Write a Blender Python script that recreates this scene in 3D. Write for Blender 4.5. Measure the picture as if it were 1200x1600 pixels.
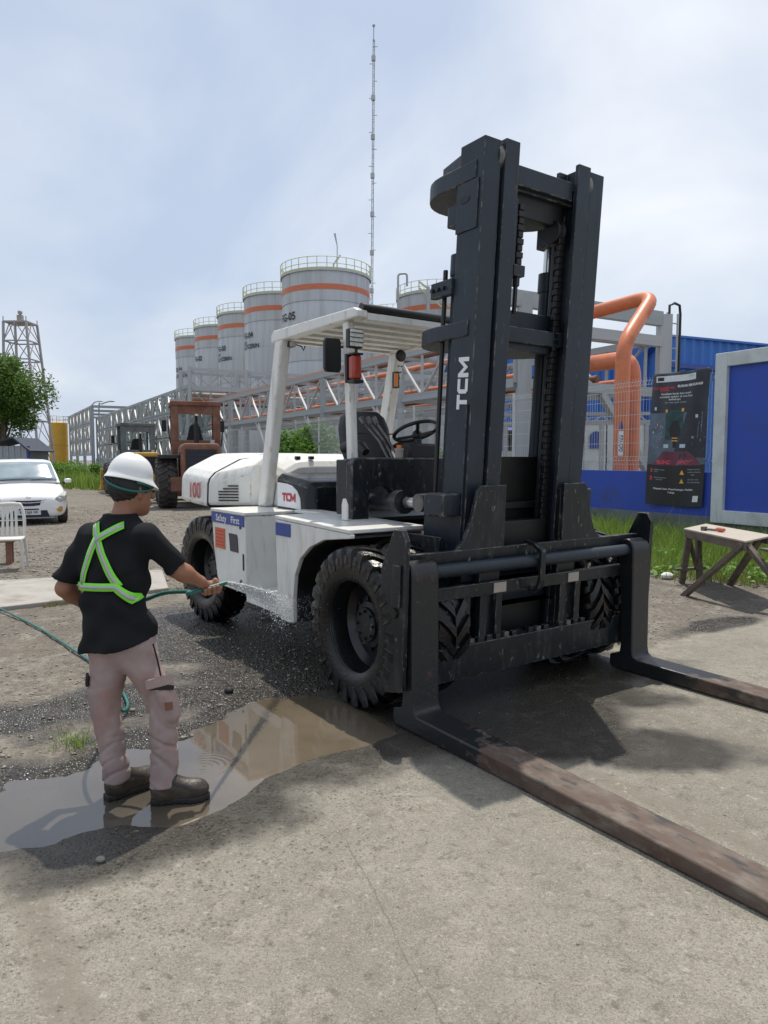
import bpy, bmesh, math, random
import numpy as np
from mathutils import Vector, Matrix
S = bpy.context.scene
for o_ in list(bpy.data.objects): bpy.data.objects.remove(o_)
COL = S.collection
R = math.radians
rng = np.random.default_rng(7); random.seed(7)

# ------------------------------------------------------------------ camera
CAM_H, FPX, PITCH = 1.60, 1110.0, math.atan(82 / 1110.0)
cd = bpy.data.cameras.new('camera'); cam = bpy.data.objects.new('camera', cd); COL.objects.link(cam)
cam.location = (0, 0, CAM_H); cam.rotation_euler = (math.pi / 2 - PITCH, 0, 0)
cd.sensor_fit = 'VERTICAL'; cd.sensor_height = 24.0; cd.lens = FPX / 1600 * 24.0
cd.clip_start = 0.05; cd.clip_end = 3000
S.camera = cam

# ------------------------------------------------------------------ sky, sun, exposure
SUN_EL = R(70); SUN_XY = Vector((0.14, 0.99)).normalized()      # horizontal direction towards the sun
W = bpy.data.worlds.new('World'); S.world = W; W.use_nodes = True
nt = W.node_tree; nt.nodes.clear()
def wn(t, **k):
    n = nt.nodes.new(t)
    for a, b in k.items(): setattr(n, a, b)
    return n
sky = wn('ShaderNodeTexSky', sky_type='NISHITA', sun_disc=False, sun_elevation=SUN_EL,
         sun_rotation=math.atan2(SUN_XY.x, SUN_XY.y), altitude=0, air_density=1.0, dust_density=3.0, ozone_density=1.5)
tc = wn('ShaderNodeTexCoord'); sep = wn('ShaderNodeSeparateXYZ'); nt.links.new(tc.outputs['Generated'], sep.inputs[0])
zz = wn('ShaderNodeMath', operation='MAXIMUM'); nt.links.new(sep.outputs[2], zz.inputs[0]); zz.inputs[1].default_value = 0.0
za = wn('ShaderNodeMath', operation='ADD'); nt.links.new(zz.outputs[0], za.inputs[0]); za.inputs[1].default_value = 0.55
dv = wn('ShaderNodeVectorMath', operation='DIVIDE'); cz = wn('ShaderNodeCombineXYZ')
for i in range(3): nt.links.new(za.outputs[0], cz.inputs[i])
nt.links.new(tc.outputs['Generated'], dv.inputs[0]); nt.links.new(cz.outputs[0], dv.inputs[1])
mp = wn('ShaderNodeMapping'); mp.inputs['Scale'].default_value = (1.0, 1.25, 0.0); mp.inputs['Location'].default_value = (4.4, 9.1, 0); mp.inputs['Rotation'].default_value = (0, 0, 0.5)
nt.links.new(dv.outputs[0], mp.inputs[0])
n1 = wn('ShaderNodeTexNoise'); n1.inputs['Scale'].default_value = 1.2; n1.inputs['Detail'].default_value = 5; n1.inputs['Roughness'].default_value = 0.55; n1.inputs['Distortion'].default_value = 0.5
nt.links.new(mp.outputs[0], n1.inputs['Vector'])
rp = wn('ShaderNodeValToRGB'); rp.color_ramp.elements[0].position = 0.40; rp.color_ramp.elements[1].position = 0.78
rp.color_ramp.elements[0].color = (0.74,) * 3 + (1,); rp.color_ramp.elements[1].color = (0.95,) * 3 + (1,)
nt.links.new(n1.outputs['Fac'], rp.inputs[0])
mx = wn('ShaderNodeMix', data_type='RGBA'); nt.links.new(rp.outputs[0], mx.inputs['Factor'])
n2 = wn('ShaderNodeTexNoise'); n2.inputs['Scale'].default_value = 1.35; n2.inputs['Detail'].default_value = 8; n2.inputs['Roughness'].default_value = 0.52; n2.inputs['Distortion'].default_value = 0.35
nt.links.new(mp.outputs[0], n2.inputs['Vector'])
rp2 = wn('ShaderNodeValToRGB'); rp2.color_ramp.elements[0].position = 0.38; rp2.color_ramp.elements[1].position = 0.74
rp2.color_ramp.elements[0].color = (0.455, 0.54, 0.68, 1); rp2.color_ramp.elements[1].color = (0.86, 0.88, 0.90, 1); nt.links.new(n2.outputs['Fac'], rp2.inputs[0])
sc_ = wn('ShaderNodeVectorMath', operation='SCALE'); nt.links.new(rp2.outputs[0], sc_.inputs[0]); sc_.inputs['Scale'].default_value = 9.6    # thin veil of high cloud, in the sky's own units
nt.links.new(sky.outputs[0], mx.inputs['A']); nt.links.new(sc_.outputs[0], mx.inputs['B'])
bg = wn('ShaderNodeBackground'); bg.inputs['Strength'].default_value = 0.096
wo = wn('ShaderNodeOutputWorld'); nt.links.new(mx.outputs['Result'], bg.inputs['Color']); nt.links.new(bg.outputs[0], wo.inputs[0])
sd = bpy.data.lights.new('sun', 'SUN'); sd.energy = 3.0; sd.angle = R(0.6); sd.color = (1.0, 0.94, 0.84)
sun = bpy.data.objects.new('sun', sd); COL.objects.link(sun)
to_sun = Vector((SUN_XY.x * math.cos(SUN_EL), SUN_XY.y * math.cos(SUN_EL), math.sin(SUN_EL)))
sun.rotation_euler = to_sun.to_track_quat('Z', 'Y').to_euler(); sun.location = (0, 0, 30)
S.view_settings.view_transform = 'Standard'; S.view_settings.look = 'None'; S.view_settings.exposure = 0.42; S.view_settings.gamma = 1.0
S.view_settings.use_curve_mapping = False
S.render.engine = 'CYCLES'; S.cycles.max_bounces = 6; S.cycles.use_denoising = True

# ------------------------------------------------------------------ materials
def mat(name, col, rough=0.5, metal=0.0, var=0.15, scale=5.0, bump=0.0, bscale=60.0, dirt=None, dscale=3.0, dlo=0.5, dhi=0.75, stretch=(1, 1, 1), rvar=0.1, spec=0.5, fleck=None, fscale=38.0, fpos=0.66, bdist=0.01, cloth=False):
    m = bpy.data.materials.new(name); m.use_nodes = True; t = m.node_tree; L = t.links; b = t.nodes['Principled BSDF']
    b.inputs['Roughness'].default_value = rough; b.inputs['Metallic'].default_value = metal; b.inputs['Specular IOR Level'].default_value = spec
    tcn = t.nodes.new('ShaderNodeTexCoord')
    no = t.nodes.new('ShaderNodeTexNoise'); no.inputs['Scale'].default_value = scale; no.inputs['Detail'].default_value = 6; no.inputs['Roughness'].default_value = 0.6
    L.new(tcn.outputs['Object'], no.inputs['Vector'])
    r = t.nodes.new('ShaderNodeValToRGB'); r.color_ramp.elements[0].position = 0.3; r.color_ramp.elements[1].position = 0.7
    r.color_ramp.elements[0].color = tuple(max(0, c * (1 - var)) for c in col[:3]) + (1,)
    r.color_ramp.elements[1].color = tuple(min(1, c * (1 + var)) for c in col[:3]) + (1,)
    L.new(no.outputs['Fac'], r.inputs[0]); out = r.outputs[0]
    if dirt:
        mpn = t.nodes.new('ShaderNodeMapping'); mpn.inputs['Scale'].default_value = stretch; L.new(tcn.outputs['Object'], mpn.inputs[0])
        n2 = t.nodes.new('ShaderNodeTexNoise'); n2.inputs['Scale'].default_value = dscale; n2.inputs['Detail'].default_value = 8; n2.inputs['Roughness'].default_value = 0.65
        L.new(mpn.outputs[0], n2.inputs['Vector'])
        r2 = t.nodes.new('ShaderNodeValToRGB'); r2.color_ramp.elements[0].position = dlo; r2.color_ramp.elements[1].position = dhi
        L.new(n2.outputs['Fac'], r2.inputs[0])
        mm = t.nodes.new('ShaderNodeMix'); mm.data_type = 'RGBA'; L.new(r2.outputs[0], mm.inputs['Factor']); L.new(out, mm.inputs['A']); mm.inputs['B'].default_value = tuple(dirt[:3]) + (1,)
        out = mm.outputs['Result']
        mr = t.nodes.new('ShaderNodeMapRange'); mr.inputs['To Min'].default_value = rough; mr.inputs['To Max'].default_value = min(1, rough + 0.3)
        L.new(r2.outputs[0], mr.inputs['Value']); L.new(mr.outputs[0], b.inputs['Roughness'])
    elif rvar:
        mr = t.nodes.new('ShaderNodeMapRange'); mr.inputs['To Min'].default_value = max(0.02, rough - rvar); mr.inputs['To Max'].default_value = min(1, rough + rvar)
        L.new(no.outputs['Fac'], mr.inputs['Value']); L.new(mr.outputs[0], b.inputs['Roughness'])
    if fleck:
        mf = t.nodes.new('ShaderNodeMapping'); mf.inputs['Scale'].default_value = (1, 1, 0.45); L.new(tcn.outputs['Object'], mf.inputs[0])
        nf = t.nodes.new('ShaderNodeTexNoise'); nf.inputs['Scale'].default_value = fscale; nf.inputs['Detail'].default_value = 7; nf.inputs['Roughness'].default_value = 0.7; L.new(mf.outputs[0], nf.inputs['Vector'])
        rf = t.nodes.new('ShaderNodeValToRGB'); rf.color_ramp.elements[0].position = fpos; rf.color_ramp.elements[1].position = fpos + .05; L.new(nf.outputs['Fac'], rf.inputs[0])
        m3 = t.nodes.new('ShaderNodeMix'); m3.data_type = 'RGBA'; L.new(rf.outputs[0], m3.inputs['Factor']); L.new(out, m3.inputs['A']); m3.inputs['B'].default_value = tuple(fleck) + (1,); out = m3.outputs['Result']
    L.new(out, b.inputs['Base Color'])
    if bump:
        n3 = t.nodes.new('ShaderNodeTexNoise'); n3.inputs['Scale'].default_value = bscale; n3.inputs['Detail'].default_value = 5
        L.new(tcn.outputs['Object'], n3.inputs['Vector'])
        if cloth: n3.noise_type = 'RIDGED_MULTIFRACTAL'; n3.inputs['Detail'].default_value = 3; n3.inputs['Distortion'].default_value = 0.6
        bu = t.nodes.new('ShaderNodeBump'); bu.inputs['Strength'].default_value = bump; bu.inputs['Distance'].default_value = bdist
        L.new(n3.outputs['Fac'], bu.inputs['Height']); L.new(bu.outputs[0], b.inputs['Normal'])
    return m
M = {}
M['white'] = mat('forklift_white', (0.74, 0.735, 0.70), 0.32, var=0.05, dirt=(0.36, 0.31, 0.23), dscale=2.6, dlo=0.53, dhi=0.86, stretch=(4, 4, 0.6), bump=0.04, bscale=25, fleck=(0.30, 0.25, 0.18), fscale=12, fpos=0.655)
M['dark'] = mat('dark_paint', (0.0095, 0.0130, 0.0160), 0.34, var=0.3, scale=4, spec=0.38, dirt=(0.050, 0.050, 0.048), dscale=7, dlo=0.52, dhi=0.78, stretch=(3, 3, 0.8), bump=0.12, bscale=70, fleck=(0.19, 0.17, 0.15), fscale=22, fpos=0.615)
M['mast'] = mat('mast_paint', (0.0170, 0.0255, 0.0370), 0.42, var=0.25, scale=3, spec=0.38, dirt=(0.034, 0.040, 0.046), dscale=8, dlo=0.50, dhi=0.82, stretch=(4, 4, 0.35), bump=0.08, bscale=60, fleck=(0.11, 0.115, 0.12), fscale=26, fpos=0.64)
M['edge_dark'] = mat('worn_paint_edge', (0.020, 0.022, 0.024), 0.4, var=0.3, dirt=(0.16, 0.145, 0.13), dscale=14, dlo=0.50, dhi=0.62)
M['edge_white'] = mat('worn_white_edge', (0.70, 0.69, 0.65), 0.4, var=0.06, dirt=(0.38, 0.31, 0.22), dscale=9, dlo=0.54, dhi=0.70)
M['black'] = mat('black_plastic', (0.012, 0.012, 0.013), 0.42, var=0.3)
M['deepblack'] = mat('deep_black', (0.006, 0.006, 0.006), 0.5, var=0.3)  # black of chains and holes, and of the darkened gap behind the carriage
M['chassis'] = mat('chassis_black', (0.014, 0.015, 0.016), 0.5, var=0.4, dirt=(0.06, 0.05, 0.04), dscale=5)
M['rubber_wet'] = mat('wet_rubber', (0.0055, 0.0055, 0.006), 0.27, spec=0.4, var=0.4, scale=9, bump=0.35, bscale=45, rvar=0.12)
M['rubber'] = mat('dry_rubber', (0.030, 0.028, 0.026), 0.72, var=0.35, dirt=(0.12, 0.10, 0.08), dscale=6, dlo=0.45, dhi=0.8, bump=0.3, bscale=40)
M['rim'] = mat('rim_black', (0.008, 0.009, 0.010), 0.26, var=0.3)
M['steel'] = mat('bright_steel', (0.62, 0.62, 0.6), 0.22, 0.95, var=0.1)
M['wornsteel'] = mat('worn_steel', (0.16, 0.155, 0.15), 0.34, 0.6, var=0.3, scale=14, dirt=(0.05, 0.04, 0.035), dscale=9)
M['seat'] = mat('seat_vinyl', (0.016, 0.017, 0.019), 0.5, var=0.2, bump=0.15, bscale=120)
M['red'] = mat('red_print', (0.48, 0.035, 0.05), 0.45, var=0.1)
M['redlamp'] = mat('red_lens', (0.33, 0.045, 0.025), 0.2, var=0.15)
M['orangelamp'] = mat('orange_lens', (0.75, 0.20, 0.02), 0.25, var=0.1)
M['sticker'] = mat('orange_sticker', (0.60, 0.13, 0.035), 0.5, var=0.12, scale=20)
M['bluetape'] = mat('blue_tape', (0.018, 0.055, 0.28), 0.4, var=0.12)
M['white_print'] = mat('white_print', (0.76, 0.77, 0.78), 0.5, var=0.05)
M['lens'] = mat('lamp_lens', (0.55, 0.55, 0.5), 0.12, var=0.3, scale=60)
M['brownpanel'] = mat('roof_underside', (0.20, 0.16, 0.12), 0.7, var=0.3, scale=6)
M['grey_steel'] = mat('grey_steel', (0.33, 0.355, 0.36), 0.55, 0.1, var=0.12, scale=1.2, dirt=(0.17, 0.13, 0.10), dscale=1.2, dlo=0.62, dhi=0.8)
M['light_steel'] = mat('light_steel', (0.40, 0.41, 0.41), 0.5, 0.1, var=0.1, scale=1.2)
M['galv'] = mat('galvanised', (0.50, 0.52, 0.52), 0.45, 0.3, var=0.1)
M['rust'] = mat('rusty_paint', (0.175, 0.076, 0.046), 0.75, var=0.35, scale=2.5, dirt=(0.25, 0.15, 0.115), dscale=2.2, dlo=0.5, dhi=0.7, bump=0.2, bscale=30)
M['yellow'] = mat('yellow_paint', (0.50, 0.28, 0.04), 0.6, var=0.2, dirt=(0.2, 0.12, 0.05), dscale=2.5)
M['glass_dark'] = mat('window_glass', (0.10, 0.13, 0.145), 0.06, var=0.3, scale=1.5)
M['orange_pipe'] = mat('orange_pipe', (0.60, 0.175, 0.070), 0.42, var=0.08, dirt=(0.40, 0.13, 0.06), dscale=2.0)
M['blue_wall'] = mat('blue_wall', (0.022, 0.066, 0.40), 0.6, var=0.12, scale=1.5, dirt=(0.05, 0.07, 0.20), dscale=1.5)
M['grey_plinth'] = mat('grey_plinth', (0.13, 0.15, 0.16), 0.85, var=0.2, dirt=(0.07, 0.07, 0.06), dscale=2, bump=0.3)
M['pale_frame'] = mat('pale_frame', (0.53, 0.57, 0.58), 0.55, var=0.06, dirt=(0.38, 0.39, 0.37), dscale=1.5)
M['warehouse'] = mat('warehouse_blue', (0.026, 0.14, 0.47), 0.5, var=0.1, scale=0.4)
M['tank'] = mat('tank_grey', (0.50, 0.515, 0.52), 0.55, var=0.07, scale=0.15, dirt=(0.30, 0.31, 0.31), dscale=1.1, dlo=0.46, dhi=0.82, stretch=(1.5, 1.5, 0.10))
M['tank_band'] = mat('tank_band', (0.58, 0.16, 0.07), 0.5, var=0.1)
M['rail_yellow'] = mat('rail_yellow', (0.50, 0.52, 0.30), 0.5, var=0.1)
M['black_print'] = mat('black_print', (0.02, 0.02, 0.022), 0.6, var=0.1)
M['wood'] = mat('weathered_wood', (0.13, 0.105, 0.085), 0.85, var=0.35, scale=6, dirt=(0.055, 0.045, 0.04), dscale=6, stretch=(1, 8, 8), bump=0.4, bscale=40)
M['wood_top'] = mat('pale_board', (0.40, 0.355, 0.305), 0.75, var=0.15, scale=5, dirt=(0.36, 0.29, 0.23), dscale=5)
M['wood_red'] = mat('reddish_wood', (0.22, 0.11, 0.075), 0.8, var=0.3)
M['plastic_white'] = mat('white_plastic', (0.60, 0.59, 0.55), 0.45, var=0.06, dirt=(0.35, 0.32, 0.26), dscale=6, dlo=0.55, dhi=0.8)
M['car'] = mat('car_white', (0.78, 0.78, 0.78), 0.16, var=0.02, scale=2, spec=0.6)
M['windscreen'] = mat('car_windscreen', (0.26, 0.32, 0.36), 0.06, var=0.3, scale=1.2)  # pale sky reflection put into the glass colour
M['chrome'] = mat('chrome', (0.7, 0.7, 0.72), 0.12, 1.0, var=0.05)
M['navy'] = mat('grille_navy', (0.012, 0.015, 0.03), 0.35, var=0.3)
M['lampglass'] = mat('headlamp_glass', (0.44, 0.45, 0.42), 0.08, var=0.25, scale=18)
M['hose'] = mat('green_hose', (0.012, 0.125, 0.10), 0.35, var=0.2, scale=20)
M['skin'] = mat('skin', (0.27, 0.125, 0.072), 0.5, var=0.16, scale=14, bump=0.12, bscale=90)
M['hair'] = mat('hair', (0.010, 0.009, 0.009), 0.5, var=0.4, scale=60, bump=0.6, bscale=160)
M['shirt'] = mat('black_shirt', (0.0095, 0.0105, 0.0125), 0.9, var=0.3, scale=9, bump=0.5, bscale=7, spec=0.25, bdist=0.02, cloth=True)
M['trousers'] = mat('trouser_cloth', (0.325, 0.250, 0.238), 0.92, var=0.24, scale=5, dirt=(0.34, 0.185, 0.150), dscale=4, dlo=0.50, dhi=0.72, bump=0.55, bscale=9, spec=0.2, bdist=0.014, cloth=True)
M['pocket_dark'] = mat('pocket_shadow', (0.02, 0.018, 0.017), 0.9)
M['boot'] = mat('boot_leather', (0.034, 0.025, 0.018), 0.45, var=0.3, scale=10, dirt=(0.075, 0.058, 0.042), dscale=8, bump=0.25, bscale=70)
M['sole'] = mat('boot_sole', (0.012, 0.011, 0.010), 0.6, var=0.3)
M['helmet'] = mat('helmet_white', (0.74, 0.745, 0.74), 0.28, var=0.04, scale=8)
M['helmet_in'] = mat('helmet_liner', (0.02, 0.026, 0.028), 0.8)
M['teal'] = mat('teal_strap', (0.010, 0.12, 0.10), 0.6)
M['lime'] = mat('lime_tape', (0.22, 0.78, 0.045), 0.55, var=0.08, scale=20)
M['silver'] = mat('reflective_tape', (0.42, 0.43, 0.43), 0.35, 0.2, var=0.1, scale=30)
M['banner'] = mat('banner_print', (0.020, 0.024, 0.036), 0.42, var=0.5, scale=1.6)
M['b_slate'] = mat('banner_slate', (0.085, 0.115, 0.16), 0.45, var=0.5, scale=3)
M['b_red'] = mat('banner_red', (0.52, 0.03, 0.04), 0.45)
M['b_wine'] = mat('banner_wine', (0.13, 0.032, 0.055), 0.45, var=0.3, scale=3)
M['b_pink'] = mat('banner_pink', (0.52, 0.06, 0.10), 0.45)
M['b_white'] = mat('banner_white', (0.62, 0.64, 0.66), 0.45)
M['b_grey'] = mat('banner_grey', (0.30, 0.33, 0.36), 0.45, var=0.3, scale=8)
M['b_green'] = mat('banner_green', (0.012, 0.055, 0.055), 0.45, var=0.6, scale=8)
M['b_amber'] = mat('banner_amber', (0.72, 0.36, 0.06), 0.45)
M['b_pale'] = mat('banner_pale', (0.45, 0.58, 0.66), 0.45)
M['hut_roof'] = mat('hut_roof', (0.03, 0.04, 0.065), 0.7, var=0.3)
M['zinc'] = mat('zinc_sheet', (0.30, 0.33, 0.35), 0.5, 0.2, var=0.15, scale=1)
M['tank_yellow'] = mat('tank_yellow', (0.58, 0.33, 0.03), 0.55, var=0.1, dirt=(0.45, 0.30, 0.08), dscale=1)
M['tower'] = mat('tower_paint', (0.34, 0.325, 0.32), 0.6, var=0.2, dirt=(0.27, 0.19, 0.16), dscale=0.8)
M['bark'] = mat('bark', (0.12, 0.09, 0.065), 0.9, var=0.3, bump=0.5)
M['concrete_part'] = mat('concrete_piece', (0.33, 0.31, 0.28), 0.85, var=0.12, scale=4, dirt=(0.2, 0.18, 0.15), dscale=3, bump=0.3)
M['paper'] = mat('paper', (0.7, 0.7, 0.68), 0.7)
M['tool'] = mat('red_handle', (0.5, 0.14, 0.09), 0.5)
M['stone'] = mat('stone', (0.25, 0.23, 0.20), 0.85, var=0.3, scale=2.2)

def leaf_mat(name, a, b, trans=0.35):
    m = bpy.data.materials.new(name); m.use_nodes = True; t = m.node_tree; L = t.links
    bs = t.nodes['Principled BSDF']; bs.inputs['Roughness'].default_value = 0.55; bs.inputs['Specular IOR Level'].default_value = 0.3
    g = t.nodes.new('ShaderNodeNewGeometry'); r = t.nodes.new('ShaderNodeValToRGB')
    r.color_ramp.elements[0].color = tuple(a) + (1,); r.color_ramp.elements[1].color = tuple(b) + (1,)
    L.new(g.outputs['Random Per Island'], r.inputs[0]); L.new(r.outputs[0], bs.inputs['Base Color'])
    tr = t.nodes.new('ShaderNodeBsdfTranslucent'); L.new(r.outputs[0], tr.inputs['Color'])
    ms = t.nodes.new('ShaderNodeMixShader'); ms.inputs[0].default_value = trans
    L.new(bs.outputs[0], ms.inputs[1]); L.new(tr.outputs[0], ms.inputs[2]); L.new(ms.outputs[0], t.nodes['Material Output'].inputs[0])
    return m
M['leaf'] = leaf_mat('tree_leaf', (0.05, 0.115, 0.02), (0.15, 0.25, 0.05))
M['leaf_bright'] = leaf_mat('shrub_leaf', (0.075, 0.18, 0.025), (0.20, 0.36, 0.06))
M['grass'] = leaf_mat('grass_blade', (0.10, 0.20, 0.028), (0.30, 0.40, 0.08))
M['grass_dry'] = leaf_mat('dry_grass', (0.16, 0.15, 0.05), (0.30, 0.25, 0.11), 0.2)

# ------------------------------------------------------------------ helpers
def px(u, v, Y):
    """photograph pixel (1200x1600) at a chosen distance -> world point"""
    a = (u - 600) / FPX; b = -(v - 800) / FPX; c, s = math.cos(PITCH), math.sin(PITCH)
    d = (a, c + b * s, -s + b * c); t = Y / d[1]
    return Vector((d[0] * t, Y, CAM_H + d[2] * t))
def gp(u, v, z=0.0):
    a = (u - 600) / FPX; b = -(v - 800) / FPX; c, s = math.cos(PITCH), math.sin(PITCH)
    d = (a, c + b * s, -s + b * c); t = (z - CAM_H) / d[2]
    return Vector((d[0] * t, d[1] * t, z))
EDGE = {'dark': 'edge_dark', 'mast': 'edge_dark', 'white': 'edge_white', 'blue_wall': None}
def link(name, me, m=None, parent=None, smooth=None, bevel=0.0, seg=2, bang=40):
    if m is not None:
        me.materials.clear(); me.materials.append(M[m] if isinstance(m, str) else m)
    o = bpy.data.objects.new(name, me); COL.objects.link(o)
    if parent is not None: o.parent = parent
    if smooth is not None and len(me.polygons):
        me.polygons.foreach_set('use_smooth', [True] * len(me.polygons))
        if smooth < 180: me.set_sharp_from_angle(angle=R(smooth))
    if bevel:
        ew = EDGE.get(m) if isinstance(m, str) else None
        b = o.modifiers.new('bevel', 'BEVEL'); b.width = bevel; b.segments = seg; b.limit_method = 'ANGLE'; b.angle_limit = R(bang); b.harden_normals = False
        if ew and len(me.materials) == 1: me.materials.append(M[ew]); b.material = 1
    return o
def tag(o, label, cat, group=None, kind=None):
    o['label'] = label; o['category'] = cat
    if group: o['group'] = group
    if kind: o['kind'] = kind
    return o
def struct(o, kind='structure'):
    o['kind'] = kind; return o
def empty(name, loc=(0, 0, 0), rz=0.0, label=None, cat=None, group=None):
    e = bpy.data.objects.new(name, None); COL.objects.link(e); e.location = loc; e.rotation_euler = (0, 0, rz); e.empty_display_size = 0.2
    if label: tag(e, label, cat, group)
    return e
def copy_tree(o, parent=None):
    c = o.copy(); COL.objects.link(c); c.parent = parent
    for ch in list(o.children): copy_tree(ch, c)
    return c

class MB:
    def __init__(s, off=(0, 0, 0), f=None):
        s.v = []; s.f = []; s.off = Vector(off); s.fn = f
    def _p(s, p):
        p = Vector(p)
        if s.fn: p = Vector(s.fn(p))
        return tuple(p + s.off)
    def add(s, vs, fs):
        n = len(s.v); s.v += [s._p(p) for p in vs]; s.f += [tuple(n + i for i in f) for f in fs]; return s
    def box(s, x0, x1, y0, y1, z0, z1):
        vs = [(x, y, z) for z in (z0, z1) for y in (y0, y1) for x in (x0, x1)]
        return s.add(vs, [(0, 2, 3, 1), (4, 5, 7, 6), (0, 1, 5, 4), (2, 6, 7, 3), (0, 4, 6, 2), (1, 3, 7, 5)])
    def beam(s, a, b, w, h, up=(0, 0, 1)):
        a = Vector(a); b = Vector(b); d = (b - a).normalized(); u = Vector(up)
        if abs(d.dot(u)) > 0.98: u = Vector((1, 0, 0))
        r = d.cross(u).normalized(); u = r.cross(d).normalized()
        vs = [p + r * (sx * w / 2) + u * (sz * h / 2) for p in (a, b) for sz in (-1, 1) for sx in (-1, 1)]
        return s.add(vs, [(0, 2, 3, 1), (4, 5, 7, 6), (0, 1, 5, 4), (2, 6, 7, 3), (0, 4, 6, 2), (1, 3, 7, 5)])
    def prism(s, poly, axis, a, b):
        """poly of 2-D points in the plane normal to axis ('x': (y,z), 'y': (x,z), 'z': (x,y)), extruded a..b"""
        n = len(poly)
        def mk(p, t): return {'x': (t, p[0], p[1]), 'y': (p[0], t, p[1]), 'z': (p[0], p[1], t)}[axis]
        vs = [mk(p, a) for p in poly] + [mk(p, b) for p in poly]
        fs = [tuple(range(n))[::-1], tuple(range(n, 2 * n))] + [(i, (i + 1) % n, n + (i + 1) % n, n + i) for i in range(n)]
        return s.add(vs, fs)
    def tube(s, pts, r, n=10, cap=True):
        pts = [Vector(p) for p in pts]; rs = r if isinstance(r, (list, tuple)) else [r] * len(pts)
        rings = []; up = None
        for i, p in enumerate(pts):
            d = (pts[min(i + 1, len(pts) - 1)] - pts[max(i - 1, 0)]).normalized()
            if up is None:
                up = Vector((0, 0, 1)) if abs(d.z) < 0.9 else Vector((1, 0, 0))
            rt = d.cross(up).normalized(); up = rt.cross(d).normalized()
            rings.append([p + (rt * math.cos(2 * math.pi * k / n) + up * math.sin(2 * math.pi * k / n)) * rs[i] for k in range(n)])
        return s.loft(rings, cap)
    def loft(s, rings, cap=True, closed=True):
        n = len(rings[0]); vs = [p for r in rings for p in r]; fs = []
        for i in range(len(rings) - 1):
            for k in range(n if closed else n - 1):
                fs.append((i * n + k, i * n + (k + 1) % n, (i + 1) * n + (k + 1) % n, (i + 1) * n + k))
        if cap: fs += [tuple(range(n))[::-1], tuple(range((len(rings) - 1) * n, len(rings) * n))]
        return s.add(vs, fs)
    def lathe(s, prof, origin=(0, 0, 0), axis='z', n=32, a0=0.0, a1=2 * math.pi):
        """prof: (radius, t) pairs along axis"""
        full = abs(a1 - a0 - 2 * math.pi) < 1e-6; o = Vector(origin); rings = []
        for k in range(n if full else n + 1):
            a = a0 + (a1 - a0) * k / n; c, q = math.cos(a), math.sin(a)
            rings.append([o + Vector({'z': (c * r, q * r, t), 'y': (c * r, t, q * r), 'x': (t, c * r, q * r)}[axis]) for r, t in prof])
        m = len(prof); vs = [p for r in rings for p in r]; fs = []
        for k in range(n):
            j = (k + 1) % len(rings)
            for i in range(m - 1): fs.append((k * m + i, k * m + i + 1, j * m + i + 1, j * m + i))
        return s.add(vs, fs)
    def cyl(s, a, b, r, n=16, r2=None): return s.tube([a, b], [r, r if r2 is None else r2], n)
    def ball(s, c, r, n=10, m=6):
        r = r if isinstance(r, (tuple, list)) else (r, r, r); c = Vector(c)
        rings = []
        for i in range(m + 1):
            t = math.pi * i / m; q = max(math.sin(t), 0.02)
            rings.append([c + Vector((r[0] * q * math.cos(2 * math.pi * k / n), r[1] * q * math.sin(2 * math.pi * k / n), -r[2] * math.cos(t))) for k in range(n)])
        return s.loft(rings)
    def mesh(s, name='m'):
        me = bpy.data.meshes.new(name); me.from_pydata(s.v, [], s.f); me.update()
        bm = bmesh.new(); bm.from_mesh(me); bmesh.ops.recalc_face_normals(bm, faces=bm.faces); bm.to_mesh(me); bm.free(); return me
    def build(s, name, m, parent=None, smooth=None, bevel=0.0, seg=2, bang=40): return link(name, s.mesh(name), m, parent, smooth, bevel, seg, bang)

_cube = {}
def member(name, a, b, w, h, m, parent, up=(0, 0, 1)):
    """straight steel member: shared unit box, placed by its matrix"""
    if m not in _cube:
        _cube[m] = MB().box(-.5, .5, -.5, .5, -.5, .5).mesh('member'); _cube[m].materials.append(M[m])
    a = Vector(a); b = Vector(b); d = b - a; L_ = d.length; d.normalize(); u = Vector(up)
    if abs(d.dot(u)) > 0.98: u = Vector((1, 0, 0))
    r = d.cross(u).normalized(); u = r.cross(d).normalized()
    o = bpy.data.objects.new(name, _cube[m]); COL.objects.link(o); o.parent = parent
    mt = Matrix((r * w, d * L_, u * h)).transposed().to_4x4(); mt.translation = (a + b) / 2; o.matrix_local = mt
    return o
def text_mesh(body, size=1.0, bold=0.0, extrude=0.0, align='CENTER', sx=1.0, shear=0.0):
    c = bpy.data.curves.new('t', 'FONT'); c.body = body; c.size = size; c.offset = bold; c.extrude = extrude; c.align_x = align; c.align_y = 'CENTER'; c.resolution_u = 3; c.shear = shear
    o = bpy.data.objects.new('t', c); COL.objects.link(o); bpy.context.view_layer.update()
    me = bpy.data.meshes.new_from_object(o.evaluated_get(bpy.context.evaluated_depsgraph_get())); bpy.data.objects.remove(o)
    if sx != 1.0:
        for v in me.vertices: v.co.x *= sx
    return me
def frame(o, x, y):
    """matrix whose x/y columns are the given directions"""
    x = Vector(x).normalized(); y = Vector(y).normalized(); z = x.cross(y).normalized()
    m_ = Matrix((x, y, z)).transposed().to_4x4(); m_.translation = Vector(o); return m_
def put_text(name, body, m, parent, o, x, y, size, bold=0.0, align='CENTER', sx=1.0, shear=0.0):
    me = text_mesh(body, size, bold, 0.0, align, sx, shear); ob = link(name, me, m, parent); ob.matrix_local = frame(o, x, y); return ob
def map_mesh(me, fn):
    for v in me.vertices: v.co = fn(v.co)
    me.update(); return me
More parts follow.
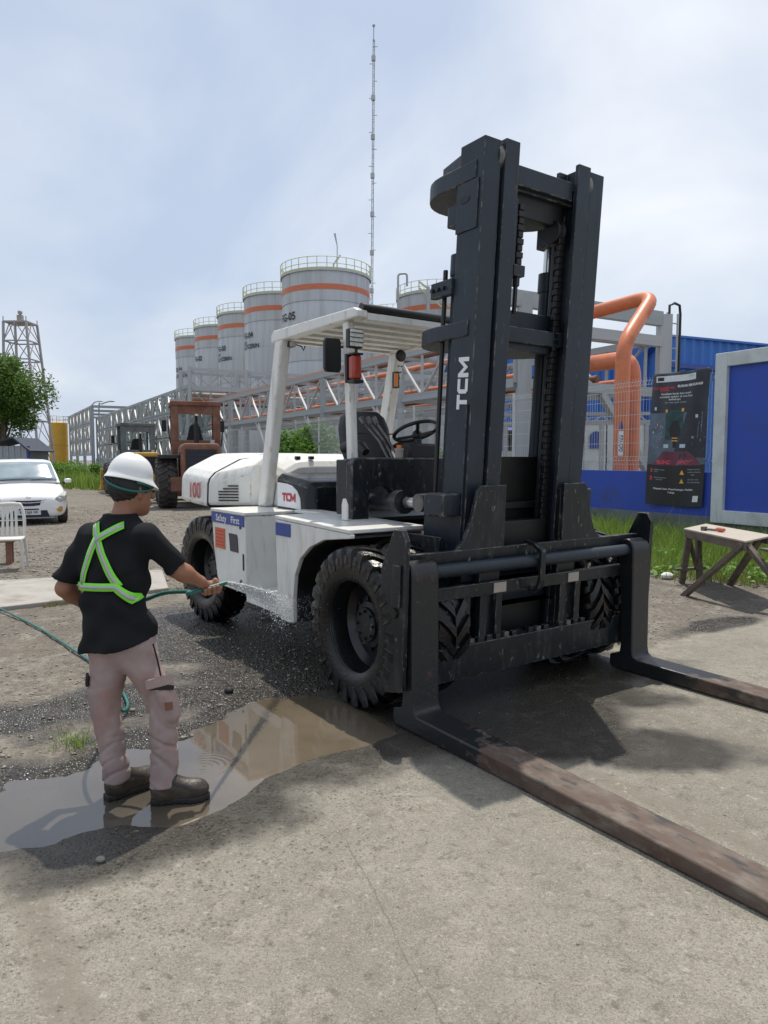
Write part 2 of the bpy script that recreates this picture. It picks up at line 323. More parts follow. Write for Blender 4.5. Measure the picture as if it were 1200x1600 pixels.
def np_mesh(name, V, Fc):
    me = bpy.data.meshes.new(name); V = np.asarray(V, np.float32); Fc = np.asarray(Fc, np.int32); k = Fc.shape[1]
    me.vertices.add(len(V)); me.vertices.foreach_set('co', V.ravel())
    me.loops.add(Fc.size); me.loops.foreach_set('vertex_index', Fc.ravel())
    me.polygons.add(len(Fc)); me.polygons.foreach_set('loop_start', np.arange(len(Fc)) * k)
    me.update(calc_edges=True); me.validate(); return me

# signed-distance modelling (bodies and cloth): fields on a grid -> one closed surface
def nets(fn, lo, hi, h):
    ax = [np.arange(lo[i], hi[i] + h, h, dtype=np.float32) for i in range(3)]
    X, Y, Z = np.meshgrid(*ax, indexing='ij'); v = fn(X, Y, Z).astype(np.float32); ins = v < 0
    n = np.array(v.shape) - 1; acc = np.zeros(tuple(n) + (3,), np.float32); cnt = np.zeros(tuple(n), np.float32)
    def sl(a, dx, dy, dz): return a[dx:dx + n[0], dy:dy + n[1], dz:dz + n[2]]
    cor = [(i, j, k) for i in (0, 1) for j in (0, 1) for k in (0, 1)]
    for c in cor:
        for a_ in range(3):
            if c[a_]: continue
            e = list(c); e[a_] = 1; va = sl(v, *c); vb = sl(v, *e); cr = (va < 0) != (vb < 0)
            t = np.where(cr, va / np.where(cr, va - vb, 1), 0)
            for q in range(3): acc[..., q] += np.where(cr, c[q] + (t if q == a_ else 0), 0)
            cnt += cr
    on = cnt > 0; idx = -np.ones(tuple(n), np.int64); idx[on] = np.arange(on.sum())
    base = np.stack(np.nonzero(on), 1); V = (base + acc[on] / cnt[on][:, None]) * h + np.array(lo)
    Fs = []
    for a_ in range(3):
        b_, c_ = (a_ + 1) % 3, (a_ + 2) % 3
        s0 = [slice(1, -1)] * 3; s0[a_] = slice(0, -1); s1 = list(s0); s1[a_] = slice(1, None)
        i0, i1 = ins[tuple(s0)], ins[tuple(s1)]; pos = np.stack(np.nonzero(i0 != i1), 1)
        flip = i0[i0 != i1]
        for q in range(3):
            if q != a_: pos[:, q] += 1
        def cell(db, dc):
            p = pos.copy(); p[:, b_] += db; p[:, c_] += dc
            return idx[p[:, 0], p[:, 1], p[:, 2]]
        q = np.stack([cell(-1, -1), cell(0, -1), cell(0, 0), cell(-1, 0)], 1)
        q[~flip] = q[~flip][:, ::-1]; Fs.append(q)
    return V, np.concatenate(Fs)
def cone(X, Y, Z, a, b, ra, rb, sq=None):
    a = np.array(a, np.float32); b = np.array(b, np.float32); d = b - a; L2 = float(d @ d)
    px_, py_, pz_ = X - a[0], Y - a[1], Z - a[2]
    t = np.clip((px_ * d[0] + py_ * d[1] + pz_ * d[2]) / L2, 0, 1)
    return np.sqrt((px_ - t * d[0]) ** 2 + (py_ - t * d[1]) ** 2 + (pz_ - t * d[2]) ** 2) - (ra + (rb - ra) * t)
def ell(X, Y, Z, c, r, rz=0.0):
    x, y, z = X - c[0], Y - c[1], Z - c[2]; co, si = math.cos(rz), math.sin(rz); x, y = co * x + si * y, -si * x + co * y
    return (np.sqrt((x / r[0]) ** 2 + (y / r[1]) ** 2 + (z / r[2]) ** 2) - 1) * min(r)
def smin(a, b, k):
    h_ = np.clip(0.5 + 0.5 * (b - a) / k, 0, 1); return b + (a - b) * h_ - k * h_ * (1 - h_)
def sdf_obj(name, fn, lo, hi, h, m, parent, it=2):
    V, Fq = nets(fn, lo, hi, h); me = np_mesh(name, V, Fq); o = link(name, me, m, parent, smooth=180)
    if it:
        sm = o.modifiers.new('smooth', 'SMOOTH'); sm.factor = 0.5; sm.iterations = it
    return o

# foliage
def leaves_mesh(name, pts, size, nrm=None, aspect=0.5, jitter=0.4, up_bias=0.4):
    """one small bent leaf (two quads) at each point"""
    n = len(pts); sz = size * (1 + jitter * (rng.random(n) * 2 - 1))
    d = rng.normal(size=(n, 3)); d[:, 2] *= 0.6; d /= np.linalg.norm(d, axis=1)[:, None]
    q = rng.normal(size=(n, 3)); q[:, 2] += up_bias * 2
    s = np.cross(d, q); s /= np.linalg.norm(s, axis=1)[:, None]; q = np.cross(s, d)
    a = pts; b = pts + d * (sz * .5)[:, None] + s * (sz * aspect * .5)[:, None]; c = pts + d * sz[:, None] - q * (sz * .2)[:, None]
    e = pts + d * (sz * .5)[:, None] - s * (sz * aspect * .5)[:, None]
    V = np.stack([a, b, c, e], 1).reshape(-1, 3); Fq = np.arange(4 * n).reshape(-1, 4)
    return np_mesh(name, V, Fq)
def lobes(center, rad, n, k, spread=0.62, lobe=0.42):
    """points in k random lobes that fill an ellipsoid unevenly"""
    center = np.array(center); rad = np.array(rad); out = []
    cs = rng.normal(size=(k, 3)); cs /= np.linalg.norm(cs, axis=1)[:, None]; cs *= (rng.random(k)[:, None] ** 0.5) * spread
    w = 0.6 + rng.random(k)
    for i in range(k):
        m_ = int(n * w[i] / w.sum()); p = rng.normal(size=(m_, 3)); p /= np.linalg.norm(p, axis=1)[:, None]
        p *= (0.55 + 0.45 * rng.random((m_, 1))) * lobe * (0.7 + 0.6 * rng.random()); out.append(center + (cs[i] + p) * rad)
    return np.concatenate(out), center + cs * rad
def blades_mesh(name, base, h, w, lean=0.5):
    n = len(base); a = rng.random(n) * 2 * math.pi; dx = np.stack([np.cos(a), np.sin(a), 0 * a], 1); b2 = rng.random(n) * 2 * math.pi
    ln = np.stack([np.cos(b2), np.sin(b2), 0 * b2], 1) * (lean * h * rng.random(n))[:, None]; up = np.stack([0 * h, 0 * h, h], 1); wv = dx * w
    p0 = base - wv; p1 = base + wv; p2 = base + up * .55 + ln * .3 + wv * .7; p3 = base + up * .55 + ln * .3 - wv * .7; p4 = base + up * .97 + ln + wv * .1; p5 = base + up * .97 + ln - wv * .1
    V = np.stack([p0, p1, p2, p3, p4, p5], 1).reshape(-1, 3); i = np.arange(n)[:, None] * 6
    return np_mesh(name, V, np.concatenate([i + np.array([[0, 1, 2, 3]]), i + np.array([[3, 2, 4, 5]])]))
# ------------------------------------------------------------------ ground
def vnoise(x, y, s, seed=0):
    """smooth value noise in the plane, 0..1"""
    x = x * s; y = y * s; xi = np.floor(x).astype(np.int64); yi = np.floor(y).astype(np.int64); fx = x - xi; fy = y - yi
    fx = fx * fx * (3 - 2 * fx); fy = fy * fy * (3 - 2 * fy)
    def hsh(a, b):
        q = (a * 374761393 + b * 668265263 + seed * 974711) & 0xFFFFFFFF; q = ((q ^ (q >> 13)) * 1274126177) & 0xFFFFFFFF
        return ((q ^ (q >> 16)) & 0xFFFF) / 65535.0
    return (hsh(xi, yi) * (1 - fx) + hsh(xi + 1, yi) * fx) * (1 - fy) + (hsh(xi, yi + 1) * (1 - fx) + hsh(xi + 1, yi + 1) * fx) * fy
def fbm(x, y, s, oc=4, seed=0): return sum(vnoise(x, y, s * 2 ** i, seed + i) * 0.5 ** i for i in range(oc)) / sum(0.5 ** i for i in range(oc))
def poly_sd(x, y, P):
    """signed distance to polygon, negative inside"""
    d = np.full(x.shape, 1e9); ins = np.zeros(x.shape, bool); n = len(P)
    for i in range(n):
        ax, ay = P[i]; bx, by = P[(i + 1) % n]; ex, ey = bx - ax, by - ay
        t = np.clip(((x - ax) * ex + (y - ay) * ey) / (ex * ex + ey * ey), 0, 1); d = np.minimum(d, np.hypot(x - ax - t * ex, y - ay - t * ey))
        c = ((ay > y) != (by > y)) & (x < (bx - ax) * (y - ay) / (by - ay + 1e-12) + ax); ins ^= c
    return np.where(ins, -d, d)
def sst(a, b, x): t = np.clip((x - a) / (b - a), 0, 1); return t * t * (3 - 2 * t)
EDGE_X = [-400, -8, -3.2, -2.0, -.88, -.62, -.3, 1.0, 2.25, 3.9, 8, 400]
EDGE_Y = [-60, 1.3, 2.6, 2.95, 3.45, 4.45, 5.0, 5.5, 6.0, 7.1, 9.2, 260]
PUD = [(-3.0, 3.3), (-2.4, 3.5), (-1.94, 3.50), (-1.63, 3.62), (-1.42, 3.9), (-1.2, 4.1), (-1.12, 4.5), (-.95, 4.85), (-.6, 4.9), (-.2, 4.7), (.08, 4.4),
       (.17, 4.05), (.0, 3.87), (-.34, 3.62), (-.52, 3.45), (-.66, 3.12), (-.83, 2.97), (-1.1, 2.93), (-1.35, 2.79), (-1.6, 2.75), (-2.1, 2.62), (-2.8, 2.55), (-3.4, 2.8)]
def conc_mask(x, y):
    e = np.interp(x, EDGE_X, EDGE_Y) + (fbm(x, y, 2.2, 3, 5) - .5) * .35
    return sst(-.10, .06, e - y)
def height(x, y):
    d = poly_sd(x, y, PUD) + (fbm(x, y, 3.0, 4, 11) - .5) * .22
    near = sst(30, 12, np.hypot(x, y - 5))
    z = -.030 * sst(.10, -.35, d)
    c = conc_mask(x, y)
    z = z + near * ((fbm(x, y, .8, 3, 21) - .5) * .008 + (1 - c) * ((fbm(x, y, 9, 3, 31) - .5) * .016 + (fbm(x, y, 1.3, 2, 33) - .5) * .018 + .002))
    return z, c, d
def blob(x, y, cx, cy, rx, ry, rot=0.0):
    co, si = math.cos(rot), math.sin(rot); a = (x - cx) * co + (y - cy) * si; b = -(x - cx) * si + (y - cy) * co
    return 1 - np.sqrt((a / rx) ** 2 + (b / ry) ** 2)
def wet_mask(x, y, d):
    n = (fbm(x, y, 2.6, 4, 41) - .5)
    w = sst(.40, .03, d + n * .7)
    f = np.maximum.reduce([blob(x, y, -.7, 5.6, 2.3, 1.15, -.95), blob(x, y, -1.75, 6.6, 1.4, .8, -.9), blob(x, y, .75, 5.0, 1.7, .95, .2), blob(x, y, 1.45, 3.85, .85, .40, -.15), blob(x, y, .85, 4.3, .95, .65, 0), blob(x, y, -.1, 4.1, .7, .6, .4), blob(x, y, 3.2, 6.75, .8, .22, .55), blob(x, y, -1.9, 4.5, .8, .5, 0.5)])
    w = np.maximum(w, sst(-.10, .35, f + n * .9))
    return np.clip(w, 0, 1)
def graded(lo, a, b, hi, step):
    mid = np.arange(a, b, step); out = [mid]
    s_ = step; q = a; l_ = []
    while q > lo: s_ *= 1.16; q -= s_; l_.append(max(q, lo))
    s_ = step; q = b; r_ = []
    while q < hi: s_ *= 1.16; r_.append(q); q += s_
    return np.concatenate([np.array(l_[::-1]), mid, np.array(r_ + [hi])])
gx = graded(-700, -4.2, 3.9, 700, .03); gy = graded(-40, 1.2, 9.0, 1500, .03)
GX, GY = np.meshgrid(gx, gy, indexing='ij'); GZ, GC, GD = height(GX, GY); GW = wet_mask(GX, GY, GD)
nx_, ny_ = GX.shape; ii = np.arange(nx_ * ny_).reshape(nx_, ny_)
gm = np_mesh('ground', np.stack([GX, GY, GZ], -1).reshape(-1, 3), np.stack([ii[:-1, :-1], ii[1:, :-1], ii[1:, 1:], ii[:-1, 1:]], -1).reshape(-1, 4))
GS = sst(1.25, .1, GD + (fbm(GX, GY, 1.7, 3, 55) - .5) * .8)
for nm, arr in (('conc', GC), ('wet', GW), ('splash', GS)):
    at_ = gm.attributes.new(nm, 'FLOAT', 'POINT'); at_.data.foreach_set('value', arr.ravel().astype(np.float32))

m = bpy.data.materials.new('ground'); m.use_nodes = True; t = m.node_tree; L = t.links; B = t.nodes['Principled BSDF']
def N(tp, **k):
    n = t.nodes.new(tp)
    for a, b in k.items():
        if a.startswith('i_'): n.inputs[a[2:].replace('_', ' ')].default_value = b
        else: setattr(n, a, b)
    return n
def ramp(src, p0, p1, c0=(0, 0, 0), c1=(1, 1, 1)):
    r = N('ShaderNodeValToRGB'); r.color_ramp.elements[0].position = p0; r.color_ramp.elements[1].position = p1
    r.color_ramp.elements[0].color = tuple(c0) + (1,); r.color_ramp.elements[1].color = tuple(c1) + (1,); L.new(src, r.inputs[0]); return r.outputs[0]
def mixc(f, a, b, blend='MIX'):
    n = N('ShaderNodeMix', data_type='RGBA', blend_type=blend)
    for s_, v in (('Factor', f), ('A', a), ('B', b)):
        if hasattr(v, 'is_linked'): L.new(v, n.inputs[s_])
        else: n.inputs[s_].default_value = v if isinstance(v, float) else tuple(v) + (1,)
    return n.outputs['Result']
pos = N('ShaderNodeNewGeometry').outputs['Position']
def noise(sc, det=5, ro=.6, dist=0.0):
    n = N('ShaderNodeTexNoise', i_Scale=sc, i_Detail=float(det), i_Roughness=ro, i_Distortion=dist); L.new(pos, n.inputs['Vector']); return n.outputs['Fac']
def voro(sc, feat='F1', rnd=1.0):
    n = N('ShaderNodeTexVoronoi', feature=feat, i_Scale=sc, i_Randomness=rnd); L.new(pos, n.inputs['Vector']); return n
ac = N('ShaderNodeAttribute', attribute_name='conc').outputs['Fac']; aw = N('ShaderNodeAttribute', attribute_name='wet').outputs['Fac']
# concrete: warm beige-grey, blotches, pits and embedded grit
c1 = ramp(noise(1.1, 6, .65), .32, .70, (0.255, 0.236, 0.200), (0.355, 0.332, 0.286))
c1 = mixc(ramp(noise(9, 6, .7), .44, .64), c1, (0.285, 0.260, 0.214))
spk = (ramp(noise(70, 6, .8), .50, .60), ramp(noise(150, 4, .8), .53, .62), ramp(noise(115, 4, .8, .5), .56, .63))
c1 = mixc(ramp(noise(34, 4, .7, .6), .58, .70), c1, (0.39, 0.367, 0.32))
c1 = mixc(ramp(noise(.8, 7, .68), .44, .66), c1, (0.205, 0.186, 0.152))
c1 = mixc(ramp(noise(2.6, 8, .75, .8), .50, .68), c1, (0.385, 0.358, 0.302))
c1 = mixc(ramp(noise(5.0, 8, .8, .5), .54, .66), c1, (0.185, 0.166, 0.134))
asp = N('ShaderNodeAttribute', attribute_name='splash').outputs['Fac']
vp = voro(42.0); pit = ramp(vp.outputs['Distance'], .10, .34, (1, 1, 1), (0, 0, 0)); sl0 = N('ShaderNodeMath', operation='MULTIPLY_ADD'); L.new(asp, sl0.inputs[0]); sl0.inputs[1].default_value = .17; L.new(noise(7.5, 6, .75), sl0.inputs[2]); sel = ramp(sl0.outputs[0], .56, .68)
pm = N('ShaderNodeMath', operation='MULTIPLY'); L.new(pit, pm.inputs[0]); L.new(sel, pm.inputs[1])
c1 = mixc(pm.outputs[0], c1, (0.115, 0.10, 0.082))
vg = voro(95.0); grit = ramp(vg.outputs['Distance'], .14, .26, (1, 1, 1), (0, 0, 0)); gs = N('ShaderNodeMath', operation='MULTIPLY'); L.new(grit, gs.inputs[0]); L.new(ramp(noise(3.3, 3), .40, .62), gs.inputs[1])
c1 = mixc(gs.outputs[0], c1, (0.15, 0.135, 0.112))
c1 = mixc(spk[0], c1, (0.205, 0.190, 0.160)); c1 = mixc(spk[1], c1, (0.40, 0.380, 0.335)); c1 = mixc(spk[2], c1, (0.130, 0.118, 0.098))
stn = N('ShaderNodeMath', operation='MULTIPLY'); L.new(ramp(noise(.75, 6, .62, 1.2), .56, .70), stn.inputs[0]); stn.inputs[1].default_value = .55
c1 = mixc(stn.outputs[0], c1, (0.135, 0.120, 0.097))
# long shrinkage cracks in the slab
sep_ = N('ShaderNodeSeparateXYZ'); L.new(pos, sep_.inputs[0])
wn_ = noise(2.2, 5, .7)
def crack(ax, ay, bx, by, wd, col):
    global c1
    dx, dy = bx - ax, by - ay; ln = math.hypot(dx, dy); nx2, ny2 = -dy / ln, dx / ln
    a_ = N('ShaderNodeVectorMath', operation='DOT_PRODUCT'); L.new(pos, a_.inputs[0]); a_.inputs[1].default_value = (nx2, ny2, 0)
    s1 = N('ShaderNodeMath', operation='MULTIPLY_ADD'); L.new(wn_, s1.inputs[0]); s1.inputs[1].default_value = .10; s1.inputs[2].default_value = -(ax * nx2 + ay * ny2) - .05
    s2 = N('ShaderNodeMath', operation='ADD'); L.new(a_.outputs['Value'], s2.inputs[0]); L.new(s1.outputs[0], s2.inputs[1])
    s3 = N('ShaderNodeMath', operation='ABSOLUTE'); L.new(s2.outputs[0], s3.inputs[0])
    k = ramp(s3.outputs[0], wd * .3, wd, (1, 1, 1), (0, 0, 0))
    q = N('ShaderNodeVectorMath', operation='DOT_PRODUCT'); L.new(pos, q.inputs[0]); q.inputs[1].default_value = (dx / ln, dy / ln, 0)
    m1 = N('ShaderNodeMath', operation='GREATER_THAN'); L.new(q.outputs['Value'], m1.inputs[0]); m1.inputs[1].default_value = (ax * dx + ay * dy) / ln
    m2 = N('ShaderNodeMath', operation='LESS_THAN'); L.new(q.outputs['Value'], m2.inputs[0]); m2.inputs[1].default_value = (bx * dx + by * dy) / ln
    mm_ = N('ShaderNodeMath', operation='MULTIPLY'); L.new(m1.outputs[0], mm_.inputs[0]); L.new(m2.outputs[0], mm_.inputs[1])
    mk = N('ShaderNodeMath', operation='MULTIPLY'); L.new(mm_.outputs[0], mk.inputs[0]); L.new(k, mk.inputs[1])
    mf = N('ShaderNodeMath', operation='MULTIPLY'); L.new(mk.outputs[0], mf.inputs[0]); L.new(ramp(noise(16, 3), .3, .5, (.35, .35, .35)), mf.inputs[1])
    c1 = mixc(mf.outputs[0], c1, col); return mf.outputs[0]
k1 = crack(-.22, 3.05, .40, 1.2, .0040, (0.195, 0.178, 0.15))
for tr_ in (-.95, -.62, 1.55, 1.9): crack(-1.6 + tr_ * .82, 4.0 + tr_ * .57, .9 + tr_ * .82, .45 + tr_ * .57, .10, (0.235, 0.213, 0.175))
# gravel yard: packed grey-brown stones in dust
vs1 = voro(26.0); vs2 = voro(62.0)
gcol = ramp(vs1.outputs['Color'], .1, .9, (0.085, 0.076, 0.064), (0.29, 0.265, 0.225))
g2 = ramp(vs2.outputs['Color'], .1, .9, (0.10, 0.088, 0.072), (0.255, 0.225, 0.185))
g1 = mixc(ramp(noise(6, 4), .42, .58), gcol, g2)
g1 = mixc(ramp(noise(1.4, 5, .65), .48, .70), g1, (0.195, 0.162, 0.122))
g1 = mixc(ramp(noise(.35, 7, .7), .42, .64), g1, (0.135, 0.118, 0.096))
g1 = mixc(ramp(noise(3.2, 8, .8, .6), .50, .66), g1, (0.27, 0.245, 0.205))
g1 = mixc(ramp(noise(11, 6, .8), .54, .66), g1, (0.085, 0.075, 0.062))
c1 = mixc(1.0, c1, (0.90, 0.895, 0.875), 'MULTIPLY')
c1 = mixc(ramp(noise(15, 7, .8, .4), .54, .64), c1, (0.155, 0.140, 0.113))
c1 = mixc(ramp(noise(21, 7, .8, .3), .57, .66), c1, (0.375, 0.352, 0.302))
base = mixc(ac, g1, c1)
# wetness: darker and glossy, darkened further to deepen the forklift's shadow
wl = N('ShaderNodeMath', operation='MULTIPLY_ADD'); L.new(noise(7, 5, .7), wl.inputs[0]); wl.inputs[1].default_value = .9; wl.inputs[2].default_value = -.45
wa = N('ShaderNodeMath', operation='ADD', use_clamp=True); L.new(aw, wa.inputs[0]); L.new(wl.outputs[0], wa.inputs[1])
wm = N('ShaderNodeMath', operation='MULTIPLY', use_clamp=True); L.new(wa.outputs[0], wm.inputs[0]); L.new(ramp(aw, .02, .35), wm.inputs[1])
wetf = wm.outputs[0]
dark = mixc(1.0, base, (0.20, 0.19, 0.18), 'MULTIPLY')
base = mixc(wetf, base, dark); L.new(base, B.inputs['Base Color'])
rr = N('ShaderNodeMapRange'); L.new(wetf, rr.inputs['Value']); rr.inputs['To Min'].default_value = .92; rr.inputs['To Max'].default_value = .28; L.new(rr.outputs[0], B.inputs['Roughness'])
B.inputs['Specular IOR Level'].default_value = .4
hg = N('ShaderNodeMath', operation='MULTIPLY_ADD'); L.new(vs1.outputs['Distance'], hg.inputs[0]); hg.inputs[1].default_value = -1.0; L.new(vs2.outputs['Distance'], hg.inputs[2])
hc = N('ShaderNodeMath', operation='MULTIPLY_ADD'); L.new(pm.outputs[0], hc.inputs[0]); hc.inputs[1].default_value = -.5; L.new(noise(55, 4, .7), hc.inputs[2])
hk = N('ShaderNodeMath', operation='MULTIPLY_ADD'); L.new(k1, hk.inputs[0]); hk.inputs[1].default_value = -.25; L.new(hc.outputs[0], hk.inputs[2])
hm = N('ShaderNodeMix', data_type='FLOAT'); L.new(ac, hm.inputs['Factor']); L.new(hg.outputs[0], hm.inputs['A']); L.new(hk.outputs[0], hm.inputs['B'])
bu = N('ShaderNodeBump', i_Strength=.9, i_Distance=.014); L.new(hm.outputs['Result'], bu.inputs['Height']); L.new(bu.outputs[0], B.inputs['Normal'])
M['ground'] = m
ground = struct(link('ground', gm, m, smooth=180))

# muddy puddle water
m = bpy.data.materials.new('puddle_water'); m.use_nodes = True; t = m.node_tree; L = t.links; B = t.nodes['Principled BSDF']
pos = N('ShaderNodeNewGeometry').outputs['Position']
sx_ = N('ShaderNodeSeparateXYZ'); L.new(pos, sx_.inputs[0])
wv0 = N('ShaderNodeMath', operation='MULTIPLY_ADD'); L.new(noise(2.2, 4), wv0.inputs[0]); wv0.inputs[1].default_value = .5; L.new(sx_.outputs[0], wv0.inputs[2])
thin = ramp(wv0.outputs[0], 0.0, 1.0)                       # left side painted darker for the sky's reflection, browner film over the slab
mr0 = N('ShaderNodeMapRange', clamp=True); L.new(wv0.outputs[0], mr0.inputs['Value']); mr0.inputs['From Min'].default_value = -.95; mr0.inputs['From Max'].default_value = -.45
L.new(mixc(mr0.outputs[0], ramp(noise(1.6, 4), .35, .7, (0.070, 0.062, 0.052), (0.095, 0.082, 0.066)), ramp(noise(1.6, 4), .35, .7, (0.105, 0.083, 0.058), (0.150, 0.120, 0.085))), B.inputs['Base Color'])
B.inputs['Roughness'].default_value = .03; B.inputs['IOR'].default_value = 1.5; B.inputs['Specular IOR Level'].default_value = 1.0
vd = N('ShaderNodeVectorMath', operation='DISTANCE'); L.new(pos, vd.inputs[0]); vd.inputs[1].default_value = (-.95, 3.62, 0)
wv = N('ShaderNodeMath', operation='MULTIPLY'); L.new(vd.outputs['Value'], wv.inputs[0]); wv.inputs[1].default_value = 190.
sn = N('ShaderNodeMath', operation='SINE'); L.new(wv.outputs[0], sn.inputs[0])
fall = ramp(vd.outputs['Value'], .02, .20, (1, 1, 1), (0, 0, 0)); sm_ = N('ShaderNodeMath', operation='MULTIPLY'); L.new(sn.outputs[0], sm_.inputs[0]); L.new(fall, sm_.inputs[1])
ad = N('ShaderNodeMath', operation='MULTIPLY_ADD'); L.new(noise(9, 3), ad.inputs[0]); ad.inputs[1].default_value = .35; L.new(sm_.outputs[0], ad.inputs[2])
bu = N('ShaderNodeBump', i_Strength=.035, i_Distance=.01); L.new(ad.outputs[0], bu.inputs['Height']); L.new(bu.outputs[0], B.inputs['Normal'])
M['water'] = m
wp = MB(); wp.add([(-4.0, 2.2, -.0105), (.4, 2.2, -.0105), (.4, 5.2, -.0105), (-4.0, 5.2, -.0105)], [(0, 1, 2, 3)])
struct(wp.build('puddle', m))

# stones lying loose on the yard and grit on the slab (uncountable)
def stones(name, xs, ys, size):
    n = len(xs); z, _, _ = height(xs, ys); V = []; 
    base_ = np.array([(1, 0, 0), (-1, 0, 0), (0, 1, 0), (0, -1, 0), (0, 0, 1), (0, 0, -1)], float)
    f_ = np.array([(4, 0, 2), (4, 2, 1), (4, 1, 3), (4, 3, 0), (5, 2, 0), (5, 1, 2), (5, 3, 1), (5, 0, 3)])
    a = rng.random(n) * 6.28; r = size[:, None] * (.6 + .8 * rng.random((n, 3))); r[:, 2] *= .6
    P = base_[None] * r[:, None, :] * (1 + .35 * rng.normal(size=(n, 6, 1)) * .6)
    co, si = np.cos(a)[:, None], np.sin(a)[:, None]; x = P[..., 0] * co - P[..., 1] * si; y = P[..., 0] * si + P[..., 1] * co
    V = np.stack([x + xs[:, None], y + ys[:, None], P[..., 2] + (z + size * .25)[:, None]], -1).reshape(-1, 3)
    return np_mesh(name, V, (f_[None] + (np.arange(n) * 6)[:, None, None]).reshape(-1, 3))
def scatter(n, x0, x1, y0, y1, test):
    xs = x0 + (x1 - x0) * rng.random(n); ys = y0 + (y1 - y0) * rng.random(n); k = test(xs, ys); return xs[k], ys[k]
xs, ys = scatter(26000, -6.5, 4.5, 2.6, 13, lambda x, y: (conc_mask(x, y) < .5) & (height(x, y)[0] > -.012) & (np.abs(x) < .62 * y) & (rng.random(len(x)) < np.clip(fbm(x, y, .9, 3, 77) * 2.2 - .5, .08, 1)))
x2, y2 = scatter(26000, -14, 1.0, 9.0, 24, lambda x, y: (np.abs(x) < .62 * y) & (x < 3.0 - .35 * y) & (rng.random(len(x)) < np.clip(fbm(x, y, .5, 3, 78) * 2.4 - .6, .05, 1)))
sz_ = np.concatenate([.004 + .013 * rng.random(len(xs)) ** 3, .008 + .022 * rng.random(len(x2)) ** 3]); xs = np.concatenate([xs, x2]); ys = np.concatenate([ys, y2])
o_ = link('loose_gravel', stones('loose_gravel', xs, ys, sz_), 'stone'); struct(o_, 'stuff'); tag(o_, 'loose grey-brown gravel scattered over the yard', 'gravel')
xs, ys = scatter(3000, -2.2, 3.5, 1.3, 5.5, lambda x, y: (conc_mask(x, y) > .6) & (height(x, y)[0] > -.008))
o_ = link('slab_grit', stones('slab_grit', xs, ys, .0018 + .004 * rng.random(len(xs)) ** 3), 'stone'); struct(o_, 'stuff'); tag(o_, 'fine dark grit strewn on the concrete slab', 'grit')
# concrete apron strip by the chair
sl = MB(); sl.prism([(-7.5, 6.6), (-4.55, 7.05), (-2.62, 8.55), (-3.15, 10.0), (-4.3, 9.35), (-7.5, 8.2)], 'z', -.08, .045)
struct(sl.build('concrete_strip', 'concrete_part', bevel=.012))
# ------------------------------------------------------------------ forklift (local: x forwards, y to its left, z up; origin on the ground under the front axle)
FH = R(-55); FO = gp(545, 1103); fy = Vector((-math.sin(FH), math.cos(FH), 0)); YC = 1.18
fk = empty('forklift', FO + fy * YC, FH, 'white and charcoal forklift truck with a tall dark mast and long rusty forks', 'forklift')
def F(f=None): return MB((0, -YC, 0), f)
def both(fn):
    """build a near-side part and its mirror on the far side"""
    for s in (0, 1): fn((lambda p: p) if s == 0 else (lambda p: Vector((p[0], 2 * YC - p[1], p[2]))))
# wheels ------------------------------------------------
def tyre_mesh(rad=.525, w=.275, lugs=25):
    b = MB(); h = w / 2; r = rad - .032
    prof = [(.30, -h * .80), (.33, -h * .93), (r - .10, -h), (r - .03, -h * .95), (r, -h * .78), (r + .006, 0), (r, h * .78), (r - .03, h * .95), (r - .10, h), (.33, h * .93), (.30, h * .80)]
    b.lathe(prof, axis='y', n=72)
    for k in range(lugs):
        for sg in (-1, 1):
            a0 = 2 * math.pi * (k + (.5 if sg > 0 else 0)) / lugs; rings = []
            for q, (yy, rt, rb, da, hw) in enumerate([(-.012, rad, r - .02, 0, .076), (.35, rad, r - .02, .11, .078), (.75, rad - .002, r - .03, .22, .080), (.95, rad - .014, r - .05, .26, .080), (1.025, rad - .05, r - .10, .26, .074), (1.005, rad - .09, rad - .14, .255, .06)]):
                y = sg * yy * h; a = a0 + da
                rings.append([Vector((math.cos(a + e * hw) * rr_, y, math.sin(a + e * hw) * rr_)) for e, rr_ in ((-1, rb), (-.8, rt), (.8, rt), (1, rb))])
            b.loft(rings)
    return b.mesh('tyre')
TY = tyre_mesh(); TY.materials.append(M['rubber_wet'])
TY.polygons.foreach_set('use_smooth', [True] * len(TY.polygons)); TY.set_sharp_from_angle(angle=R(35))
def rim_mesh(deep):
    b = MB(); h = .115    # outer face towards -y
    b.lathe([(.335, h), (.315, h), (.30, .0), (.30, -h + .02), (.318, -h), (.335, -h - .005), (.33, -h + .005), (.305, -h + .012), (.29, -h + .05), (.285, -h + deep * .75), (.25, -h + deep), (.05, -h + deep + .01), (.001, -h + deep + .01)], axis='y', n=56)
    return b.mesh('rim')
def hub_mesh(deep):
    b = MB(); h = .115; y0 = -h + deep
    b.lathe([(.19, y0 + .004), (.19, y0 - .03), (.175, y0 - .035), (.16, y0 - .035), (.15, y0 - .06), (.115, y0 - .066), (.11, y0 - .085), (.001, y0 - .088)], axis='y', n=40)
    for k in range(10):
        a = 2 * math.pi * k / 10; b.cyl((.168 * math.cos(a), y0 - .03, .168 * math.sin(a)), (.168 * math.cos(a), y0 - .058, .168 * math.sin(a)), .012, 6)
    for k in range(8):
        a = 2 * math.pi * (k + .3) / 8; b.cyl((.09 * math.cos(a), y0 - .08, .09 * math.sin(a)), (.09 * math.cos(a), y0 - .100, .09 * math.sin(a)), .010, 6)
    return b.mesh('hub')
RM = rim_mesh(.19); HM = hub_mesh(.19)
for q_ in (RM, HM): q_.polygons.foreach_set('use_smooth', [True] * len(q_.polygons)); q_.set_sharp_from_angle(angle=R(30))
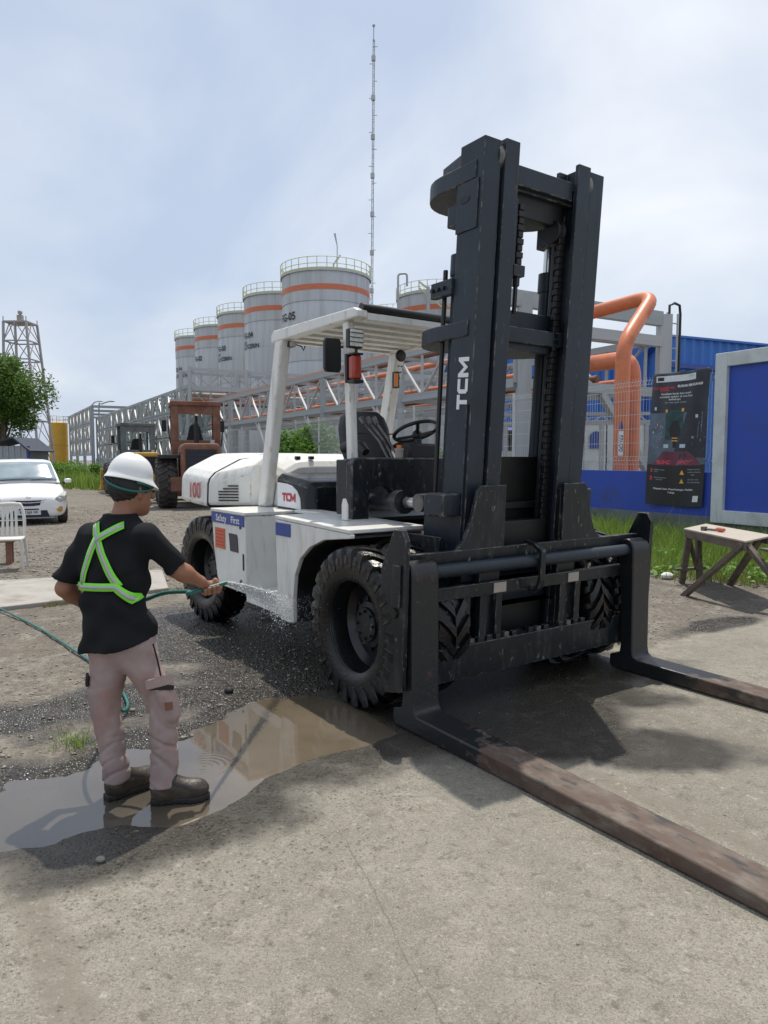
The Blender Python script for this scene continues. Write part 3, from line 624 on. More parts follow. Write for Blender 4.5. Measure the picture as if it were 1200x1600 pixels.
def wheel(x, yc, flip, steer=0.0, spin=0.0):
    w = link('wheel', RM, None, fk); RM.materials.clear(); RM.materials.append(M['rim'])
    w.location = (x, yc - YC, .518); w.rotation_euler = (0, spin, (math.pi if flip else 0) + steer)
    link('tyre', TY, None, w); h_ = link('hub_cap', HM, None, w); HM.materials.clear(); HM.materials.append(M['dark'])
wheel(0, .14, False, spin=.2); wheel(0, .465, False, spin=.5); wheel(0, 2 * YC - .14, True, spin=.3); wheel(0, 2 * YC - .465, True, spin=.9)
wheel(-2.93, .25, False, R(4), .4); wheel(-2.93, 2 * YC - .25, True, R(4), .1)
F().cyl((0, .3, .52), (0, 2.06, .52), .13, 20).build('front_axle', 'chassis', fk, 40)
F().cyl((-2.93, .4, .5), (-2.93, 1.96, .5), .09, 16).build('rear_axle', 'chassis', fk, 40)
# frame and body ---------------------------------------
c = F(); c.box(-2.45, .12, .66, 1.70, .36, 1.08); c.box(-3.55, -2.45, .62, 1.74, .42, 1.12); c.build('chassis', 'chassis', fk, bevel=.02)
ARCH = [(-.86, .38), (-.858, .56), (-.83, .74), (-.745, .875), (-.60, .975), (-.40, 1.045), (-.05, 1.085)]
def SL(q): return Vector((q[0], q[1], q[2] + (.028 * min(1, max(0, (-q[0] - .06) / 1.08)) if q[2] > 1.05 else 0)))
def side_parts(g):
    p = F(lambda q: SL(g(q))); p.prism([(-1.14, 1.112), (-1.12, .66), (-1.06, .375), (-.93, .365)] + ARCH + [(-.05, 1.112)], 'y', .05, .085); p.build('fender_panel', 'white', fk, bevel=.006)
    l = F(g); n = len(ARCH)
    l.loft([[Vector((x, y, z)) for x, z in ARCH] + [Vector((x - .012, y, z + .016)) for x, z in ARCH[::-1]] for y in (.087, .64)]); l.build('wheel_arch', 'chassis', fk, 60)
    d = F(lambda q: SL(g(q))); d.prism([(-1.14, .045), (-.06, .045), (-.06, .66), (-1.6, .66), (-1.6, .46), (-1.14, .46)], 'z', 1.115, 1.143); d.build('deck', 'white', fk, bevel=.006)
    b = F(g); b.prism([(-2.46, 1.125), (-2.42, .82), (-2.345, .53), (-2.28, .46), (-1.70, .46), (-1.71, 1.125)], 'y', .05, .64); b.build('side_tank', 'white', fk, bevel=.012, seg=3)
    tpl = F(g); tpl.prism([(-2.47, .045), (-1.705, .045), (-1.705, .65), (-2.47, .65)], 'z', 1.127, 1.153); tpl.build('tank_lid', 'white', fk, bevel=.004)
    s = F(g); s.box(-1.70, -1.03, .055, .40, .475, .50); s.box(-1.70, -1.03, .05, .075, .40, .498); s.build('step', 'white', fk, bevel=.004)
    w = F(g); w.box(-1.70, -1.10, .40, .43, .47, 1.11); w.build('step_wall', 'white', fk)
both(side_parts)
# counterweight and hood
def sect(x, y0, zb, zs, zt, sh=.32, k=6):
    """near half then mirrored: bottom, side, rounded shoulder, top"""
    pts = [(y0 + .015, zb), (y0, zb + .025), (y0 + .008, zs), (y0 + .025, zs + .05 * (zt - zs) / .25), (y0 + .26 * sh, zs + .44 * (zt - zs)), (y0 + 1.08 * sh, zs + .955 * (zt - zs)), (y0 + 1.35 * sh, zt), (y0 + 2.2 * sh, zt + .008)]
    full = pts + [(2 * YC - y, z) for y, z in pts[::-1]]
    return [Vector((x, y, z)) for y, z in full]
cw = F(); cw.loft([sect(-2.86, .165, 1.135, 1.36, 1.61), sect(-3.25, .163, 1.150, 1.385, 1.645), sect(-3.50, .163, 1.165, 1.40, 1.665), sect(-3.61, .170, 1.172, 1.40, 1.65), sect(-3.67, .20, 1.185, 1.38, 1.60), sect(-3.70, .25, 1.21, 1.35, 1.53)])
cw.build('counterweight', 'white', fk, 24, bevel=.022, seg=3, bang=14)
lw = F(); lw.loft([sect(-3.0, .66, .42, .9, 1.16, .1), sect(-3.72, .62, .46, .9, 1.22, .1)]); lw.build('lower_counterweight', 'chassis', fk, 50)
sm = F(); sm.loft([sect(-2.862, .160, 1.13, 1.363, 1.616), sect(-2.838, .160, 1.13, 1.363, 1.616)]); sm.build('hood_seal', 'black', fk, 50)
hd = F(); hd.loft([sect(-2.836, .165, 1.155, 1.36, 1.61), sect(-2.80, .17, 1.155, 1.37, 1.615), sect(-2.52, .47, 1.155, 1.46, 1.645, .16), sect(-2.47, .60, 1.155, 1.46, 1.65, .15), sect(-2.30, .605, 1.155, 1.46, 1.635, .15), sect(-2.16, .61, 1.155, 1.44, 1.58, .15), sect(-2.12, .62, 1.155, 1.42, 1.52, .15)])
hd.build('engine_hood', 'white', fk, 24, bevel=.018, seg=3, bang=14)
for x_, y_ in ((-2.22, .80), (-2.17, .92)): F().box(x_ - .02, x_ + .02, y_, y_ + .05, 1.60, 1.632).build('hood_latch', 'black', fk, bevel=.006)
F().box(-2.78, -2.50, .60, .604, 1.2, 1.3).build('hood_hinge', 'black', fk)
for z_ in (.56, 1.02): F().cyl((-1.80, .052, z_), (-1.80, .040, z_), .014, 8).build('panel_bolt', 'wornsteel', fk)
F().box(-1.76, -1.735, .043, .050, .66, .80).build('panel_latch', 'black', fk, bevel=.004)
va = Vector((-2.80, .17, 0)); vb = Vector((-2.52, .47, 0)); vd_ = (vb - va).normalized(); vn = Vector((vd_.y, -vd_.x, 0))
for i in range(6):
    z = 1.205 + i * .028; t0 = .04 + .02 * max(0, i - 3) * 2.4; t1 = .24; q = F()
    a = va + vd_ * (.05 + t0) + vn * .004; b2 = va + vd_ * (.05 + t1) + vn * .004
    q.beam((a.x, a.y, z), (b2.x, b2.y, z), .012, .012); q.build('vent_slot', 'black', fk)
ec = F(); ec.loft([[Vector((x, y, z)) for y, z in ((y0, 1.15), (y0, zt - .05), (y0 + .05, zt), (2 * YC - y0 - .05, zt), (2 * YC - y0, zt - .05), (2 * YC - y0, 1.15))] for x, y0, zt in ((-2.105, .55, 1.475), (-1.62, .55, 1.42), (-1.56, .56, 1.405), (-1.51, .59, 1.36), (-1.49, .62, 1.15))])
ec.build('engine_cover', 'dark', fk, 40, bevel=.02, seg=3)
dc = F(); dc.prism([(-2.085, 1.175), (-1.64, 1.165), (-1.655, 1.26), (-1.71, 1.325), (-1.80, 1.365), (-1.90, 1.382), (-2.085, 1.392)], 'y', .543, .549); dc.build('badge_panel', 'white_print', fk)
# the maker's three-letter mark, drawn as shapes
def logo(o, x, y, h, name, m, parent):
    b = MB(); w = h * .95; s = h * .27
    b.prism([(0, h - s), (w, h - s), (w, h), (0, h)], 'z', 0, .002); b.prism([(w * .36, 0), (w * .36 + s, 0), (w * .36 + s, h - s), (w * .36, h - s)], 'z', 0, .002)
    x0 = w * 1.08; r_ = h * .18
    b.prism([(x0 + w, h), (x0 + r_, h), (x0, h - r_), (x0, r_), (x0 + r_, 0), (x0 + w, 0), (x0 + w, s * .95), (x0 + s * 1.1, s * .95), (x0 + s, s * 1.05), (x0 + s, h - s * 1.05), (x0 + s * 1.1, h - s * .95), (x0 + w, h - s * .95)], 'z', 0, .002)
    x1 = w * 2.18; q = w * 1.35
    b.prism([(x1, 0), (x1 + s, 0), (x1 + s, h * .55), (x1 + q * .5, h * .08), (x1 + q - s, h * .55), (x1 + q - s, 0), (x1 + q, 0), (x1 + q, h), (x1 + q - s * .8, h), (x1 + q * .5, h * .46), (x1 + s * .8, h), (x1, h)], 'z', 0, .002)
    ob = link(name, b.mesh(name), m, parent); ob.matrix_local = frame(o, x, y); return ob
logo((-1.985, .540 - YC, 1.225), (1, 0, 0), (0, 0, 1), .075, 'maker_mark', 'red', fk)
put_text('number_marking', '100', 'red', fk, (-3.195, .1575 - YC, 1.282), (1, .0, 0), (0, .02, 1), .225, .0015, sx=1.02)
put_text('rear_lettering', 'TCM', 'red', fk, (-2.64, .66 - YC, 1.652), (1, 0, .05), (0, 1, 0), .10, .003)
tp = F(); tp.box(-2.445, -1.72, .044, .049, 1.03, 1.122); tp.build('blue_tape', 'bluetape', fk)
tp = F(); tp.box(-1.125, -.885, .044, .049, 1.02, 1.118); tp.build('blue_tape', 'bluetape', fk)
put_text('tape_lettering', 'Safety', 'white_print', fk, (-2.215, .0425 - YC, 1.074), (1, 0, 0), (0, 0, 1), .082, .0015, sx=1.25)
put_text('tape_lettering', 'First', 'white_print', fk, (-1.905, .0425 - YC, 1.074), (1, 0, 0), (0, 0, 1), .082, .0015, sx=1.25)
st = F(); st.box(-2.36, -2.14, .043, .049, .80, .985); st.build('warning_sticker', 'sticker', fk)
for i in range(5): F().box(-2.34, -2.16, .0415, .0428, .825 + i * .032, .838 + i * .032).build('sticker_line', 'red', fk)
F().prism([(-2.045, .955), (-1.885, .955), (-1.865, .935), (-1.85, .80), (-2.02, .80)], 'y', .043, .049).build('fuel_hatch', 'navy', fk)
# overhead guard ----------------------------------------
def guard(g):
    p = F(g); p.loft([[Vector((x0, y, z)) for x0, y in ((a, .50), (b_, .50), (b_, .60), (a, .60))] for a, b_, z in ((-2.44, -2.285, 1.155), (-2.03, -1.885, 2.66))]); p.build('rear_post', 'white', fk, bevel=.02, seg=3)
    p = F(g); p.loft([[Vector((x0, y, z)) for x0, y in ((a, .525), (b_, .525), (b_, .585), (a, .585))] for a, b_, z in ((-.835, -.755, 1.18), (-.915, -.835, 2.66))]); p.build('front_post', 'white', fk, bevel=.012, seg=3)
    p = F(g); p.prism([(-2.10, 2.65), (-2.10, 2.72), (-2.05, 2.755), (-.72, 2.735), (-.665, 2.71), (-.665, 2.655)], 'y', .50, .60); p.build('roof_rail', 'white', fk, bevel=.014, seg=3)
both(guard)
for i in range(6):
    x = -1.96 + i * .215; F().prism([(x, 2.665), (x + .09, 2.665), (x + .105, 2.705), (x + .015, 2.705)], 'y', .60, 1.76).build('roof_slat', 'white', fk)
F().box(-2.08, -2.03, .60, 1.76, 2.655, 2.735).build('roof_crossbar', 'white', fk, bevel=.006)
F().box(-.735, -.675, .60, 1.76, 2.645, 2.70).build('roof_crossbar', 'white', fk, bevel=.006)
F().box(-2.03, -.74, .60, 1.76, 2.718, 2.73).build('roof_panel', 'brownpanel', fk)
F().tube([(-.70, .56, 2.735), (-.70, 1.80, 2.735)], .035, 12).build('roof_front_roll', 'black', fk, 60)
def lampset(x, y, z, name, col, size):
    b = F(); b.box(x - .05, x, y - size[0] / 2, y + size[0] / 2, z - size[1] / 2, z + size[1] / 2)
    o = b.build(name, 'black', fk, bevel=.01); l = F(); l.box(x, x + .012, y - size[0] * .43, y + size[0] * .43, z - size[1] * .43, z + size[1] * .43); l.build('lens', col, o, bevel=.004); return o
wl_ = lampset(-.63, .47, 2.49, 'work_lamp', 'lens', (.125, .14))
for i in range(1, 4): F().box(-.618, -.612, .41, .53, 2.425 + i * .033, 2.430 + i * .033).build('lens_divider', 'black', wl_)
F().cyl((-.66, .49, 2.36), (-.66, .49, 2.42), .012, 8).build('lamp_bracket', 'black', fk)
b = F(); b.loft([[Vector((x, y, z)) for x, y in ((-.70, .44), (-.62, .44), (-.62, .52), (-.70, .52))] for z in (2.19, 2.37)]); b.build('signal_lamp', 'redlamp', fk, 40, bevel=.02, seg=3)
b = F(); b.box(-.73, -.70, .43, .53, 2.17, 2.385); b.box(-.705, -.61, .435, .525, 2.165, 2.19); b.box(-.705, -.61, .435, .525, 2.37, 2.385); b.build('signal_lamp_housing', 'black', fk, bevel=.006)
b = F(); b.loft([[Vector((x, y, z)) for y, z in ((.385, 2.27), (.37, 2.30), (.37, 2.50), (.385, 2.53), (.505, 2.53), (.52, 2.50), (.52, 2.30), (.505, 2.27))] for x in (-.95, -.915)]); b.build('mirror', 'black', fk, bevel=.008)
F().tube([(-.93, .50, 2.46), (-.90, .53, 2.47), (-.88, .54, 2.47)], .01, 6).build('mirror_arm', 'black', fk)
F().box(-1.92, -1.86, 1.72, 1.77, 2.30, 2.46).build('side_marker', 'black', fk, bevel=.005); F().box(-1.858, -1.835, 1.70, 1.735, 2.31, 2.44).build('marker_lens', 'orangelamp', fk, bevel=.004)
b = F(); b.lathe([(.001, 0), (.05, .004), (.06, .03), (.045, .05), (.001, .055)], (-1.80, 1.72, 2.60), 'x', 14); b.build('roof_lamp', 'black', fk, 40)
b = F(); b.box(-1.98, -1.86, .56, .63, 2.595, 2.645); b.build('roof_lamp', 'black', fk, bevel=.012); F().box(-1.858, -1.85, .565, .625, 2.60, 2.64).build('lens', 'lens', fk)
F().tube([(-1.86, .62, 2.62), (-1.82, .66, 2.60), (-1.78, .66, 2.56), (-1.79, .68, 2.60)], .006, 6).build('lamp_cable', 'black', fk)
for i in range(5):
    for k in range(2): F().cyl((-1.815 - .018 * i, 1.765 + k * .035 - .02, 2.62 - i * .055), (-1.80 - .018 * i, 1.765 + k * .035 - .02, 2.62 - i * .055), .008, 6).build('bolt', 'black', fk)
# cab fittings --------------------------------------------
b = F(); pan = [(.42, 1.145), (.42, 1.575), (.46, 1.615), (1.90, 1.615), (1.94, 1.575), (1.94, 1.145), (1.78, 1.145), (1.78, 1.28)]
for i in range(9): a = math.pi * i / 8; pan.append((1.66 + .12 * math.cos(a), 1.28 + .12 * math.sin(a)))
pan += [(1.50, 1.20), (.86, 1.20)]
for i in range(9): a = math.pi * i / 8; pan.append((.70 + .12 * math.cos(a), 1.28 + .12 * math.sin(a)))
pan += [(.58, 1.145)]
b.prism(pan, 'x', -.70, -.62); b.build('front_cowl', 'dark', fk, bevel=.014, seg=3)
b = F(); b.box(-.86, -.70, .43, .52, 1.18, 1.60); b.box(-.86, -.70, 1.84, 1.93, 1.18, 1.60); b.box(-.80, -.70, .45, 1.90, 1.58, 1.605); b.build('cowl_return', 'dark', fk, bevel=.01)
for y, z in ((.52, 1.52), (.72, 1.53), (1.0, 1.54), (.9, 1.40)): F().cyl((-.622, y, z), (-.612, y, z), .013, 8).build('bolt', 'black', fk)
b = F(); b.prism([(-.62, 1.155), (-.54, 1.155), (-.54, 1.27), (-.57, 1.315), (-.60, 1.315), (-.62, 1.27)], 'y', .33, .345); b.build('deck_bracket', 'white', fk, bevel=.006)
F().box(-1.48, -.70, .66, 1.70, 1.12, 1.15).build('cab_floor', 'black', fk)
b = F(); b.loft([[Vector((x, y, z)) for x, y in ((-1.52, .93), (-1.0, .93), (-.95, .98), (-.95, 1.38), (-1.0, 1.43), (-1.52, 1.43))] for z in (1.47, 1.60)]); b.build('seat_cushion', 'seat', fk, 50, bevel=.03, seg=3)
rg = []
for z, xo, hw in ((1.56, -1.46, .22), (1.70, -1.50, .255), (1.88, -1.54, .25), (1.98, -1.565, .215), (2.035, -1.58, .14)):
    rg.append([Vector((xo + dx, 1.18 + dy, z)) for dx, dy in ((-.12, -hw), (-.02, -hw), (.03, -hw * .8), (.005, -hw * .55), (.0, 0), (.005, hw * .55), (.03, hw * .8), (-.02, hw), (-.12, hw))])
b = F(); b.loft(rg); b.build('seat_back', 'seat', fk, 55, bevel=.02, seg=3)
F().tube([(-1.44, .97, 1.83), (-1.44, 1.39, 1.83)], .006, 6).build('seat_seam', 'black', fk)
for y in (.90, 1.46):
    b = F(); b.tube([(-1.5, y, 1.70), (-1.38, y, 1.73), (-1.22, y, 1.71), (-1.15, y, 1.66)], [.045, .05, .048, .035], 10); b.build('armrest', 'seat', fk, 60)
b = F(); T_ = [Vector((.185 * math.cos(a), .185 * math.sin(a), 0)) for a in [2 * math.pi * i / 28 for i in range(28)]]
sm_ = Matrix.Translation((-.80, 1.16, 1.83)) @ Matrix.Rotation(R(-24), 4, 'Y')
rg = []
for i in range(28):
    p = T_[i]; o1 = p.normalized(); rg.append([sm_ @ (p + o1 * (.016 * math.cos(a)) + Vector((0, 0, .016 * math.sin(a)))) for a in [2 * math.pi * k / 8 for k in range(8)]])
rg.append(rg[0]); b.loft(rg, cap=False)
for a in (R(90), R(210), R(330)): b.tube([sm_ @ Vector((0, 0, -.04)), sm_ @ Vector((.17 * math.cos(a), .17 * math.sin(a), 0))], .014, 6)
b.ball(sm_ @ Vector((0, 0, -.035)), .045); b.build('steering_wheel', 'black', fk, 60)
b = F(); b.tube([sm_ @ Vector((0, 0, -.05)), (-.77, 1.16, 1.58)], [.03, .05], 10); b.loft([[Vector((x, y, z)) for x, y in ((-.86, 1.04), (-.70, 1.02), (-.70, 1.32), (-.86, 1.30))] for z in (1.60, 1.73)]); b.build('steering_column', 'seat', fk, 40, bevel=.02)
b = F(); b.cyl((-.72, .93, 1.615), (-.72, .93, 1.67), .032, 12); b.cyl((-.72, .93, 1.67), (-.72, .93, 1.69), .036, 12); b.build('reservoir_cap', 'wood_top', fk, 50); F().cyl((-.72, .93, 1.69), (-.72, .93, 1.715), .02, 10).build('reservoir_lid', 'orangelamp', fk)
for i in range(3):
    y = 1.02 - i * .05; b = F(); b.tube([(-.82, y - .02, 1.60), (-.90, y - .06, 1.75), (-1.02 - .02 * i, y - .10, 1.90)], .009, 6); b.tube([(-1.015 - .02 * i, y - .10, 1.89), (-1.05 - .02 * i, y - .11, 1.945)], [.016, .022], 8); b.build('control_lever', 'wornsteel', fk, 60)
# mast (tilted forward): xm = 0 is the front face of the rails
def TM(p): return (p[0] + .325 + .0683 * p[2], p[1], p[2])
def FM(mir=False): return F(lambda p: TM((p[0], 2 * YC - p[1] if mir else p[1], p[2])))
for mr_ in (False, True):
    b = FM(mr_); b.prism([(-.22, .625), (0, .625), (0, .765), (-.032, .765), (-.032, .665), (-.188, .665), (-.188, .765), (-.22, .765)], 'z', .40, 3.545); b.build('outer_mast_rail', 'mast', fk, bevel=.005)
    b = FM(mr_); b.prism([(-.18, .785), (.018, .785), (.018, .905), (-.015, .905), (-.015, .83), (-.15, .83), (-.15, .905), (-.18, .905)], 'z', .30, 3.56); b.build('inner_mast_rail', 'mast', fk, bevel=.005)
    b = FM(mr_); b.prism([(-.225, .615), (-.03, .615), (-.03, .625), (-.225, .625)], 'z', 3.02, 3.312); b.build('mast_gusset', 'mast', fk, bevel=.003)
    b = FM(mr_); b.prism([(-.15 + .032 * math.cos(a) * (1.5), 3.21 + .022 * math.sin(a)) for a in [2 * math.pi * i / 14 for i in range(14)]], 'y', .612, .6155); b.build('gusset_slot', 'deepblack', fk)
    b = FM(mr_); b.prism([(-.40, .612), (-.02, .612), (-.02, .626), (-.40, .626)], 'z', .55, 1.25)
    b.add([(-.22, .61, 1.25), (-.02, .61, 1.25), (-.02, .61, 1.95), (-.22, .626, 1.25), (-.02, .626, 1.25), (-.02, .626, 1.95)], [(0, 1, 2), (5, 4, 3), (0, 3, 4, 1), (1, 4, 5, 2), (2, 5, 3, 0)]); b.build('mast_side_plate', 'mast', fk, bevel=.003)
    # lift cylinder behind the rail
    cy_ = .735 if not mr_ else .80; b = FM(mr_); b.cyl((-.30, cy_, .35), (-.30, cy_, 2.86), .052, 18); b.cyl((-.30, cy_, 2.80), (-.30, cy_, 2.93), .064, 18); b.build('lift_cylinder', 'mast', fk, 50)
    b = FM(mr_); b.cyl((-.30, cy_, 2.93), (-.30, cy_, 3.12), .034, 14); b.build('cylinder_rod', 'steel', fk, 50)
    b = FM(mr_); b.box(-.37, -.20, cy_ - .075, cy_ + .065, 3.10, 3.24); b.build('rod_head', 'mast', fk, bevel=.012)
    b = FM(mr_); b.tube([(-.36, .665, .8), (-.36, .665, 2.72), (-.37, .672, 2.84)], .016, 8); b.build('hydraulic_hose', 'black', fk, 60)
    b = FM(mr_); b.box(-.43, -.22, .60, .65, 2.655, 2.755); b.build('hose_clamp', 'mast', fk, bevel=.006)
    for k in range(3): FM(mr_).cyl((-.40 + .055 * k, .60, 2.705), (-.40 + .055 * k, .582, 2.705), .013, 6).build('bolt', 'black', fk)
    # lift chain: paired plates
    b = FM(mr_)
    for i in range(58):
        z = .75 + i * .042; w_ = .030 if i % 2 else .022; b.box(-.095 - (.004 if i % 2 else 0), -.06, .932 - w_, .932 + w_, z, z + .041)
    b.build('lift_chain', 'deepblack', fk, bevel=.004, seg=1)
    b = FM(mr_); b.lathe([(.001, -.035), (.075, -.035), (.08, -.028), (.065, -.02), (.065, .02), (.08, .028), (.075, .035), (.001, .035)], (-.12, .955, 3.14), 'y', 28); b.build('chain_pulley', 'deepblack', fk, 40)
    b = FM(mr_); b.lathe([(.02, -.03), (.085, -.03), (.09, -.02), (.09, .02), (.085, .03), (.02, .03)], (-.075, .776, 3.46), 'y', 24); b.build('top_roller', 'wornsteel', fk, 40)
    # tilt cylinder
    b = FM(mr_); b.loft([[Vector((x, y, z)) for x, z in ((-.225, 1.235), (-.03, 1.235), (-.03, 1.385), (-.205, 1.385), (-.225, 1.36))] for y in (.46, .61)]); b.build('tilt_bracket', 'mast', fk, bevel=.012)
    g = (lambda p: p) if not mr_ else (lambda p: Vector((p[0], 2 * YC - p[1], p[2])))
    b = F(g); b.cyl((-.95, .70, 1.27), (-.20, .575, 1.30), .065, 18); b.cyl((-.26, .585, 1.298), (-.16, .57, 1.302), .085, 18); b.build('tilt_cylinder', 'dark', fk, 50)
    b = F(g); b.cyl((-.14, .572, 1.301), (.10, .535, 1.312), .036, 14); b.build('tilt_rod', 'steel', fk, 50)
    b = F(g); b.lathe([(.001, -.05), (.062, -.05), (.062, .05), (.001, .05)], (.10, .535, 1.312), 'y', 18); b.build('rod_eye', 'wornsteel', fk, 40)
    b = F(g); b.prism([(-.05, 1.10), (.32, 1.10), (.27, .93), (.20, .905), (-.05, .98)], 'y', .50, .515); b.build('mast_stay', 'dark', fk, bevel=.004)
# ties bulging to the rear
def tie(z0, z1, dep, th, name):
    r = .30; path = [(-.06, .615), (-dep + r, .615)] + [(-dep + r - r * math.sin(a), .615 + r - r * math.cos(a)) for a in [math.pi / 2 * i / 7 for i in range(1, 8)]]
    path = path + [(x, 2 * YC - y) for x, y in path[::-1]]; ins = []
    for i, (x, y) in enumerate(path):
        a = Vector(path[max(i - 1, 0)]); c_ = Vector(path[min(i + 1, len(path) - 1)]); d = (c_ - a).normalized(); n_ = Vector((d.y, -d.x)); ins.append((x + n_.x * th, y + n_.y * th))
    b = FM(); b.prism(path, 'z', z0, z1); b.build(name, 'mast', fk, 35, bevel=.006)
tie(3.315, 3.425, .70, -.05, 'top_tie'); tie(2.375, 2.475, .72, -.10, 'middle_tie'); tie(.62, .80, .30, -.06, 'lower_tie')
b = FM(); b.box(-.29, -.235, .80, 1.56, .40, 1.62); b.build('mast_dark_sheet', 'deepblack', fk)  # added black sheet, stands in for the dark behind the carriage
b = FM(); b.loft([[Vector((x, y, z)) for x, y in ((-.60, .84), (-.48, .70), (-.14, .625), (-.14, 1.735), (-.48, 1.66), (-.60, 1.52))] for z in (3.426, 3.515)]); b.build('top_tie_plate', 'mast', fk, bevel=.006)
for nm, x0, x1, y0, y1, z0, z1 in (('inner_crossbar', -.12, -.02, .91, 1.45, 3.33, 3.45), ('outer_crossbar', -.215, -.15, .77, 1.59, 2.455, 2.60), ('inner_crossbar', -.17, -.10, .91, 1.45, 2.33, 2.40), ('inner_crossbar', -.17, -.05, .91, 1.45, .98, 1.18), ('inner_crossbar', -.17, -.05, .91, 1.45, .40, .62), ('outer_crossbar', -.215, -.18, .77, 1.59, 1.25, 1.30)):
    b = FM(); b.box(x0, x1, y0, y1, z0, z1); b.build(nm, 'mast' if z0 > 2 else 'deepblack', fk, bevel=.006)  # lower bars coloured black to darken the gap behind the carriage
# chain anchor in the middle
b = FM(); b.box(-.06, -.02, .93, .955, 2.82, 3.25); b.box(-.08, .0, .93, 1.03, 2.775, 2.845); b.build('anchor_bracket', 'mast', fk, bevel=.005)
b = FM(); b.cyl((-.04, .99, 2.72), (-.04, .99, 2.775), .026, 6); b.cyl((-.04, .99, 2.55), (-.04, .99, 2.73), .015, 8); b.build('anchor_bolt', 'black', fk)
b = FM()
for i in range(9): b.box(-.065, -.015, .99 - (.03 if i % 2 else .022), .99 + (.03 if i % 2 else .022), 2.85 + i * .042, 2.888 + i * .042)
b.build('anchor_chain', 'deepblack', fk, bevel=.004, seg=1)
b = FM(); b.box(-.16, -.10, .91, 1.45, 3.18, 3.33); b.build('upper_web', 'deepblack', fk, bevel=.006)
logo(Vector(TM((-.035, .6235, 1.915))) + Vector((0, -YC, 0)), (.0683, 0, 1), (-1, 0, .0683), .098, 'maker_mark', 'white_print', fk)

# carriage ------------------------------------------------
def TC(p): return (p[0] + .525 + .045 * (p[2] - .6), p[1], p[2])
def FC(mir=False): return F(lambda p: TC((p[0], 2 * YC - p[1] if mir else p[1], p[2])))
for mr_ in (False, True):
    b = FC(mr_); b.prism([(-.20, .25), (-.10, .20), (.06, .24), (.06, 1.13), (.02, 1.195), (-.06, 1.195), (-.13, 1.05), (-.18, .95)], 'y', .005, .04); b.build('side_plate', 'dark', fk, bevel=.005)
    b = FC(mr_); b.box(-.05, .03, -.010, .005, .74, .99); b.build('pad_plate', 'dark', fk, bevel=.006)
    b = FC(mr_); b.lathe([(.001, -.012), (.03, -.012), (.032, .0), (.001, .0)], (-.03, .005, .70), 'y', 16); b.build('plate_hole', 'deepblack', fk, 40)
    b = FC(mr_); b.prism([(.44, 1.02), (.50, 1.045), (.555, 1.10), (.60, 1.20), (.645, 1.36), (.655, 1.41), (.68, 1.435), (.90, 1.435), (.90, 1.02)], 'x', -.085, -.055); b.build('upright_plate', 'dark', fk, bevel=.005)
    b = FC(mr_); b.box(-.14, -.085, .72, .90, .35, 1.40); b.build('carriage_upright', 'dark', fk, bevel=.006)
for nm, x0, x1, z0, z1 in (('top_beam', -.09, -.05, .905, 1.035), ('middle_beam', -.085, -.035, .725, .81), ('lower_beam', -.09, -.02, .205, .425)):
    b = FC(); b.box(x0, x1, .045, 2 * YC - .045, z0, z1); b.build(nm, 'dark', fk, bevel=.006)
b = FC(); b.cyl((.0, .03, .925), (.0, 2 * YC - .03, .925), .043, 24); b.build('fork_shaft', 'mast', fk, 50)
for i in range(24):
    y = .30 + i * .077
    if random.random() < .78: FC().box(-.07, -.03, y, y + .042, .423, .452 + .006 * random.random()).build('locating_tooth', 'dark' if i % 4 else 'wornsteel', fk, bevel=.003)
for y in (.42, .56, .70, .84, 1.46, 1.62): FC().box(-.085, -.045, y, y + .055, .42, .73).build('carriage_bar', 'dark', fk, bevel=.004)
for y in (.80, 1.52): FC().box(-.034, -.028, y, y + .11, .735, .80).build('worn_patch', 'wood_top', fk)
b = FC(); b.prism([(-.10, 1.04), (-.09, 1.06), (.0, 1.045), (.075, 1.0), (.075, .80), (.055, .74), (.015, .70), (-.03, .72), (-.02, .745), (.015, .735), (.035, .77), (.05, .82), (.05, .98), (-.01, 1.02), (-.09, 1.035)], 'y', 1.12, 1.165); b.build('shaft_hook', 'dark', fk, bevel=.004)
# forks: hanging shanks with long blades on the ground
m = bpy.data.materials.new('fork_steel'); m.use_nodes = True; t = m.node_tree; L = t.links; B = t.nodes['Principled BSDF']
tcn = N('ShaderNodeTexCoord').outputs['Object']
def tnoise(sc, st=(1, 1, 1), det=6, ro=.65):
    mp_ = N('ShaderNodeMapping'); mp_.inputs['Scale'].default_value = st; L.new(tcn, mp_.inputs[0]); n_ = N('ShaderNodeTexNoise', i_Scale=sc, i_Detail=float(det), i_Roughness=ro); L.new(mp_.outputs[0], n_.inputs['Vector']); return n_.outputs['Fac']
sx = N('ShaderNodeSeparateXYZ'); L.new(tcn, sx.inputs[0])
worn = mixc(ramp(tnoise(3.5, (.8, 1.5, 1.5)), .38, .62), (0.105, 0.078, 0.061), (0.070, 0.037, 0.025))
worn = mixc(ramp(tnoise(9, (.8, 1.6, 1.6)), .50, .66), worn, (0.150, 0.122, 0.098))
worn = mixc(ramp(tnoise(5, (.9, 2.5, 2.5)), .55, .63), worn, (0.030, 0.029, 0.028))
paint = mixc(ramp(tnoise(14), .60, .74), (0.010, 0.012, 0.014), (0.10, 0.045, 0.03))
gx_ = N('ShaderNodeMapRange'); L.new(sx.outputs[0], gx_.inputs['Value']); gx_.inputs['From Min'].default_value = .75; gx_.inputs['From Max'].default_value = 1.75; gx_.inputs['To Min'].default_value = -.32; gx_.inputs['To Max'].default_value = .48
ga = N('ShaderNodeMath', operation='ADD'); L.new(gx_.outputs[0], ga.inputs[0]); L.new(tnoise(5, (1, 1, 2.2)), ga.inputs[1])
fw = ramp(ga.outputs[0], .47, .56)
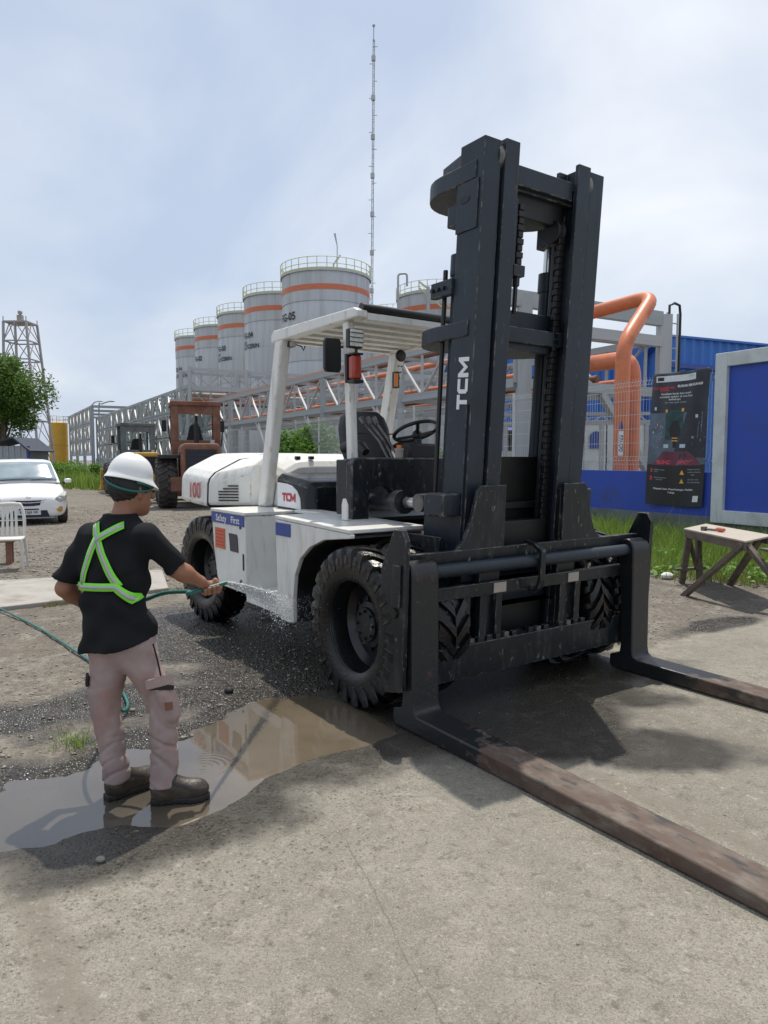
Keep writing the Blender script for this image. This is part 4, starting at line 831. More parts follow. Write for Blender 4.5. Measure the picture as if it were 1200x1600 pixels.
L.new(mixc(fw, paint, worn), B.inputs['Base Color']); rr = N('ShaderNodeMapRange'); L.new(fw, rr.inputs['Value']); rr.inputs['To Min'].default_value = .34; rr.inputs['To Max'].default_value = .66; L.new(rr.outputs[0], B.inputs['Roughness'])
bu = N('ShaderNodeBump', i_Strength=.35, i_Distance=.006); L.new(tnoise(40, (.5, 1, 1)), bu.inputs['Height']); L.new(bu.outputs[0], B.inputs['Normal'])
M['fork'] = m
for y0, y1 in ((.05, .25), (2 * YC - .25, 2 * YC - .05)):
    prof = [(.42, .035), (.44, .005), (3.02, .005), (3.05, .012), (3.05, .03), (2.6, .072), (1.4, .097), (.66, .108), (.628, .13), (.618, .18), (.612, .90)]
    prof += [(.545 + .068 * math.cos(a), .925 + .085 * math.sin(a)) for a in [math.pi * i / 8 for i in range(9)]]
    prof += [(.478, .90), (.50, .60), (.515, .20), (.505, .135), (.47, .118), (.425, .112), (.42, .10)]
    b = F(); b.prism(prof, 'y', y0, y1); b.build('fork', 'fork', fk, 40, bevel=.010, seg=2)
# ------------------------------------------------------------------ the worker with the hose (local frame: x right, y away from the camera)
PB = Vector((-1.12, 3.26, -.012)); PD = 3.26
def pp(u, v, dy=0.0): q = px(u, v, PD + dy) - Vector((PB.x, PB.y, 0)); return (q.x, q.y, q.z)
TR = R(-20)                                         # torso turned a little to the right
def trot(x, y): return (x * math.cos(TR) - y * math.sin(TR), x * math.sin(TR) + y * math.cos(TR))
SH_R = (.050, -.045, 1.275); SH_L = (-.275, .075, 1.265); EL_R = pp(277, 886, .06); WR_R = pp(313, 905, .16); HA_R = pp(328, 914, .20)
EL_L = pp(101, 915, .05); WR_L = pp(140, 944, .20); HA_L = (-.14, .27, .90); NECK = (-.105, .03, 1.33); HEAD = (-.068, .075, 1.475)
HF = R(40); hf = Vector((math.sin(HF), math.cos(HF), 0)); hr = Vector((hf.y, -hf.x, 0))
def hpt(r_, f_, u_): q = Vector(HEAD) + hr * r_ + hf * f_ + Vector((0, 0, u_)); return (q.x, q.y, q.z)
HOSE_D = Vector((.80, .50, .18)).normalized()
def hand(X, Y, Z, wr, c, grip, side):
    """palm, four fingers closed round an axis, thumb from the side of the palm"""
    g = Vector(grip).normalized(); w = Vector(wr); c = Vector(c); a = (c - w).normalized(); a = (a - g * a.dot(g)).normalized() if abs(a.dot(g)) < .95 else g.orthogonal(); n_ = g.cross(a).normalized() * side
    top = c - n_ * .0 + n_ * .022
    d = cone(X, Y, Z, w, top - g * .012, .026, .026)
    d = smin(d, cone(X, Y, Z, top - g * .030, top + g * .028, .020, .019), .015)
    for i, (off, ln) in enumerate(((-.034, .85), (-.012, 1.0), (.011, 1.05), (.033, .95))):
        p0 = top + g * off + a * .004; p1 = c + a * .030 * ln + n_ * .012 + g * off * 1.02; p2 = c + a * .022 * ln - n_ * .020 + g * off; p3 = c - a * .010 * ln - n_ * .024 + g * off
        d = smin(d, cone(X, Y, Z, p0, p1, .0115, .0105), .006); d = smin(d, cone(X, Y, Z, p1, p2, .0105, .0095), .004); d = smin(d, cone(X, Y, Z, p2, p3, .0095, .0085), .004)
    t0 = top + g * .038 - a * .018; t1 = c + g * .052 + a * .010 - n_ * .004; t2 = c + g * .034 + a * .028 - n_ * .022
    d = smin(d, cone(X, Y, Z, t0, t1, .013, .011), .010); return smin(d, cone(X, Y, Z, t1, t2, .011, .009), .004)
KN = {-.19: (-.185, .03, .43), .02: (.075, .0, .43)}; AN = {-.19: (-.155, .036, .10), .02: (.085, -.018, .10)}
def f_body(X, Y, Z):
    d = ell(X, Y, Z, hpt(0, -.012, .03), (.071, .090, .102), -HF)
    d = smin(d, ell(X, Y, Z, hpt(0, .028, -.055), (.058, .062, .075), -HF), .04)
    d = smin(d, ell(X, Y, Z, hpt(0, .062, -.105), (.030, .022, .022), -HF), .025)
    d = smin(d, cone(X, Y, Z, hpt(0, .088, .0), hpt(0, .112, -.040), .010, .015), .012)
    d = smin(d, cone(X, Y, Z, hpt(-.020, .090, -.072), hpt(.020, .090, -.072), .008, .008), .010)
    for s in (-1, 1):
        d = smin(d, cone(X, Y, Z, hpt(s * .018, .082, .018), hpt(s * .045, .070, .016), .011, .009), .012)
        d = smin(d, cone(X, Y, Z, hpt(s * .072, -.004, .012), hpt(s * .070, .006, -.038), .015, .010), .006)
        d = np.maximum(d, -ell(X, Y, Z, hpt(s * .030, .088, .002), (.012, .012, .006), -HF)) if False else d
    d = smin(d, cone(X, Y, Z, hpt(0, -.02, -.06), NECK, .050, .052), .03)
    d = smin(d, cone(X, Y, Z, (-.11, .03, 1.24), (-.12, .02, 1.05), .06, .085), .04); d = smin(d, cone(X, Y, Z, (-.12, .02, 1.05), (-.10, .0, .78), .085, .075), .05)
    for s_, e_, w_, c_, g_, sd_ in ((SH_R, EL_R, WR_R, HA_R, HOSE_D, 1), (SH_L, EL_L, WR_L, HA_L, (1, -.2, .1), 1)):
        d = smin(d, cone(X, Y, Z, s_, e_, .040, .038), .03); d = smin(d, cone(X, Y, Z, s_, (-.11, .03, 1.24), .035, .05), .02); m_ = Vector(e_).lerp(Vector(w_), .3)
        d = smin(d, cone(X, Y, Z, e_, m_, .041, .042), .02); d = smin(d, cone(X, Y, Z, m_, w_, .042, .027), .02)
        d = smin(d, hand(X, Y, Z, w_, c_, g_, sd_), .012)
    for hx in (-.19, .02): d = smin(d, cone(X, Y, Z, (-.09 + (hx + .085) * .5, 0, .74), KN[hx], .05, .038), .04); d = smin(d, cone(X, Y, Z, KN[hx], AN[hx], .038, .03), .03)
    return d
person = sdf_obj('person', f_body, (-.47, -.20, .02), (.48, .40, 1.64), .0062, 'skin', None, 1)
person.location = PB; tag(person, 'worker seen from behind hosing down the forklift, black T-shirt, lime harness, pink-grey cargo trousers', 'person')
def wr(X, Y, Z, amp, dirs):
    w = 0
    for (kx, ky, kz, ph, a) in dirs:
        w = w + a * np.sin(kx * X + ky * Y + kz * Z + ph + 1.6 * np.sin(7 * Z + 5 * X + ph) + 1.2 * np.sin(11 * X - 4 * Z + 2 * ph))
    return amp * w
# shirt: torso of elliptical sections, short sleeves, hem
ZS = np.array([.64, .72, .80, .90, 1.00, 1.10, 1.20, 1.27, 1.315, 1.345, 1.37]); AX = np.array([.196, .196, .186, .166, .166, .172, .180, .168, .125, .085, .075]); BY = np.array([.145, .146, .138, .126, .122, .125, .122, .110, .092, .078, .068])
CX = np.array([-.112, -.112, -.114, -.125, -.130, -.130, -.122, -.115, -.110, -.107, -.105]); CY = np.array([.0, .0, .0, .005, .012, .018, .025, .028, .030, .032, .034])
AX = AX * .93; BY = BY * .96
def f_shirt(X, Y, Z):
    a = np.interp(Z, ZS, AX); b = np.interp(Z, ZS, BY); x = X - np.interp(Z, ZS, CX); y = Y - np.interp(Z, ZS, CY)
    xr = x * math.cos(TR) + y * math.sin(TR); yr = -x * math.sin(TR) + y * math.cos(TR)
    d = ((np.abs(xr / a) ** 2.4 + np.abs(yr / b) ** 2.4) ** (1 / 2.4) - 1) * np.minimum(a, b)
    d = np.maximum(d, Z - 1.362)
    eR = Vector(SH_R).lerp(Vector(EL_R), .93); eL = Vector(SH_L).lerp(Vector(EL_L), .86)
    for s_, e_, r0, r1 in ((Vector(SH_R) + Vector((-.015, .005, -.015)), eR, .066, .062), (Vector(SH_L) + Vector((.015, -.005, -.015)), eL, .066, .064)):
        q = cone(X, Y, Z, s_, e_, r0, r1); ax_ = (e_ - s_).normalized(); pl = (X - e_.x) * ax_.x + (Y - e_.y) * ax_.y + (Z - e_.z) * ax_.z
        d = smin(d, np.maximum(q, pl), .035)
    d = d + wr(X, Y, Z, .0065, [(18, 6, 26, 0, 1), (-30, 8, 20, 1.3, .8), (10, 14, 44, 2.1, .6)]) * np.clip((1.36 - Z) / .15, 0, 1)
    d = d + .006 * np.sin(38 * X + 4 * np.sin(6 * Z)) * np.clip((.95 - Z) / .25, 0, 1)
    d = d + .009 * np.exp(-(np.sin(15 * Z - 10 * X + 1.1 * np.sin(8 * X + 5 * Z)) / .3) ** 2) * np.clip(np.sin(8 * X + 6 * Z + 1.0) + .3, 0, 1) * np.clip((1.22 - Z) / .2, 0, 1)
    hem = .708 + .225 * np.clip(X + .30, 0, .42) + .006 * np.sin(20 * X)
    return np.maximum(d, hem - Z)
sdf_obj('shirt', f_shirt, (-.46, -.22, .64), (.30, .32, 1.40), .0075, 'shirt', person, 1)
# trousers
HPR = (-.035, -.015, .75); HPL = (-.175, .02, .74); KR = (.085, .0, .43); KL = (-.195, .03, .42); AR = (.085, -.018, .055); AL = (-.155, .036, .055)
def f_trou(X, Y, Z):
    d = cone(X, Y, Z, HPL, KL, .094, .063); d = smin(d, cone(X, Y, Z, KL, AL, .064, .066), .03)
    e = cone(X, Y, Z, HPR, KR, .084, .065); e = smin(e, cone(X, Y, Z, KR, AR, .066, .067), .03)
    d = smin(d, e, .025); d = smin(d, ell(X, Y, Z, (-.095, .0, .77), (.142, .108, .14), TR), .05)
    # cargo pockets on the outer thighs
    po = cone(X, Y, Z, (.105, -.045, .545), (.128, -.030, .43), .046, .046); d = smin(d, po, .008)
    po = cone(X, Y, Z, (-.225, .0, .53), (-.225, .01, .43), .042, .042); d = smin(d, po, .008)
    low = np.clip((.42 - Z) / .28, 0, 1)
    def fold(q, w, msk): return np.exp(-(np.sin(q) / w) ** 2) * np.clip(msk, 0, 1)
    n1_ = np.sin(7.3 * X + 5.1 * Z + 2.2) * np.sin(6.1 * Y - 4.7 * Z + .7) + .25; n2_ = np.sin(9.7 * X - 6.3 * Z + 4.0) + .2
    side_ = np.clip((.62 - Z) / .35, 0, 1); hip = np.clip((Z - .52) / .2, 0, 1)
    d = d + wr(X, Y, Z, .0030, [(12, 6, 34, .3, 1), (26, -10, 22, 1.9, .8)])
    d = d + .011 * fold(13 * Z + 9 * X + 4 * Y + .9 * np.sin(11 * X + 6 * Z), .30, n1_ * 1.6) * hip                      # drag lines from the seat
    d = d + .010 * fold(-17 * X + 10 * Z + 8 * Y + .8 * np.sin(9 * Z), .28, n2_) * (1 - .5 * low)                          # long slanting drapes
    d = d + .012 * fold(27 * Z + 8 * X + 6 * Y + 1.4 * np.sin(13 * X + 9 * Y) + .8 * np.sin(21 * Z), .38, .35 + n1_) * side_   # bunching below the knee
    d = d + .008 * fold(44 * Z - 11 * X + 5 * Y + 1.6 * np.sin(15 * X - 8 * Y), .40, .5 + n2_) * low
    return np.maximum(d, np.maximum(.080 + .006 * np.sin(22 * X + 9 * Y) - Z, Z - .93))
sdf_obj('trousers', f_trou, (-.34, -.20, .04), (.26, .22, .96), .0055, 'trousers', person, 0)
def pbox(name, c, u_, v_, w, h, th, m, bev=.004):
    u_ = Vector(u_).normalized(); v_ = Vector(v_); v_ = (v_ - u_ * v_.dot(u_)).normalized(); n_ = u_.cross(v_); c = Vector(c); b = MB()
    b.add([c + u_ * (sx * w / 2) + v_ * (sy * h / 2) + n_ * (sz * th / 2) for sz in (-1, 1) for sy in (-1, 1) for sx in (-1, 1)], [(0, 2, 3, 1), (4, 5, 7, 6), (0, 1, 5, 4), (2, 6, 7, 3), (0, 4, 6, 2), (1, 3, 7, 5)])
    return b.build(name, m, person, bevel=bev)
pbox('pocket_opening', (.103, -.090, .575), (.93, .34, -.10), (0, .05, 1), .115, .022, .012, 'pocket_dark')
pbox('pocket_flap', (.097, -.092, .602), (.93, .34, .16), (0, .25, 1), .125, .045, .012, 'trousers', .005)
pbox('pocket_badge', (.136, -.086, .487), (.88, .47, 0), (.05, .05, 1), .034, .036, .006, 'rust', .001)
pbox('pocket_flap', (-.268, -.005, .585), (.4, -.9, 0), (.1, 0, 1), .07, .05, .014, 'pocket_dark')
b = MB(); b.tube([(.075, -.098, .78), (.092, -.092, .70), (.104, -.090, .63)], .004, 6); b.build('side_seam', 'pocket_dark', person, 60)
# boots
def boot(cx, cy, rz, nm):
    co, si = math.cos(rz), math.sin(rz)
    def loc(X, Y): return ((X - cx) * co + (Y - cy) * si) / .90, (-(X - cx) * si + (Y - cy) * co) / .92
    def f_up(X, Y, Z):
        x, y = loc(X, Y)
        d = cone(x, y, Z, (-.045, 0, .06), (-.037, 0, .17), .048, .044); d = smin(d, cone(x, y, Z, (-.05, 0, .058), (.12, .0, .050), .048, .046), .04)
        d = smin(d, ell(x, y, Z, (.130, .006, .052), (.062, .052, .046)), .02); d = smin(d, cone(x, y, Z, (-.02, 0, .10), (.09, 0, .062), .046, .038), .03)
        d = d + .0018 * np.sin(140 * Z + 60 * x) * (Z > .07)
        return np.maximum(d, np.maximum(.022 - Z, Z - .165))
    def f_so(X, Y, Z):
        x, y = loc(X, Y); w = np.interp(x, [-.10, -.06, .0, .05, .11, .16, .195], [.030, .043, .040, .046, .056, .046, .012])
        d = np.maximum(np.abs(y) - w, np.maximum(x - .195, -.105 - x)); nt_ = .5 + .5 * np.sign(np.sin(x * 190))
        return np.maximum(d, np.maximum(Z - .032, -Z + .001 + .006 * nt_ * (np.abs(y) > w - .012)))
    a = sdf_obj(nm, f_up, (cx - .26, cy - .26, .0), (cx + .26, cy + .26, .22), .006, 'boot', person, 2)
    sdf_obj('sole', f_so, (cx - .26, cy - .26, -.012), (cx + .26, cy + .26, .05), .005, 'sole', a, 1)
    b = MB()
    for i in range(5):
        s0 = .035 + i * .022; z0 = .112 - i * .010
        for sg in (-1, 1):
            p0 = (s0 - .0, sg * .022, z0 + .004); p1 = (s0 + .018, -sg * .022, z0 - .005); q = [(cx + p[0] * co - p[1] * si, cy + p[0] * si + p[1] * co, p[2]) for p in (p0, p1)]; b.tube(q, .0035, 5)
    b.build('laces', 'wornsteel', a, 60)
boot(-.133, .060, R(48), 'boot'); boot(.118, -.016, R(12), 'boot')
# hair and helmet
def f_hair(X, Y, Z):
    d = ell(X, Y, Z, hpt(0, -.020, .028), (.079, .093, .109), -HF); zz_ = Z - HEAD[2]; fr = (X - HEAD[0]) * hf.x + (Y - HEAD[1]) * hf.y
    d = d + .003 * np.sin(210 * X + 90 * Z) * np.sin(190 * Y)
    return np.maximum(d, np.maximum(-.068 - zz_ + np.clip(fr + .03, 0, 1) * 1.15, fr - .075))
sdf_obj('hair', f_hair, (-.21, -.06, 1.38), (.07, .21, 1.64), .0055, 'hair', person, 1)
hm = Matrix.Translation(Vector(hpt(0, -.005, .045)) ) @ Matrix.Rotation(-HF + math.pi / 2, 4, 'Z') @ Matrix.Rotation(R(14), 4, 'Y')
hel = MB(f=lambda p: hm @ Vector((p[0] * .93, p[1] * .83, p[2] * 1.04)))
rings = []
NR = 40
for i in range(10):
    t_ = i / 9; a = math.pi / 2 * t_; rings.append([(.114 * math.cos(a) ** .8 * math.cos(2 * math.pi * k / NR) if i < 9 else .004 * math.cos(2 * math.pi * k / NR), .114 * math.cos(a) ** .8 * math.sin(2 * math.pi * k / NR) if i < 9 else .004 * math.sin(2 * math.pi * k / NR), .012 + .104 * math.sin(a) + .006 * (abs(math.sin(2 * math.pi * k / NR)) < .22) * math.sin(a) * t_) for k in range(NR)])
brim = []
for e, dz in ((.0, .012), (.5, .002), (1.0, -.010), (1.0, -.014), (.0, .004), (-.06, .012)):
    brim.append([((.114 + e * (.014 + .040 * max(0, math.cos(2 * math.pi * k / NR)) ** 3)) * math.cos(2 * math.pi * k / NR), (.114 + e * (.012 + .010 * max(0, math.cos(2 * math.pi * k / NR)))) * math.sin(2 * math.pi * k / NR), dz - .010 * e * max(0, math.cos(2 * math.pi * k / NR))) for k in range(NR)])
hel.loft(rings[::-1] + brim[1:], cap=True)
helmet = hel.build('helmet', 'helmet', person, 60); helmet.modifiers.new('sub', 'SUBSURF').render_levels = 1
inn = MB(f=hel.fn); inn.lathe([(.100, -.050), (.105, -.03), (.108, .010), (.09, .07), (.001, .09)], n=32); inn.build('helmet_liner', 'helmet_in', helmet, 60)
st_ = MB(f=hel.fn); st_.tube([(.118 * math.cos(a), .116 * math.sin(a), -.008 - .050 * math.sin((a - R(150)) / R(190) * math.pi)) for a in [R(150 + 190 * i / 20) for i in range(21)]], .005, 6); st_.tube([(.118 * math.cos(a), .114 * math.sin(a), -.014) for a in [R(262 + 70 * i / 8) for i in range(9)]], .0095, 6); st_.build('helmet_strap', 'teal', helmet, 60)
# lime harness: strips laid over the shirt
def shirt_surf(xr, z, back=True, off=.006):
    a = float(np.interp(z, ZS, AX)); b = float(np.interp(z, ZS, BY)); q = max(0.0, 1 - abs(xr / (a + .001)) ** 2.4) ** (1 / 2.4); yr = (-1 if back else 1) * (b * q + off)
    x = xr * math.cos(TR) - yr * math.sin(TR); y = xr * math.sin(TR) + yr * math.cos(TR); return Vector((x + float(np.interp(z, ZS, CX)), y + float(np.interp(z, ZS, CY)), z))
def strip(pts, wd, m, off, name):
    L_ = []; Rr = []
    for i, (xr, z, bk) in enumerate(pts):
        a = Vector(pts[max(i - 1, 0)][:2]); c_ = Vector(pts[min(i + 1, len(pts) - 1)][:2]); d = (c_ - a); d = d.normalized() if d.length > 0 else Vector((0, 1)); n_ = Vector((-d.y, d.x)) * wd / 2
        L_.append(shirt_surf(xr + n_.x, z + n_.y, bk, off)); Rr.append(shirt_surf(xr - n_.x, z - n_.y, bk, off))
    b = MB(); n = len(pts); b.add(L_ + Rr, [(i, i + 1, n + i + 1, n + i) for i in range(n - 1)]); o = b.build(name, m, person, 180)
    so = o.modifiers.new('thick', 'SOLIDIFY'); so.thickness = .003; so.offset = 0; return o
def lin(p, q, n=14): return [(p[0] + (q[0] - p[0]) * i / n, p[1] + (q[1] - p[1]) * i / n, True) for i in range(n + 1)]
for pts, nm in ((lin((-.055, 1.322), (.108, 1.045)), 'harness_strap'), (lin((.088, 1.318), (-.022, 1.250), 8) + lin((-.022, 1.250), (-.085, 1.05), 10)[1:], 'harness_strap'), (lin((-.125, 1.036), (.098, 1.044)) + lin((.098, 1.044), (.160, .975), 8)[1:], 'harness_belt')):
    bump_ = .011 + (.004 if nm == 'harness_belt' else 0) + (.003 if pts[0][0] > 0 else 0)
    o = strip(pts, .036, 'lime', bump_, nm)
    s2 = strip(pts, .015, 'silver', bump_ + .0035, 'reflective_stripe'); s2.parent = o
# ------------------------------------------------------------------ hose and water
def smooth_path(P, n=8):
    P = [Vector(p) for p in P]; out = []
    for i in range(len(P) - 1):
        p0, p1, p2, p3 = P[max(i - 1, 0)], P[i], P[i + 1], P[min(i + 2, len(P) - 1)]
        for k in range(n):
            t_ = k / n; out.append(.5 * ((2 * p1) + (p2 - p0) * t_ + (2 * p0 - 5 * p1 + 4 * p2 - p3) * t_ ** 2 + (3 * p1 - p0 - 3 * p2 + p3) * t_ ** 3))
    return out + [P[-1]]
HR = PB + Vector(HA_R); hd_ = HOSE_D
tip = HR + hd_ * .085
hp = [(-5.6, 9.0, .07), (-4.55, 7.9, .07), (-4.1, 7.45, .035), (-3.24, 6.57, .025), (-2.42, 5.61, .025), (-1.95, 5.0, .03), (-1.66, 4.50, .03), (-1.60, 4.22, .08), (-1.56, 3.95, .35), (-1.48, 3.72, .65), PB + Vector(HA_L) - Vector((.06, 0, .02)), PB + Vector(HA_L) + Vector((.06, 0, .01)), PB + Vector((.02, .26, .945)), PB + Vector((.16, .19, .965)), HR - hd_ * .10, tip]
b = MB(); b.tube(smooth_path(hp), .0105, 10); hose = b.build('garden_hose', 'hose', None, 60); tag(hose, 'green garden hose running over the gravel to the worker\'s hand', 'hose')
m = bpy.data.materials.new('water_drops'); m.use_nodes = True; t = m.node_tree; B = t.nodes['Principled BSDF']
B.inputs['Base Color'].default_value = (.85, .88, .9, 1); B.inputs['Roughness'].default_value = .08; B.inputs['Transmission Weight'].default_value = .45; B.inputs['IOR'].default_value = 1.33
def drops(P, r):
    n = len(P); o_ = np.array([(1, 0, 0), (-1, 0, 0), (0, 1, 0), (0, -1, 0), (0, 0, 1), (0, 0, -1)], float); f_ = np.array([(4, 0, 2), (4, 2, 1), (4, 1, 3), (4, 3, 0), (5, 2, 0), (5, 1, 2), (5, 3, 1), (5, 0, 3)])
    V = (np.asarray(P)[:, None] + o_[None] * r[:, None, None] * (.7 + .9 * rng.random((n, 1, 3)))).reshape(-1, 3); return V, (f_[None] + (np.arange(n) * 6)[:, None, None]).reshape(-1, 3)
tgt = Vector(px(450, 945, 5.0)); P = []; rad = []
v0 = np.array(tip); dv_ = np.array(tgt) - v0
for i in range(4200):
    s_ = rng.random() ** .8; wid = .006 + .055 * s_ ** 1.5
    p = v0 + dv_ * s_ + np.array([0, 0, .10 * s_ * (1 - s_)]) + rng.normal(size=3) * wid * np.array([.5, .5, .55]); p[2] -= abs(rng.normal()) * .07 * s_
    P.append(p); rad.append(.0018 + .0036 * rng.random() ** 3)
for i in range(1200):                                       # spatter round the wheel and falling under the step
    q = np.array(tgt) + np.array([rng.normal() * .16 + .10, rng.normal() * .16, -abs(rng.normal()) * .22 + .06]); P.append(q); rad.append(.0010 + .0018 * rng.random() ** 3)
P = np.array(P); rad = np.array(rad); k_ = P[:, 2] > .02; V, Fc = drops(P[k_], rad[k_])
o = link('water_spray', np_mesh('water_spray', V, Fc), m); struct(o, 'stuff'); tag(o, 'sparkling jet of water spraying from the hose onto the step and wheel', 'water')
st2 = [Vector(v0 + dv_ * s_ + np.array([0, 0, .10 * s_ * (1 - s_)])) for s_ in [i / 10 * .72 for i in range(11)]]
b = MB(); b.tube(st2, [.008 + .0009 * i + .0022 * math.sin(i * 2.3) for i in range(11)], 8); b.build('water_stream', m, o, 60)
# ------------------------------------------------------------------ the plant along the fence line
D_ = Vector((-.494, .870, 0)).normalized(); NRM = Vector((.870, .494, 0))       # along the fence / behind it
FP = Vector((6.17, 13.5, 0))
def fl(t_, off=0.0, z=0.0): q = FP + D_ * t_ + NRM * off; return Vector((q.x, q.y, z))
PAN0 = -.15                                         # the advertising wall starts here and runs off to the right
# low blue wall with grey plinth
w = MB(); w.prism([(fl(PAN0 - 7, .22).x, fl(PAN0 - 7, .22).y), (fl(PAN0 - 7, 0).x, fl(PAN0 - 7, 0).y), (fl(44, 0).x, fl(44, 0).y), (fl(44, .22).x, fl(44, .22).y)], 'z', .52, 1.36)
wall = w.build('low_wall', 'blue_wall'); tag(wall, 'low blue painted wall carrying the wire fence', 'wall')
w = MB(); w.prism([(fl(PAN0 - 7, .25).x, fl(PAN0 - 7, .25).y), (fl(PAN0 - 7, -.03).x, fl(PAN0 - 7, -.03).y), (fl(44, -.03).x, fl(44, -.03).y), (fl(44, .25).x, fl(44, .25).y)], 'z', -.1, .52); w.build('plinth', 'grey_plinth', wall)
fence = empty('wire_fence', fl(0), 0, 'silver welded wire fence standing on the low blue wall', 'fence')
fi = Vector(fl(0))
def floc(t_, off, z): return fl(t_, off, z) - fi
POSTS = [.95 + 2.45 * i for i in range(17)]
for i, t0 in enumerate(POSTS): member('fence_post', floc(t0, .11, 1.36), floc(t0, .11, 3.32), .065, .065, 'galv', fence)
for i in range(-1, 16):
    t0, t1 = (POSTS[i], POSTS[i + 1]) if i >= 0 else (-.05, POSTS[0]); b = MB(); step = .075 if i < 8 else .15; rw = .0042 if i < 5 else .006
    prof = [(.11, 1.38), (.11, 1.50), (.06, 1.58), (.11, 1.66), (.11, 3.06), (.05, 3.15), (.11, 3.24), (.10, 3.30)]
    for k in range(int((t1 - t0 - .1) / step) + 1):
        tt = t0 + .05 + k * step; b.tube([floc(tt, o_, z) for o_, z in prof], rw, 3)
    for z, o_ in ((1.50, .115), (1.58, .065), (1.66, .115), (1.95, .115), (2.25, .115), (2.55, .115), (2.85, .115), (3.06, .115), (3.15, .055), (3.24, .115)): b.tube([floc(t0 + .03, o_, z), floc(t1 - .03, o_, z)], rw * 1.25, 3)
    o = b.build('wire_panel', 'galv', fence); struct(o, 'stuff')
# advertising wall: blue panel in a pale frame
adw = empty('billboard_wall', fl(PAN0, -.06), 0, 'large blue billboard panel with pale grey frame at the right edge', 'billboard'); ao = Vector(adw.location)
def aloc(s_, off, z): return fl(PAN0 - s_, -.06 + off, z) - ao
def aprism(s0, s1, o0, o1, z0, z1, nm, m, bev=.01):
    b = MB(); b.prism([tuple((aloc(s, o_, 0)).xy) for s, o_ in ((s0, o0), (s1, o0), (s1, o1), (s0, o1))], 'z', z0, z1); return b.build(nm, m, adw, bevel=bev)
aprism(.2, 6.0, .03, .05, .60, 3.40, 'panel', 'blue_wall', 0)
aprism(-.02, .22, -.05, .20, .42, 3.55, 'frame_upright', 'pale_frame'); aprism(.22, 6.2, -.05, .20, 3.30, 3.548, 'frame_top', 'pale_frame'); aprism(.22, 6.2, -.05, .20, .422, .66, 'frame_bottom', 'pale_frame')
# hanging safety banner
BW, BH = 1.30, 2.62
def bsurf(u, v, off=0.0):
    """u 0..1 along (left to right in view), v 0..1 downwards"""
    s = 1.27 - u * BW - .16 * v * (1 - u * .25) + .12 * v; z = 3.32 - v * BH + .05 * (1 - u) * 0 - .02 * math.sin(u * 3)
    dep = -.105 - .035 * math.sin(3.2 * u + 2.4 * v) - .028 * math.sin(9 * (u - v * .55)) - .015 * math.sin(17 * u + 5 * v); 
    return fl(s + .12 * v, dep - off, z)
ban = empty('safety_banner', bsurf(.5, 1.0), 0, 'creased dark printed safety banner with red and white lettering hung on the fence', 'banner'); bo = Vector(ban.location)
def bgrid(u0, u1, v0, v1, nm, m, off, nu=14, nv=14, shape=None):
    b = MB(); P = []
    for j in range(nv + 1):
        for i in range(nu + 1):
            a, c_ = i / nu, j / nv
            if shape: u, v = shape(a, c_)
            else: u, v = u0 + (u1 - u0) * a, v0 + (v1 - v0) * c_
            P.append(bsurf(u, v, off) - bo)
    b.add(P, [(j * (nu + 1) + i, j * (nu + 1) + i + 1, (j + 1) * (nu + 1) + i + 1, (j + 1) * (nu + 1) + i) for j in range(nv) for i in range(nu)]); return b.build(nm, m, ban, 180)
sh = bgrid(0, 1, 0, 1, 'banner_sheet', 'banner', 0, 30, 50); so = sh.modifiers.new('thick', 'SOLIDIFY'); so.thickness = .004; so.offset = -1
def btext(body, u, v, size, m, bold=.0, sx=1.0, al='CENTER'):
    me = text_mesh(body, size, bold, 0, al, sx); map_mesh(me, lambda c_: bsurf(u + c_.x / BW, v - c_.y / BH, .008) - bo); return struct(link('banner_lettering', me, m, ban), 'stuff')
bgrid(.0, 1, .30, .69, 'printed_scene', 'b_slate', .003, 16, 12); bgrid(.62, 1, .28, .66, 'printed_crane', 'banner', .0045, 8, 8, lambda a, c_: (.70 + .30 * a - .25 * c_ * (1 - a), .22 + .42 * c_))
bgrid(.10, .80, .022, .068, 'logo_strip', 'b_white', .003); bgrid(.13, .24, .032, .058, 'logo_block', 'black_print', .0045, 4, 2); bgrid(.64, .76, .03, .045, 'logo_block', 'b_pale', .0045, 4, 2)
btext('STOP GADGET MU,', .25, .115, .062, 'b_red', .003, 1.0); btext('BUKAN SEKARANG!', .70, .105, .062, 'b_white', .003, 1.0); bgrid(.18, .36, .128, .134, 'underline', 'b_red', .0045, 4, 1)
btext('Kecelakaan kerja bisa terjadi', .46, .158, .055, 'b_white', .001, 1.05); btext('memainkan gadget di area kerja', .46, .18, .055, 'b_white', .001, 1.05); btext('berbahaya', .45, .20, .055, 'b_white', .001); btext('Jaga mata, jaga nyawa', .46, .222, .05, 'b_grey', .001)
for i in range(34):
    u, v = (.03 + .24 * rng.random(), .36 + .2 * rng.random()) if i % 2 else (.70 + .26 * rng.random(), .36 + .22 * rng.random()); w2 = .006 + .012 * rng.random(); bgrid(u, u + w2, v, v + .004 + .014 * rng.random(), 'printed_glint', ('b_grey', 'b_pale', 'b_slate', 'b_amber')[i % 4], .0055, 1, 1)
bgrid(.33, .60, .28, .50, 'printed_machine', 'b_green', .0045, 6, 8)
for u, v in ((.34, .285), (.58, .28), (.10, .265), (.82, .335)): bgrid(u - .02, u + .02, v - .012, v + .012, 'printed_lamp', 'b_amber' if .3 < u < .6 else 'b_pale', .006, 3, 3)
for u in (.34, .62): bgrid(u - .045, u + .045, .535, .562, 'printed_glow', 'b_pale', .006, 3, 3)
bgrid(0, 0, 0, 0, 'printed_figure', 'black_print', .007, 4, 10, lambda a, c_: (.485 + (a - .5) * (.06 + .10 * math.sin(math.pi * min(1, c_ * 1.3))), .36 + .20 * c_))
